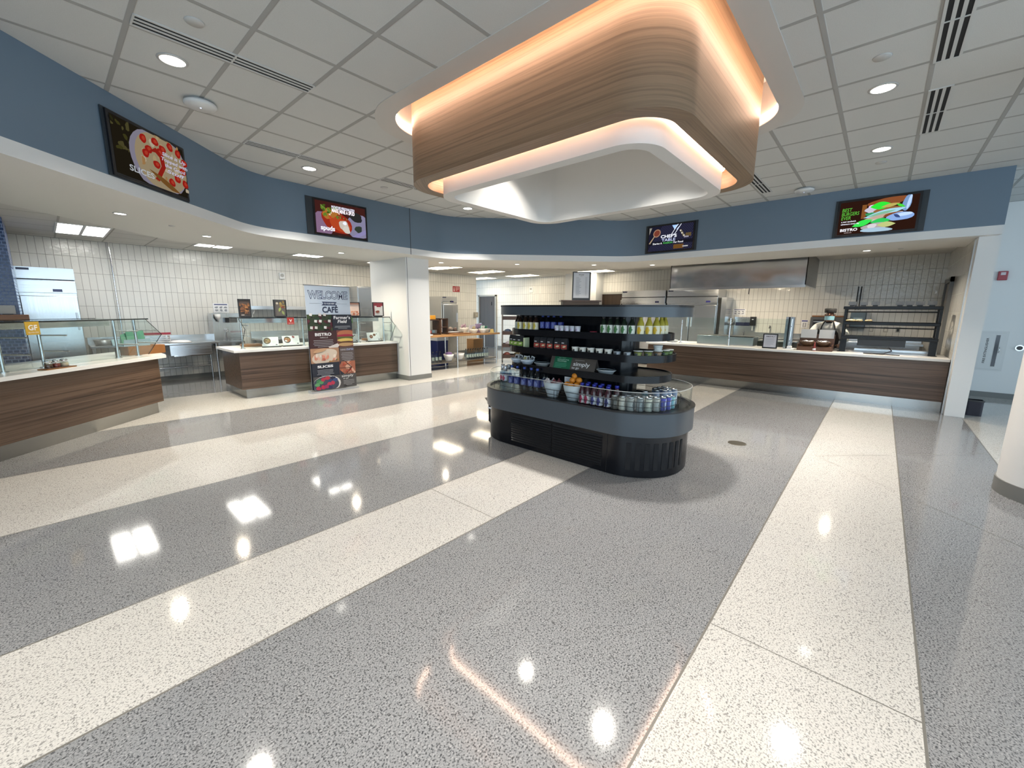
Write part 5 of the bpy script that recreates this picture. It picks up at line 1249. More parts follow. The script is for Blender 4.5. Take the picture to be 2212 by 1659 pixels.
veg = [(.814, -.303, (.42, .44, .10), 'yellow-green'), (.889, -.245, (.30, .34, .06), 'olive-green'), (.944, -.158, (.45, .28, .16), 'tan mixed'), (.972, -.055, (.20, .30, .08), 'leaf-green'), (.972, .045, (.24, .34, .10), 'pale green')]
lab = ['clear lidded cup of yellow-green pieces, first where the middle shelf starts to curve', 'clear lidded cup of olive-green pieces, on the curve left of the stacked cup', 'clear lidded cup of tan mixed pieces with an empty cup stacked on it', 'clear lidded cup of leaf-green pieces right of the stacked cup', 'clear lidded cup of pale green pieces, last at the near end of the middle shelf']
for i, (lx, ly, c, nm) in enumerate(veg):
    t, k = cup('veg_cup', lab[i], 'cup', CLCUP, mat('cup_lid_pale', (.62, .65, .62), .3), .042, .052, mat('veg_%d' % i, c, .7, vary=.5, bscale=90)); k.build('dark_print', mat('cup_print2', (.05, .06, .07), .5), t)
    t.location = IW(lx, ly, 1.1205); t.rotation_euler = (0, 0, -PI / 2); t['group'] = 'clear cups of cut vegetables'
t, k = cup('empty_cup', 'empty pale cup stacked on top of the tan vegetable cup', 'cup', mat('pale_cup', (.50, .54, .54), .35), mat('pale_cup_lid', (.6, .64, .64), .3), .042, .042); t.location = IW(.944, -.158, 1.1205 + .0595); k.build('faint_print', mat('pale_print', (.42, .46, .46), .5), t)
# bottom shelf: bowls of packets, clamshells, tent sign
BOWLW = mat('pale_bowl', (.62, .68, .76), .3)
def bowl(name, label, cat, rx, ry, h, m, loc, rz=0.0):
    t = thing(name, label, cat, loc, rz)
    k = MB(); k.lathe([(0, 0), (.55, 0), (.6, .02 * h / .1), (.85, h * .6), (1.0, h), (.96, h), (.8, h * .6), (.5, .008), (0, .008)], n=24, sx=rx, sy=ry)
    k.build('bowl_body', m, t)
    return t
def packet(label, loc, rot, w, h, face, group, cat='packet'):
    t = thing('condiment_packet', label, cat, loc, 0, group); t.rotation_euler = rot
    MB().box(-w / 2, -.003, 0, w / 2, .003, h).build('sachet', PAPER, t)
    a = Art(0, -.0035); a.rect(-w * .38, h * .12, w * .38, h * .86, face); a.rect(-w * .25, h * .4, w * .25, h * .5, (.7, .7, .66)); a.build('print', t)
    return t
bowl('packet_bowl', 'pale blue-white bowl of packets at the far left end of the bottom shelf', 'bowl', .085, .085, .06, BOWLW, IW(-.735, -.245, .9205))
bowl('packet_bowl', 'pale blue-white bowl of packets, the right-hand one on the bottom shelf', 'bowl', .10, .085, .06, BOWLW, IW(-.560, -.270, .9205), -PI / 2)
pk = [(-.765, -.25, .35, (.06, .06, .07)), (-.735, -.26, -.15, (.05, .05, .06)), (-.705, -.24, .2, (.08, .08, .09)), (-.745, -.21, .0, (.40, .26, .04)), (-.60, -.29, .25, (.35, .32, .10)), (-.57, -.30, -.05, (.40, .36, .14)), (-.54, -.28, -.25, (.07, .06, .05)), (-.51, -.265, .3, (.10, .10, .11))]
pl_ = ['black and white packet leaning left in the far bowl', 'black and white packet in the middle of the far bowl', 'dark grey packet at the right of the far bowl', 'mustard-yellow packet at the back of the far bowl', 'olive and white packet at the left of the right-hand bowl', 'olive and white packet in the middle of the right-hand bowl', 'dark brown packet right of middle in the right-hand bowl', 'grey-black packet at the right of the right-hand bowl']
for i, (lx, ly, a_, c) in enumerate(pk): packet(pl_[i], IW(lx, ly, .945), (-.25, a_, -PI / 2), .048, .075, c, 'packets in the bowls')
def clam(label, lx, ly, tint):
    t = thing('clamshell', label, 'food container', IW(lx, ly, .9205), -PI / 2, 'clear food containers on the bottom shelf')
    k = MB(); k.lathe([(0, 0), (.07, 0), (.075, .004), (.095, .034), (.10, .036)], n=20, sx=1.0, sy=.75); k.build('tray', mat('clam_tray_' + tint, (.34, .36, .36) if tint == 'grey' else (.42, .47, .50), .3), t)
    k = MB(); k.lathe([(.102, .036), (.10, .040), (.085, .062), (.06, .07), (0, .072)], n=20, sx=1.0, sy=.75); k.build('lid', glass('clam_lid', (.9, .93, .95), 1.0, .06), t)
    k = MB(); k.tube([(.102 * math.cos(2 * PI * i / 24), .0765 * math.sin(2 * PI * i / 24), .0375) for i in range(25)], .003, 5); k.build('rim', mat('clam_rim', (.70, .74, .76), .25), t)
clam('clear-lidded food container left of the folded sign on the bottom shelf', -.335, -.275, 'grey')
clam('clear-lidded food container right of the folded sign on the bottom shelf', .475, -.275, 'pale')
t = thing('tent_sign', 'brown and green folded tent sign reading simply to go on the bottom shelf', 'sign', IW(.085, -.275, .9205), -PI / 2)
BRN = (.105, .088, .075)
Hh, dd = .135, .055
k = MB(); k.prismx([(-dd, 0), (-dd + .004, 0), (.002, Hh - .004), (dd - .004, 0), (dd, 0), (0, Hh)], -.285, .285); k.build('board', mat('tent_board', (.10, .085, .075), .5), t)
a = Art(0, 0); tl = math.atan2(dd, Hh); a.b.M = Matrix.Translation((0, -dd - .0008, 0)) @ Matrix.Rotation(-tl, 4, 'X')
Lh = math.hypot(dd, Hh)
a.rect(-.282, .004, .282, Lh - .004, BRN); a.rect(-.235, .004, -.015, Lh - .004, (.012, .15, .07))
a.text('BUT FIRST', -.135, Lh - .022, .009, (.45, .66, .55), width=.09); a.text("WE'VE GOT IT IN", -.125, Lh - .045, .013, (.5, .75, .62), width=.15, bold=.02); a.text('THE KITCHEN', -.135, Lh - .064, .013, (.5, .75, .62), width=.12, bold=.02); a.lines(-.215, -.05, Lh - .084, .016, 4, (.10, .42, .26), .005, 'l', 3)
a.lines(.03, .25, Lh - .034, .01, 1, (.45, .42, .38), .005); a.text('simply', .12, .052, .045, (.85, .85, .84), width=.20, bold=.015); a.text('to go', .055, .018, .026, (.82, .82, .82), width=.09, bold=.015)
a.build('print', t)
# deck
DZ0 = DZ
sv = bottle('seltzer_bottle', 'x', 'bottle', 'x', [(.03, 0), (.036, .006), (.036, .17), (.03, .20), (.018, .215), (.014, .225)], PET, (.0364, .10, .165), wrap('pink_label', (.55, .58, .66), (.42, .06, .12), .10, .165, .13), (.024, .215, .275), mat('silver_cap', (.62, .63, .65), .3, .6))
place(sv, [(-.925, -.30), (-.868, -.36), (-.800, -.39), (-.855, -.265)], DZ0, lambda i: 'silver-topped seltzer bottle at the far left of the deck, %s of four' % ['outermost', 'front left', 'front right', 'back'][i], 'silver-topped seltzer bottles')
BW = [(.034, 0), (.041, .008), (.040, .05), (.041, .17), (.040, .19), (.028, .235), (.016, .26), (.0145, .27)]
bw = bottle('water_bottle', 'x', 'bottle', 'x', BW, PET, (.0416, .085, .165), wrap('royal_blue_label', (.010, .020, .17), (.16, .19, .45), .085, .165, .115), (.016, .268, .29), mat('royal_cap', (.035, .075, .33), .4))
place(bw, [(-.695, -.39), (-.600, -.40), (-.485, -.41), (-.385, -.41), (-.297, -.41), (-.270, -.322)], DZ0, lambda i: 'large blue-capped water bottle, %s of six on the deck' % ORD[i], 'blue-capped water bottles on the deck')
BW2 = mat('white_display_bowl', (.60, .64, .69), .28)
for lx, lab in ((-.100, 'pale white bowl of garlic and onions on the deck'), (.160, 'pale white bowl heaped with oranges on the deck')):
    bowl('fruit_bowl', lab, 'bowl', .112, .095, .165, BW2, IW(lx, -.385, DZ0), -PI / 2)
ORNG = mat('orange_peel', (.62, .22, .015), .45, bump=.15, bscale=220); 
def fruit(name, label, cat, m, r, lx, ly, z, group, seg=None):
    k = MB(); k.ball((0, 0, 0), r, r, r * .95, 14, 10); o = k.build(name, m); o.location = IW(lx, ly, z); tag(o, label, cat, group); return o
for i, (dx, dy, dz, l) in enumerate([(-.055, -.025, .165, 'orange at the left of the bowl rim'), (.0, -.05, .165, 'orange at the front of the bowl rim'), (.058, -.02, .168, 'orange at the right of the bowl rim'), (-.03, .045, .165, 'orange at the back left of the bowl rim'), (.045, .045, .168, 'orange at the back right of the bowl rim'), (-.005, -.005, .213, 'orange in the middle of the heap'), (.063, .012, .216, 'orange at the upper right of the heap'), (.005, .02, .255, 'topmost orange of the heap')]):
    fruit('orange', l, 'orange', ORNG, .034, .160 + dx, -.385 + dy, DZ0 + dz, 'oranges in the deck bowl')
GARL = mat('garlic_skin', (.62, .58, .60), .5, vary=.2, bscale=30); ONI = mat('onion_skin', (.16, .045, .055), .35)
for i, (dx, dy, m, nm, l) in enumerate([(-.065, -.02, GARL, 'garlic_bulb', 'pale garlic bulb at the left of the bowl'), (-.025, -.045, GARL, 'garlic_bulb', 'pale garlic bulb at the front of the bowl'), (-.005, .015, GARL, 'garlic_bulb', 'pale garlic bulb in the middle of the bowl'), (.04, -.035, ONI, 'red_onion', 'dark red onion right of the garlic'), (.065, .02, ONI, 'red_onion', 'dark red onion at the right end of the bowl')]):
    k = MB(); k.lathe([(0, -.03), (.022, -.028), (.034, -.006), (.03, .014), (.012, .026), (.006, .042), (0, .043)], n=12); o = k.build(nm, m); o.location = IW(-.100 + dx, -.385 + dy, DZ0 + .165); tag(o, l, nm.split('_')[1] if nm == 'red_onion' else 'garlic', 'garlic and onions in the deck bowl')
t = thing('price_card', 'small white price card on a clip between the two deck bowls', 'sign', IW(.035, -.30, DZ0), -PI / 2)
k = MB(); k.cyl((0, 0, 0), (0, 0, .17), .003, n=6); k.build('clip_stem', CHROME, t); MB().box(-.042, -.002, .165, .042, .002, .225).build('card', PAPER, t)
a = Art(0, -.0025); a.lines(-.026, .03, .20, .014, 2, (.3, .35, .5), .005, 'c'); a.build('print', t)
JB = [(.030, 0), (.034, .006), (.034, .115), (.026, .15), (.018, .175), (.0165, .19)]
JUICE = mat('dark_juice', (.05, .012, .02), .12)
jr = bottle('juice_bottle', 'x', 'bottle', 'x', JB, JUICE, (.0346, .01, .10), wrap('pink_white_label', (.62, .58, .60), (.40, .03, .09), .01, .10, .05), (.020, .185, .208), mat('cobalt_cap', (.015, .025, .30), .35))
place(jr, [(.300, -.43), (.362, -.43)], DZ0, lambda i: 'dark juice bottle with blue cap and pink label on the deck, %s of the pair' % ('left', 'right')[i], 'pink-label juice bottles')
jb = bottle('juice_bottle', 'x', 'bottle', 'x', JB, JUICE, (.0346, .01, .10), wrap('violet_white_label', (.60, .60, .66), (.05, .05, .22), .01, .10, .05), (.020, .185, .208), mat('cobalt_cap', (.015, .025, .30), .35))
place(jb, [(.437, -.43), (.505, -.43), (.592, -.43)], DZ0, lambda i: 'juice bottle with violet label on the deck, %s of three in front' % ORD[i], 'violet-label juice bottles')
place(dup(jb, (0, 0, 0), 0, 'x'), [(.325, -.345), (.405, -.345), (.480, -.345), (.555, -.345), (.640, -.345)], DZ0, lambda i: 'blue-capped juice bottle in the second deck row, %s of five' % ORD[i], 'second-row juice bottles')
def can(label, body, group, r=.033, h=.122, band=None):
    t = thing('drink_can', label, 'can', (0, 0, 0), 0, group)
    k = MB(); k.lathe([(r * .78, 0), (r, .008), (r, h - .014)], n=16); k.build('can_body', body, t)
    k = MB(); k.lathe([(r, h - .014), (r * .82, h - .002), (r * .84, h), (r * .76, h), (r * .74, h - .005), (0, h - .005)], n=16); k.build('can_top', mat('can_aluminium', (.68, .69, .70), .22, .9), t)
    k = MB(); k.box(-.006, -.014, h - .005, .006, .006, h - .003); k.build('pull_tab', CHROME, t)
    return t
def canskin(name, base, col): return wrap(name, base, col, 0, .12, .06)
CANS = [((.667, -.43), (.10, .10, .095), (.30, .28, .25), 'dark grey can, leftmost of the front row of cans'),
        ((.745, -.428), (.50, .48, .43), (.30, .26, .22), 'cream can, second in the front row of cans'),
        ((.822, -.408), (.28, .30, .29), (.05, .06, .06), 'silver and black can, third in the front row of cans'),
        ((.895, -.368), (.20, .23, .24), (.04, .05, .055), 'graphite can, fourth in the front row of cans'),
        ((.958, -.318), (.42, .44, .38), (.16, .18, .16), 'pale olive can, fifth in the front row of cans'),
        ((1.008, -.255), (.30, .32, .31), (.08, .09, .09), 'silver grey can, sixth in the front row of cans')]
for (lx, ly), b_, c_, l in CANS:
    t = can(l, canskin('can_' + l.split(' can')[0].replace(' ', '_'), b_, c_), 'front row of cans', .034, .135); t.location = IW(lx, ly, DZ0)
BK = [((.760, -.345), 'grey can behind the cream can'), ((.835, -.325), 'grey can behind the silver and black can'), ((.900, -.285), 'grey can behind the graphite can'), ((.945, -.228), 'grey can behind the pale olive can')]
tg = can('x', canskin('can_plain_grey', (.34, .35, .34), (.12, .13, .13)), 'second row of cans', .034, .135)
for i, ((lx, ly), l) in enumerate(BK):
    o = tg if i == 0 else dup(tg, (0, 0, 0), 0, l); o.location = IW(lx, ly, DZ0); o['label'] = l
t = can('x', canskin('can_blue_silver', (.03, .04, .36), (.40, .45, .62)), 'blue and silver energy cans', .028, .135)
for i, ((lx, ly), l) in enumerate([((1.042, -.185), 'blue and silver energy can, left of the pair at the near end'), ((1.062, -.112), 'blue and silver energy can, right of the pair at the near end')]):
    o = t if i == 0 else dup(t, (0, 0, 0), 0, l); o.location = IW(lx, ly, DZ0); o['label'] = l
t = can('turquoise slim can at the rightmost end of the front row', canskin('can_turquoise', (.16, .42, .48), (.45, .60, .62)), 'slim cans', .027, .13); t.location = IW(1.072, -.038, DZ0)
tall = can('x', canskin('can_steel_blue', (.16, .22, .34), (.42, .48, .56)), 'tall slim blue-grey cans', .029, .168)
SL = [(.985, -.02), (1.000, .05), (1.03, .12), (.925, -.07), (.930, .01), (.940, .085), (.955, .155), (.865, .03), (.875, .105), (.89, .18)]
for i, (lx, ly) in enumerate(SL):
    l = 'tall slim blue-grey can at the near end, %s' % ['front row left', 'front row middle', 'front row right', 'second row first', 'second row second', 'second row third', 'second row fourth', 'third row left', 'third row middle', 'third row right'][i]
    o = tall if i == 0 else dup(tall, (0, 0, 0), 0, l); o.location = IW(lx, ly, DZ0); o['label'] = l
t = can('dark teal tall can behind the grey cans under the bottom shelf', canskin('can_teal', (.02, .07, .09), (.10, .20, .22)), 'slim cans', .030, .168); t.location = IW(.865, -.20, DZ0)
# floor mat behind the far end of the island
k = MB(); k.prism([(4.85, 4.85), (6.0, 4.1), (6.3, 4.55), (5.05, 5.12)], .0008, .006); o = k.build('floor_mat', mat('black_floor_mat', (.012, .011, .013), .8)); tag(o, 'dark floor mat just peeking out behind the far end of the drinks island', 'mat')
k = MB(); k.lathe([(0, .004), (.09, .004), (.10, .001), (.10, 0)], n=28); o = k.build('floor_drain_cover', mat('drain_brass_grey', (.10, .092, .075), .4, .6)); o.location = (5.313, 1.108, .0006); tag(o, 'round dark cleanout cover set flush in the grey floor right of the island', 'floor cover')

# ------------------------------------------------------------------ chef kitchen at right
fridge('tall two-door stainless fridge left of the hood, farther left of the pair', (11.62, 5.25, 0), -PI / 2, 1.32, .76, 2.14, 2, wob=.004)
fridge('tall two-door stainless fridge partly under the left end of the hood', (11.62, 3.88, 0), -PI / 2, 1.32, .76, 2.14, 2, wob=.004)
k = MB(); k.box(11.75, 3.04, 0, 12.38, 3.16, 1.92); o = k.build('steel_end_panel', STEEL); tag(o, 'narrow stainless end panel right of the two-door fridges', 'panel')
HOODM = steel('hood_stainless', (.56, .57, .58), .17, 'X', .018)
t = thing('exhaust_hood', 'big dented stainless exhaust hood hanging above the long counter', 'hood', (10.42, 2.635, 2.06), -PI / 2)
k = MB(); k.box(-1.39, 0, .05, 1.39, .02, .70); k.build('front_panel', HOODM, t)
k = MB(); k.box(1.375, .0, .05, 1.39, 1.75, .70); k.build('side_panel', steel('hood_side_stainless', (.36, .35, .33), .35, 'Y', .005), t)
k = MB(); k.box(-1.39, .0, .05, -1.375, 1.75, .70); k.build('side_panel', STEEL, t)
k = MB(); k.box(-1.39, -.004, 0, 1.39, .06, .05); k.box(-1.39, .06, .03, -1.33, 1.75, .05); k.box(1.33, .06, .03, 1.39, 1.75, .05); k.build('drip_rail', STEELX, t)
k = MB(); k.box(-1.375, .02, .30, 1.375, 1.75, .32); k.build('filter_bank', mat('hood_filter', (.18, .17, .15), .4, .7), t)
for x in (-.6, .45):
    b = MB().cyl((x, .42, .285), (x, .42, .30), .09, n=20).build('hood_lamp', glow('hood_lamp_glow', (1.0, .85, .6), 9), t)
    l = bpy.data.lights.new('lamp_light', 'AREA'); l.shape = 'DISK'; l.size = .16; l.energy = 34; l.color = (1, .86, .66)
    ol = bpy.data.objects.new('lamp_light', l); COL.objects.link(ol); ol.parent = t; ol.location = (x, .42, .275)
k = MB(); k.cyl((.35, .10, -.12), (.35, .10, .03), .008, n=8); k.build('pull_chain', BLACK, t)
# back worktop and sink run along the far wall
t = thing('steel_worktop', 'stainless worktop and sink run along the far wall behind the cook', 'worktop', (11.72, 1.3, 0), -PI / 2)
MB().box(-1.25, 0, .88, 2.0, .66, .93).build('worktop', STEELX, t, bevel=.005); MB().box(-1.25, .63, .93, 2.0, .66, 1.03).build('backsplash', STEELX, t); MB().box(-1.2, .05, .1, 1.95, .62, .88).build('cabinet', STEEL, t)
MB().box(-1.2, .08, 0, 1.95, .60, .098).build('plinth', BLACK, t)
k = MB(); k.tube([(-.78, .52, .93), (-.78, .52, 1.16), (-.78, .49, 1.21), (-.78, .40, 1.22), (-.78, .36, 1.15)], .014); k.build('faucet', CHROME, t)
t = thing('handwash_station', 'small stainless hand-wash sink with navy strip on its splash panel, right of the fridges', 'sink', (12.0, 2.72, 0), -PI / 2)
MB().box(-.24, .36, .75, .26, .39, 1.42).build('splash_panel', STEEL, t); MB().box(-.20, .35, 1.19, .14, .358, 1.28).build('navy_strip', mat('navy_badge', (.02, .025, .06), .3), t)
k = MB(); k.ring(rrect(.24, .17, .03, 4, .01, .18), rrect(.20, .13, .03, 4, .01, .18), .72, .86); k.box(-.21, .03, .68, .23, .33, .72); k.build('basin', STEEL, t)
k = MB(); k.tube([(.02, .36, .86), (.02, .36, 1.0), (.02, .32, 1.05), (.02, .24, 1.03)], .012); k.build('faucet', CHROME, t)
k = MB(); k.lathe([(0, 0), (.075, 0), (.08, .06), (.06, .17), (0, .18)], n=16); k.build('towel_roll_cover', STEEL, t, (-.30, .28, 1.20))
t = thing('soap_dispenser', 'black soap dispenser on the tile wall right of the hand-wash sink', 'dispenser', (12.4, 2.51, 1.20), -PI / 2)
k = MB(); k.prism(rrect(.068, .055, .03, 5, 0, -.056), 0, .23); k.build('housing', BLACK, t, bevel=.006); MB().box(-.02, -.114, .15, .02, -.11, .17).build('window_spot', PAPER, t); MB().box(-.012, -.07, -.13, .012, -.05, 0).build('drip_spout', mat('pale_spout', (.6, .6, .58), .4), t)
poster('handwash_poster', 'white hand-washing poster on the tile wall above the right hand-wash sink', (12.397, 2.87, 1.465), -PI / 2, .30, .165, 9)
t = thing('wall_notice', 'small white notice with a blue header on the tile wall left of the cook', 'notice', (12.397, 1.40, 1.18), -PI / 2)
MB().box(-.065, -.003, 0, .065, 0, .19).build('sheet', PAPER, t); a = Art(0, -.0035); a.rect(-.06, .15, .06, .18, (.05, .06, .26)); a.rect(-.035, .02, .035, .12, (.35, .36, .40)); a.rect(-.01, .03, .015, .11, (.8, .8, .8)); a.build('print', t)
t = thing('counter_oven', 'dark grey countertop oven on the far worktop behind the cook', 'oven', (11.95, .93, .931), -PI / 2)
MB().box(-.32, 0, .03, .32, .40, .52).build('oven_body', mat('oven_dark_grey', (.075, .078, .085), .35), t, bevel=.02); MB().box(-.26, -.015, .08, .14, .002, .46).build('oven_door', BLACK, t); MB().box(-.25, -.05, .40, .13, -.035, .42).build('oven_handle', CHROME, t)
k = MB(); k.box(-.3, .03, 0, .3, .37, .03); k.build('feet', BLACK, t)
k = MB(); k.box(-.30, -.16, 0, .30, .16, .03); o = k.build('wood_peel_board', BOARD, bevel=.004); o.location = (12.15, .93, 1.4525); o.rotation_euler = (0, 0, -PI / 2); tag(o, 'tan wooden board lying on the dark oven behind the cook', 'board')
t = thing('towel_dispenser', 'blue-grey towel dispenser on the far wall behind the left post of the warming rack', 'dispenser', (12.4, .40, 1.20), -PI / 2)
MB().box(-.14, -.14, 0, .14, 0, .38).build('housing', mat('dispenser_blue_grey', (.13, .19, .25), .3), t, bevel=.02); MB().box(-.08, -.145, .16, .08, -.139, .24).build('pale_window', mat('pale_blue_window', (.42, .58, .68), .3), t)
for dx, l in ((.0, 'left'), (.055, 'right')):
    k = MB(); k.cyl((0, 0, 0), (0, 0, .52), .011, n=8); o = k.build('wall_conduit', BLACK); o.location = (12.385, .475 - dx, 1.62); tag(o, 'short dark vertical conduit on the tile wall above the warming rack, %s of the pair' % l, 'pipe')
for y, l in ((.145, 'leftmost'), (-.10, 'middle'), (-.30, 'rightmost')):
    t = thing('wall_outlet', 'steel outlet plate on the tile wall seen under the middle rack shelf, %s of three' % l, 'outlet', (12.4, y, 1.13), -PI / 2, 'outlets behind the warming rack')
    MB().box(-.04, -.006, 0, .04, 0, .115).build('plate', mat('outlet_plate', (.42, .40, .36), .35, .5), t); MB().box(-.022, -.009, .02, .022, -.006, .095).build('sockets', mat('outlet_cream', (.72, .70, .64), .4) if l != 'rightmost' else BLACK, t)
# food well on the long counter behind the guard
t = thing('food_well', 'pale steel food well with two front panels behind the low guard', 'food well', (9.78, 2.45, .8455), -PI / 2)
MB().box(-.62, 0, 0, .03, .5, .185).build('well_panel', steel('well_steel', (.52, .58, .63), .35, 'X'), t, bevel=.003); MB().box(.035, 0.01, 0, .50, .5, .175).build('well_panel', steel('well_steel', (.52, .58, .63), .35, 'X'), t, bevel=.003)
k = MB(); k.box(-.60, .02, .186, .48, .48, .192); k.build('well_rim', BLACK, t)
t = thing('steam_table', 'dark steel tray stand between the food well and the black-framed menu sign', 'stand', (9.95, 1.55, .8455), -PI / 2)
MB().box(-.35, 0, 0, .36, .3, .10).build('tray_stand', mat('dark_steel', (.05, .05, .045), .3, .8), t); MB().box(-.33, -.01, .105, .34, .3, .125).build('tray', STEELX, t)
k = MB(); k.lathe([(0, 0), (.10, 0), (.13, .02), (.12, .03), (.125, .045), (0, .05)], n=20); o = k.build('plate_stack', PAPER); o.location = (9.76, 3.62, .8455); tag(o, 'low stack of white plates at the left end of the long counter', 'plates')
# menu sign
t = thing('menu_stand', 'black-framed white menu sheet standing on the long counter left of the wooden crate', 'sign', (9.44, 1.585, .8455), -PI / 2)
k = MB(); k.box(-.125, -.012, 0, .125, .012, .022); k.box(-.125, -.012, .268, .125, .012, .285); k.box(-.125, -.012, .022, -.107, .012, .268); k.box(.107, -.012, .022, .125, .012, .268); k.box(-.10, .012, 0, .10, .07, .012); k.build('frame', BLACK, t)
MB().box(-.107, -.004, .022, .107, .004, .268).build('sheet', mat('menu_sheet', (.66, .66, .72), .5), t)
a = Art(0, -.0045); a.text('MENU', 0, .222, .022, (.10, .10, .12), width=.14, bold=.02); a.lines(-.08, .08, .195, .017, 9, (.36, .36, .40), .004, 'l', 5); a.build('print', t)
# wooden crate with bowls and two white cards
t = thing('condiment_crate', 'brown wooden two-bowl condiment crate with upright back board on the long counter before the cook', 'crate', (9.45, .87, .8455), -PI / 2)
CRW = wood('dark_crate_wood', [(.3, (.075, .028, .010)), (.6, (.12, .05, .02)), (.8, (.06, .022, .008))], 'X')
MB().box(-.27, 0, 0, .27, .30, .075).build('base', CRW, t, bevel=.004); MB().box(-.27, .26, .076, .27, .28, .30).build('back_board', CRW, t)
for s_ in (-.27, .255): MB().box(s_, .0, .076, s_ + .015, .26, .12).build('side_board', CRW, t)
WICK = mat('brown_bowl', (.085, .042, .02), .5, bump=.3, bscale=90)
for x, l in ((-.13, 'left'), (.12, 'right')):
    b = thing('wooden_bowl', 'brown bowl of white packets in the wooden crate, %s of two' % l, 'bowl', (9.45 + .125, .87 - x, .8455 + .077), -PI / 2, 'bowls in the wooden crate')
    k = MB(); k.lathe([(0, 0), (.07, 0), (.10, .05), (.115, .09), (.11, .09), (.09, .05), (.06, .01), (0, .01)], n=20); k.build('bowl_body', WICK, b)
    rnd = random.Random(len(l))
    for i in range(6):
        k = MB(); k.box(-.028, -.02, -.004, .028, .02, .004); p = k.build('packet', PAPER, b, (rnd.uniform(-.07, .07), rnd.uniform(-.06, .05), .088 + rnd.uniform(0, .012)), (rnd.uniform(-.5, .5), rnd.uniform(-.5, .5), rnd.uniform(0, 3)))
for x, w, l in ((-.135, .25, 'greyish white sign plate above the left half of the wooden crate'), (.13, .25, 'white tapered sign plate above the right half of the wooden crate')):
    q = thing('sign_plate', l, 'sign', (9.45 + .245, .87 - x, .8455 + .225), -PI / 2, 'sign plates above the crate')
    k = MB(); k.prismx([(0, 0), (.006, 0), (.03, .16), (.024, .16)], -w / 2 + (.02 if x > 0 else 0), w / 2); k.build('plate', mat('sign_plate_white', (.60, .61, .62), .4), q)
t = thing('sauce_bottle', 'slim red sauce bottle with white label standing in front of the wooden crate', 'bottle', (9.41, .865, .8455))
k = MB(); k.lathe([(.022, 0), (.026, .006), (.024, .07), (.012, .11), (.009, .14)], n=12); k.build('bottle_body', mat('red_sauce', (.22, .04, .035), .2), t); k = MB(); k.lathe([(.0258, .015), (.0255, .05)], n=12); k.build('label_wrap', PAPER, t); k = MB(); k.lathe([(.01, .14), (.006, .165), (0, .166)], n=10); k.build('cap', mat('red_cap', (.3, .05, .05), .4), t)
k = MB(); k.box(-.10, -.06, 0, .10, .06, .012); k.box(-.05, -.03, .012, .06, .04, .06); o = k.build('napkin_pile', PAPER, bevel=.003); o.location = (9.50, 1.26, .8455); tag(o, 'small pile of white napkins left of the wooden crate', 'napkins')
for i, (x, y, z) in enumerate(((10.6, 1.22, .93),)):
    pass
# black three-tier warming rack
t = thing('warming_rack', 'large black three-tier warming rack on the right end of the long counter', 'rack', (9.75, -.10, .8455), -PI / 2)
def tier(z, x0, x1, name, bar=True):
    k = MB(); k.box(x0, -.04, z, x1, 0, z + .055); k.box(x0, .36, z, x1, .40, z + .055); k.box(x0, 0, z, x0 + .05, .36, z + .055); k.box(x1 - .05, 0, z, x1, .36, z + .055); o = k.build(name, BLACKM, t, bevel=.008)
    k = MB()
    for i in range(12): k.box(x0 + .05, .01 + i * .03, z + .035, x1 - .05, .018 + i * .03, z + .043)
    for i in range(5): k.box(x0 + .05 + i * (x1 - x0 - .1) / 4 - .004, .0, z + .028, x0 + .05 + i * (x1 - x0 - .1) / 4 + .004, .36, z + .035)
    k.build('wire_shelf', STEELX, o)
    if bar: k = MB(); k.cyl((x0 + .03, -.02, z - .045), (x1 - .05, -.02, z - .045), .011, n=8); k.build('heat_rod', BLACKM, t)
tier(.765, -.64, .635, 'top_shelf'); tier(.49, -.62, .64, 'middle_shelf'); tier(.235, -.62, .645, 'bottom_shelf', False)
for x in (-.62, .60):
    k = MB(); k.box(x, -.035, .0, x + .035, .02, .80); k.box(x, .36, .0, x + .035, .395, .80); k.build('post', BLACKM, t)
    k = MB(); k.prismx([(-.06, 0), (.0, 0), (.05, .235), (-.04, .235)], x - (.05 if x > 0 else 0), x + (.04 if x > 0 else .09)); k.cyl((x + .015, -.04, 0), (x + .015, -.04, .012), .045, n=14); k.build('bracket_foot', BLACKM, t)
MB().box(-.38, .02, .12, .26, .34, .235).build('heater_box', BLACK, t)
for i, y in enumerate((.425, .268, .11, -.21, -.33, -.455, -.60)):
    c = thing('tag_holder', 'small grey tag plate on top of the warming rack, %s of seven' % ORD[i].replace('leftmost', 'first from left'), 'tag holder', (9.78, y, .8455 + .8205), -PI / 2, 'tag plates on the warming rack')
    MB().box(-.035, -.03, 0, .035, .03, .02).build('clip_base', BLACK, c); MB().box(-.056, -.004, .018, .056, .004, .082).build('plate', mat('tag_grey', (.22, .225, .235), .4), c)
BUN = mat('tan_wrap', (.46, .34, .20), .5, vary=.25, bscale=40)
for y, s_, l in ((.42, .075, 'tan wrapped sandwich on the middle rack shelf, leftmost of three'), (.30, .055, 'tan wrapped sandwich on the middle rack shelf, middle of three'), (.17, .055, 'tan wrapped sandwich on the middle rack shelf, rightmost of three')):
    k = MB(); k.ball((0, 0, .026), s_, .06, .026, 12, 8); o = k.build('wrapped_sandwich', BUN); o.location = (9.90, y, .8455 + .537); o.rotation_euler = (0, 0, -PI / 2); tag(o, l, 'sandwich', 'sandwiches on the warming rack')
k = MB(); P = [(9.70, -.16, .95), (9.66, -.20, .90), (9.60, -.10, .853), (9.58, .05, .852), (9.56, .14, .852), (9.50, .16, .852), (9.46, .10, .852), (9.46, -.02, .852), (9.47, -.14, .852), (9.43, -.24, .852), (9.40, -.30, .852)]
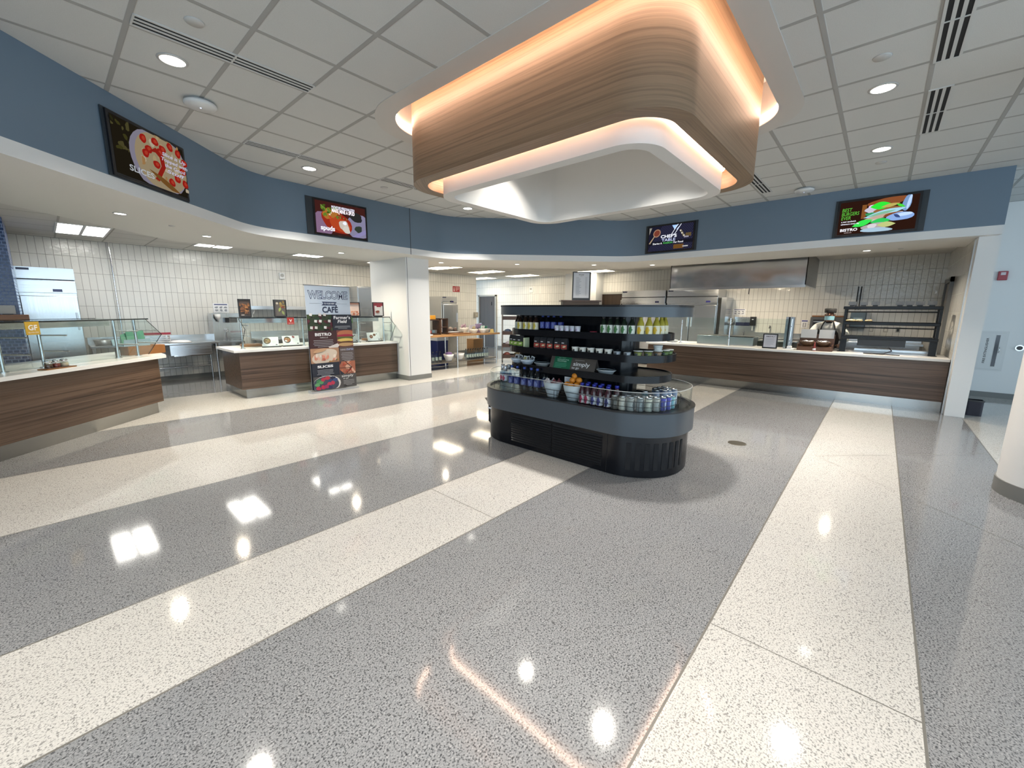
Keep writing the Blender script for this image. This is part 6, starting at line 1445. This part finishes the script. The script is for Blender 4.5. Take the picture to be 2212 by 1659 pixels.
o = (k.tube([tuple(Vector(P[max(0, i)]).lerp(Vector(P[min(len(P) - 1, i + 1)]), f)) for i in range(len(P) - 1) for f in (0, .5)] + [P[-1]], .008, 7)).build('power_cable', BLACK); tag(o, 'black power cable looping across the counter under the warming rack', 'cable')
k = MB(); k.box(-.5, -.10, 0, .6, .10, .05); o = k.build('warming_tray', STEELX, bevel=.004); o.location = (10.22, -.18, .8455); o.rotation_euler = (0, 0, -PI / 2); tag(o, 'long low steel tray on the counter under the back of the warming rack', 'tray')
# corridor wall things
t = thing('extinguisher_cabinet', 'white recessed fire extinguisher cabinet with a dark vertical window on the corridor wall', 'cabinet', (11.65, -1.575, .505), -PI / 2)
k = MB(); k.box(-.20, -.012, 0, .20, 0, .73); k.build('frame', mat('cabinet_white', (.66, .67, .67), .35), t); MB().box(-.165, -.022, .03, .165, -.012, .70).build('door', mat('cabinet_white', (.66, .67, .67), .35), t, bevel=.002)
MB().box(.05, -.026, .08, .10, -.022, .66).build('window_slot', mat('dark_cabinet_glass', (.015, .018, .03), .1), t); k = MB(); k.tube([(.115, -.022, .34), (.115, -.045, .35), (.115, -.045, .43), (.115, -.022, .44)], .006, 6); k.build('handle', CHROME, t)
a = Art(0, -.0225); a.b.M = Matrix.Translation((-.045, 0, .37)) @ Matrix.Rotation(-PI / 2, 4, 'Y') ; a.text('FIRE EXTINGUISHER', 0, -.012, .032, (.02, .02, .025), width=.47, bold=.02); a.build('lettering', t)
t = thing('fire_alarm_strobe', 'small red fire alarm strobe high on the white corridor wall', 'fire alarm', (11.65, -1.545, 2.15), -PI / 2)
MB().box(-.06, -.05, 0, .06, 0, .16).build('housing', mat('alarm_red', (.33, .035, .05), .35), t, bevel=.008); MB().box(-.03, -.056, .09, .03, -.05, .14).build('strobe_lens', mat('strobe_clear', (.55, .50, .52), .15), t)
t = thing('wall_button', 'small dark round button in a metal ring on the corridor wall beside the round column', 'button', (11.65, -1.93, .945), -PI / 2)
k = MB(); k.cyl((0, -.012, 0), (0, 0, 0), .055, n=20); k.build('ring', STEEL, t); k = MB(); k.cyl((0, -.03, 0), (0, -.012, 0), .036, n=18); k.build('button', BLACK, t)
t = thing('corner_bin', 'dark navy bin just visible behind the foot of the white pier', 'bin', (9.40, -1.235, 0))
k = MB(); k.prism(rrect(.09, .09, .03, 4), 0, .22); k.build('body', mat('navy_black', (.012, .010, .022), .5), t); k = MB(); k.ring(rrect(.098, .098, .035, 4), rrect(.085, .085, .03, 4), .22, .24); k.build('rim', BLACK, t)

# ------------------------------------------------------------------ butcher-block table, tiered rack and menu kiosk in the middle
BUTCH = wood('butcher_block', [(.3, (.24, .125, .05)), (.5, (.36, .20, .085)), (.75, (.28, .15, .06))], 'X')
t = thing('butcher_table', 'long butcher-block table on steel legs behind the square column', 'table', (7.38, 8.36, 0))
MB().box(-1.45, 0, .855, 1.50, .62, .90).build('worktop', BUTCH, t, bevel=.004)
MB().box(-1.40, .04, .165, 1.44, .58, .185).build('undershelf', mat('undershelf_steel', (.22, .20, .18), .35, .8), t)
for x in (-1.38, -.11, 1.40):
    for y in (.05, .56):
        k = MB(); k.cyl((x, y, 0), (x, y, .855), .02, n=10); k.build('leg', STEEL, t)
DKW = wood('dark_brown_wood', [(.3, (.030, .014, .008)), (.6, (.062, .03, .017)), (.8, (.04, .019, .011))], 'X')
# wooden crate display with jars
t = thing('crate_display', 'tall dark wooden crate display with open shelves at the left end of the butcher-block table', 'crate', (6.85, 8.66, .9005))
for b in ((-.40, 0, 0, -.37, .3, .40), (.03, 0, 0, .06, .3, .40), (-.40, 0, .37, .06, .3, .40), (-.40, 0, 0, .06, .3, .03)): MB().box(*b).build('board', DKW, t)
for b in ((.09, .05, 0, .12, .25, .42), (.33, .05, 0, .36, .25, .42), (.09, .05, .39, .36, .25, .42), (.12, .05, .18, .33, .25, .195)): MB().box(*b).build('frame_board', DKW, t)
MB().box(.13, .10, .03, .17, .2, .38).build('filler_slat', BOARD, t)
t = thing('snack_basket', 'low basket of packaged snacks inside the dark wooden crate display', 'basket', (6.68, 8.81, .9315))
k = MB(); k.prismx([(-.09, 0), (.09, 0), (.10, .09), (-.10, .09)], -.15, .15); k.build('basket', mat('grey_basket', (.10, .10, .11), .6), t); a = Art(0, -.102); a.rect(-.12, .01, -.03, .08, (.30, .06, .05)); a.rect(-.01, .02, .08, .09, (.08, .16, .22)); a.build('packs_print', t)
k = MB(); k.box(-.09, -.05, 0, .09, .05, .10); o = k.build('snack_carton', mat('orange_yellow_carton', (.52, .24, .02), .5), bevel=.003); o.location = (6.74, 8.80, 1.301); tag(o, 'orange-yellow snack carton on top of the dark crate display', 'carton')
k = MB(); k.box(-.06, -.04, 0, .06, .04, .085); o = k.build('snack_carton', mat('grey_violet_carton', (.22, .19, .26), .5), bevel=.003); o.location = (6.50, 8.80, 1.301); tag(o, 'grey-violet small carton beside the orange one on the crate display', 'carton')
k = MB(); k.lathe([(0, 0), (.15, .0), (.17, .02), (.165, .025), (.14, .008), (0, .008)], n=24); o = k.build('serving_plate', PAPER); o.location = (6.35, 8.52, .9005); tag(o, 'white plate at the left end of the butcher-block table front', 'plate')
k = MB(); k.box(-.32, -.09, 0, .32, .09, .03); o = k.build('cutting_board', BOARD, bevel=.006); o.location = (7.45, 8.50, .9005); tag(o, 'light brown cutting board at the front middle of the butcher-block table', 'board')
t = thing('pastry_tray', 'dark tray with a white napkin and wrapped pastries in the middle of the butcher-block table', 'tray', (7.42, 8.80, .9005))
MB().box(-.26, -.14, 0, .30, .14, .045).build('tray', DKW, t, bevel=.006); MB().box(-.16, -.12, .047, .14, .02, .06).build('napkin', PAPER, t)
for i, (x, y, z, c) in enumerate(((-.12, .06, .08, (.10, .06, .05)), (.02, .08, .10, (.28, .22, .18)), (.15, .05, .075, (.12, .08, .07)))):
    k = MB(); k.ball((0, 0, 0), .09, .06, .05, 10, 8); k.build('pastry', mat('pastry_%d' % i, c, .5, vary=.4, bscale=30), t, (x, y, z + .03), (0, .3 * i, .5 * i))
bw_ = [(7.86, 8.80, .13, .155, 'white bowl heaped with pinkish packets, tallest on the butcher-block table', (.70, .66, .58)), (8.02, 8.56, .125, .12, 'white bowl of tan snacks in front of the tall bowl', (.70, .68, .62)), (8.36, 8.55, .125, .125, 'white bowl of green and white packets at the front right of the butcher-block table', (.74, .73, .70)), (8.66, 8.72, .125, .11, 'white bowl of dark green packets at the right end of the butcher-block table', (.72, .72, .70))]
for x, y, r, h, l, c in bw_:
    bowl('snack_bowl', l, 'bowl', r, r, h, mat('bowl_cream_%d' % int(x * 100), c, .35), (x, y, .9005))
packs = [(7.80, 8.80, 1.07, (.46, .32, .38)), (7.90, 8.82, 1.09, (.50, .36, .42)), (7.86, 8.74, 1.06, (.42, .28, .36)), (8.02, 8.56, 1.01, (.30, .24, .14)), (8.05, 8.60, 1.02, (.34, .28, .18)), (8.33, 8.55, 1.02, (.55, .62, .60)), (8.41, 8.57, 1.03, (.62, .64, .64)), (8.37, 8.61, 1.035, (.10, .30, .26)), (8.64, 8.72, 1.005, (.02, .14, .10)), (8.70, 8.73, 1.01, (.03, .17, .12))]
pn = ['pink snack packet at the left of the tall bowl', 'pink snack packet at the top right of the tall bowl', 'mauve snack packet at the front of the tall bowl', 'tan snack packet at the left of the tan snack bowl', 'tan snack packet at the right of the tan snack bowl', 'mint snack packet at the left of the front right bowl', 'white snack packet at the right of the front right bowl', 'teal snack packet at the back of the front right bowl', 'dark green packet at the left of the end bowl', 'dark green packet at the right of the end bowl']
for i, (x, y, z, c) in enumerate(packs):
    k = MB(); k.ball((0, 0, 0), .065, .02, .055, 8, 6); o = k.build('snack_packet', mat('packet_%d' % i, c, .35, vary=.25, bscale=50)); o.location = (x, y, z + .03); o.rotation_euler = (.3, .4 * (i % 3 - 1), .5 * (i % 4)); tag(o, pn[i], 'packet', 'snack packets in the table bowls')
for x, y, w, h, c, l in ((8.20, 8.82, .20, .22, (.60, .58, .66), 'white and grey carton standing behind the bowls on the table'), (8.47, 8.84, .24, .25, (.36, .28, .46), 'purple packet box standing behind the right-hand bowls on the table')):
    t = thing('snack_box', l, 'box', (x, y, .9005)); MB().box(-w / 2, -.03, 0, w / 2, .03, h).build('carton', mat('boxcol_%d' % int(x * 100), c, .5), t); a = Art(0, -.031); a.rect(-w * .4, h * .45, w * .4, h * .55, (.06, .05, .12)); a.build('print', t)
k = MB(); k.prismx([(-.03, 0), (.03, 0), (.004, .11), (-.004, .11)], -.055, .055); o = k.build('price_card', mat('yellow_card', (.66, .50, .20), .5)); o.location = (8.62, 8.44, .9005); tag(o, 'small yellow price card at the front right of the butcher-block table', 'sign')
# under the table: bottles, bin, bowls
sb = bottle('mineral_bottle', 'x', 'bottle', 'x', [(.036, 0), (.04, .008), (.04, .16), (.02, .23), (.015, .26)], PET, (.0404, .06, .14), wrap('grey_green_wrap', (.34, .40, .38), (.14, .20, .18), .06, .14, .10), (.016, .258, .285), BLACK)
it = [(7.72 + .095 * i, 8.50, 'front row, number %s' % w) for i, w in enumerate(('one', 'two', 'three', 'four', 'five', 'six', 'seven', 'eight', 'nine'))] + [(7.76 + .095 * i, 8.62, 'back row, number %s' % w) for i, w in enumerate(('one', 'two', 'three', 'four', 'five', 'six', 'seven', 'eight'))]
for i, (x, y, l) in enumerate(it):
    lab_ = 'black-capped mineral bottle under the table, %s from left' % l
    if i == 0: sb.location = (x, y, .1855); sb['label'] = lab_; sb['group'] = 'mineral bottles under the table'
    else: dup(sb, (x, y, .1855), 0, lab_, 'mineral bottles under the table')
for i, x in enumerate((6.56, 6.68, 6.80)):
    dup(sb, (x, 8.56, .1855), 0, 'black-capped mineral bottle under the table just right of the column, %s of three' % ('left', 'middle', 'right')[i], 'mineral bottles beside the column')
for x, l in ((7.12, 'large white bowl with purple packets on the undershelf of the table'), (7.50, 'white bowl right of the middle table leg on the undershelf')):
    bowl('storage_bowl', l, 'bowl', .15, .14, .19, mat('storage_white', (.70, .69, .68), .35), (x - .0, 8.60, .1855))
k = MB(); k.ball((0, 0, 0), .11, .08, .05, 10, 6); o = k.build('packet_heap', mat('purple_packets', (.20, .12, .30), .5, vary=.5, bscale=40)); o.location = (7.12, 8.60, .385); tag(o, 'heap of purple packets in the large white bowl under the table', 'packets'); o['kind'] = 'stuff'
t = thing('recycling_bin', 'tall dark blue bin with a clear liner standing behind the butcher-block table', 'bin', (7.32, 9.25, 0))
k = MB(); k.prism(rrect(.20, .16, .03, 4), 0, .74); k.build('body', mat('dark_blue_bin', (.008, .018, .11), .4), t); k = MB(); k.ring(rrect(.215, .175, .035, 4), rrect(.19, .15, .03, 4), .70, .80); k.build('bag_liner', mat('bag_white', (.60, .62, .64), .35), t)
t = thing('storage_box', 'brown cardboard box standing on the floor behind the right end of the butcher-block table', 'box', (8.75, 9.3, 0)); MB().box(-.2, -.15, 0, .2, .15, .68).build('carton', mat('cardboard', (.28, .15, .06), .7), t)
fridge('narrow stainless fridge with brown control panel behind the crate display, right of the square column', (8.78, 10.5, 0), 0, .62, .76, 1.97, 1)
t = thing('wall_sign', 'small red square sign with white symbol on the tile wall right of the square column', 'sign', (9.75, 11.297, 2.17))
MB().box(-.16, -.004, 0, .16, 0, .195).build('plate', mat('sign_red', (.36, .025, .03), .4), t); a = Art(0, -.0045); a.blob(-.10, .06, .022, .04, (.75, .7, .68)); a.blob(-.10, .13, .016, .025, (.7, .62, .6)); a.lines(-.04, .13, .15, .035, 4, (.62, .38, .36), .016, 'l', 2); a.build('print', t)
t = thing('wall_box', 'small grey switch box at the tile wall corner left of the dark door', 'switch box', (10.68, 11.3, 1.28)); MB().box(-.10, -.05, 0, .09, 0, .19).build('box', mat('box_tan_grey', (.34, .31, .26), .4), t, bevel=.005); MB().box(-.05, -.056, .06, .04, -.05, .13).build('face_plate', mat('face_plate', (.45, .42, .36), .4), t)
t = thing('thermostat', 'small pale wall device on the far tile wall above the island', 'thermostat', (12.4, 10.05, 2.22), -PI / 2); MB().box(-.09, -.03, 0, .09, 0, .20).build('body', WHITE, t, bevel=.005); MB().box(-.04, -.034, .10, .04, -.03, .16).build('display', mat('thermo_display', (.35, .34, .30), .4), t)
# tiered wooden rack on casters
t = thing('tiered_rack', 'brown tiered merchandise rack on casters at the right end of the butcher-block table', 'rack', (9.30, 8.10, 0), -PI / 4)
for x in (-.40, .38):
    for y in (0, .34):
        k = MB(); k.cyl((x, y, .07), (x, y, 1.46), .014, n=8); k.build('post', mat('rack_post_grey', (.25, .22, .19), .35, .6), t)
        k = MB(); k.cyl((x - .012, y, .036), (x + .012, y, .036), .035, n=12); k.build('caster', BLACK, t)
for i, z in enumerate((.13, .46, .83, 1.27)):
    tr = MB().box(-.41, -.02, z, .39, .36, z + .02).build('tray', DKW, t); MB().box(-.41, -.035, z, .39, -.02, z + .10).build('tray_front', DKW, tr); MB().box(-.41, .36, z, .39, .375, z + .10).build('tray_back', DKW, tr)
ROT = Matrix.Rotation(-PI / 4, 3, 'Z')
for i, (dx, z, c, w, l) in enumerate(((-.26, .15, (.16, .035, .025), .10, 'dark red packs on the lowest rack tray'), (.05, .15, (.07, .06, .03), .10, 'olive pack on the lowest rack tray'), (-.22, .48, (.38, .36, .42), .09, 'pale violet packs on the second rack tray'), (.06, .48, (.60, .58, .55), .07, 'white packet on the second rack tray'), (-.24, .85, (.03, .06, .12), .11, 'navy packs at the left of the third rack tray'), (.04, .85, (.06, .10, .17), .12, 'blue pack in the middle of the third rack tray'))):
    k = MB(); k.ball((0, 0, 0), w, .07, .075, 10, 8); o = k.build('snack_pack', mat('rackpack_%d' % i, c, .4, vary=.5, bscale=45)); p = ROT @ Vector((dx, .16, 0)); o.location = (9.30 + p.x, 8.10 + p.y, z + .0755); o.rotation_euler = (0, 0, -PI / 4); tag(o, l, 'packet', 'packs on the tiered rack')
# menu kiosk: hutch with a shelf, menu board above
t = thing('coffee_hutch', 'dark wooden hutch with an overhead shelf behind the island top', 'hutch', (9.99, 6.31, 0), -PI / 4)
MB().box(-.56, 0, 1.80, .58, .36, 1.84).build('overhead_shelf', DKW, t, bevel=.004); MB().box(-.50, .02, 1.66, .52, .34, 1.80).build('valance', mat('hutch_dark_wood', (.03, .018, .012), .5), t)  # valance in a darker brown than the shelf wood
for x in (-.50, .48): MB().box(x, .04, .9, x + .04, .32, 1.66).build('side_post', DKW, t)
MB().box(-.58, -.15, .86, .60, .5, .90).build('worktop', DKW, t); MB().box(-.56, -.1, 0, .58, .48, .86).build('cabinet', DKW, t)
t = thing('menu_board', 'tall black-framed white menu board standing on the hutch shelf', 'sign', (10.0, 6.32, 1.8405), -PI / 4)
k = MB(); k.box(-.255, 0, 0, .255, .03, .06); k.box(-.255, 0, .74, .255, .03, .765); k.box(-.255, 0, .06, -.225, .03, .74); k.box(.215, 0, .06, .255, .03, .74); k.build('frame', BLACK, t)
MB().box(-.225, .004, .06, .215, .02, .74).build('sheet', mat('menu_board_white', (.64, .68, .76), .45), t)
a = Art(0, .0035); a.text('simply', -.01, .675, .035, (.12, .13, .17), width=.15, bold=.02); a.text('to go', -.01, .645, .018, (.12, .13, .17), width=.07)
for i in range(15): a.rect(-.16, .60 - i * .033, -.16 + (.09, .13, .11, .15, .10)[i % 5], .609 - i * .033, (.32, .34, .40)); a.rect(.10, .60 - i * .033, .15, .609 - i * .033, (.32, .34, .40))
a.build('print', t)
for i, (dx, w, l) in enumerate(((-.30, .10, 'white cup stack under the hutch shelf, left one'), (.26, .12, 'white cup stack under the hutch shelf, right one'))):
    pass

# ------------------------------------------------------------------ the cook, leaning over the counter; local frame faces -y
SKIN = mat('skin_brown', (.20, .085, .05), .5); COAT = mat('white_chef_coat', (.72, .71, .66), .7, bump=.2, bscale=25); TROU = mat('dark_trousers', (.02, .02, .025), .8)
ck = thing('person', 'person in white coat, black apron, black cap and blue mask behind the long counter', 'person', (10.36, .76, 0), -PI / 2)
def skin_mesh(nodes, edges, sub=2):
    me = bpy.data.meshes.new('figure'); me.from_pydata([n[0] for n in nodes], edges, [])
    o = bpy.data.objects.new('figure', me); COL.objects.link(o)
    o.modifiers.new('skin', 'SKIN'); sd = o.modifiers.new('sub', 'SUBSURF'); sd.levels = sub; sd.render_levels = sub
    if not me.skin_vertices: me.attributes.new('skin', 'FLOAT', 'POINT')
    for i, n in enumerate(nodes): me.skin_vertices[0].data[i].radius = n[1]; me.skin_vertices[0].data[i].use_root = (i == 0)
    dg = bpy.context.evaluated_depsgraph_get(); dg.update()
    r = bpy.data.meshes.new_from_object(o.evaluated_get(dg)); bpy.data.objects.remove(o); return r
N = [((0, .10, .92), (.155, .115)), ((0, .05, 1.08), (.15, .11)), ((0, -.03, 1.22), (.17, .11)), ((0, -.08, 1.31), (.13, .085)), ((0, -.12, 1.385), (.052, .052)), ((0, -.15, 1.44), (.06, .065)), ((0, -.165, 1.50), (.072, .088)), ((0, -.155, 1.565), (.066, .08)),
     ((-.19, -.07, 1.29), (.068, .068)), ((-.27, -.12, 1.15), (.056, .056)), ((-.31, -.22, 1.04), (.047, .047)), ((-.24, -.38, .97), (.034, .032)), ((-.22, -.43, .955), (.036, .022)),
     ((.19, -.07, 1.29), (.068, .068)), ((.28, -.11, 1.15), (.056, .056)), ((.31, -.22, 1.05), (.047, .047)), ((.25, -.40, .975), (.034, .032)), ((.235, -.45, .955), (.036, .022)),
     ((-.09, .12, .80), (.09, .09)), ((-.10, .12, .46), (.062, .062)), ((-.10, .14, .10), (.045, .045)), ((-.10, .04, .045), (.045, .035)), ((.09, .12, .80), (.09, .09)), ((.10, .12, .46), (.062, .062)), ((.10, .14, .10), (.045, .045)), ((.10, .04, .045), (.045, .035))]
E_ = [(0, 1), (1, 2), (2, 3), (3, 4), (4, 5), (5, 6), (6, 7), (3, 8), (8, 9), (9, 10), (10, 11), (11, 12), (3, 13), (13, 14), (14, 15), (15, 16), (16, 17), (0, 18), (18, 19), (19, 20), (20, 21), (0, 22), (22, 23), (23, 24), (24, 25)]
bm_ = skin_mesh(N, E_)
k = MB(); k.v = [tuple(v.co) for v in bm_.vertices]
for p in bm_.polygons:
    c = p.center
    hand = abs(c.x) > .15 and c.y < -.36
    k.f.append(tuple(p.vertices)); k.sm.append(True); k.mi.append(0 if (c.z > 1.375 or hand) else (1 if c.z > .84 else 2))
k.m = 0
for sx in (-1, 1):                       # five fingers on each hand, curled down on the counter things
    hx, hy, hz = .22 * sx + (.012 if sx > 0 else 0), -.44 - (.02 if sx > 0 else 0), .952
    for i, L in enumerate((.062, .072, .068, .052)):
        x = hx + (i - 1.5) * .019; k.tube([(x, hy, hz), (x, hy - L * .5, hz - .002), (x, hy - L * .85, hz - .022), (x, hy - L, hz - .045)], .009, 7, .0075)
    k.tube([(hx - .03 * sx, hy + .03, hz), (hx - .055 * sx, hy - .0, hz - .008), (hx - .062 * sx, hy - .035, hz - .02)], .0105, 7, .008)
k.lathe([(0, 0), (.016, .004), (.011, .03), (.006, .045), (0, .047)], (0, -.262, 1.482), 10)   # nose
for sx in (-1, 1): k.ball((.076 * sx, -.15, 1.495), .012, .02, .03, 8, 6)
k.build('body', [SKIN, COAT, TROU], ck)
k = MB()
for sx in (-1, 1): k.ball((.028 * sx, -.242, 1.512), .011, .008, .006, 8, 6)
k.build('eyes', mat('eye_dark', (.02, .015, .012), .2), ck)
k = MB(); k.lathe([(.088, 0), (.094, .015), (.096, .07), (.085, .085), (0, .09)], n=20, sx=1.0, sy=1.12); k.build('cap', mat('black_cap_cloth', (.010, .010, .011), .8), ck, (0, -.155, 1.545))
k = MB(); n = 9
vs = [(.082 * math.sin(-1.25 + 2.5 * i / (n - 1)), -.165 - .108 * math.cos(-1.25 + 2.5 * i / (n - 1)), z) for z in (1.405, 1.445, 1.485) for i in range(n)]
k.add(vs, [(r * n + i, r * n + i + 1, (r + 1) * n + i + 1, (r + 1) * n + i) for r in range(2) for i in range(n - 1)], True); k.build('face_mask', mat('blue_mask', (.22, .42, .50), .7), ck)
APR = mat('black_apron', (.010, .010, .012), .8)
k = MB(); rows = [(.86, .17, -.035), (1.02, .19, -.085), (1.16, .165, -.150), (1.215, .12, -.172)]
vs = [(w * (-1 + 2 * i / 8), y - .03 * math.cos((-1 + 2 * i / 8) * 1.4) , z) for z, w, y in rows for i in range(9)]
k.add(vs, [(r * 9 + i, r * 9 + i + 1, (r + 1) * 9 + i + 1, (r + 1) * 9 + i) for r in range(3) for i in range(8)], True); k.build('apron', APR, ck)
for sx in (-1, 1):
    k = MB(); k.tube([(.115 * sx, -.185, 1.21), (.10 * sx, -.19, 1.29), (.075 * sx, -.165, 1.36), (.05 * sx, -.10, 1.395)], .012, 6); k.build('apron_strap', APR, ck)
k = MB(); k.ring([(.066 * math.cos(2 * PI * i / 16), .066 * math.sin(2 * PI * i / 16)) for i in range(16)], [(.055 * math.cos(2 * PI * i / 16), .055 * math.sin(2 * PI * i / 16)) for i in range(16)], 0, .03); k.build('collar', APR, ck, (0, -.12, 1.365), (.35, 0, 0))
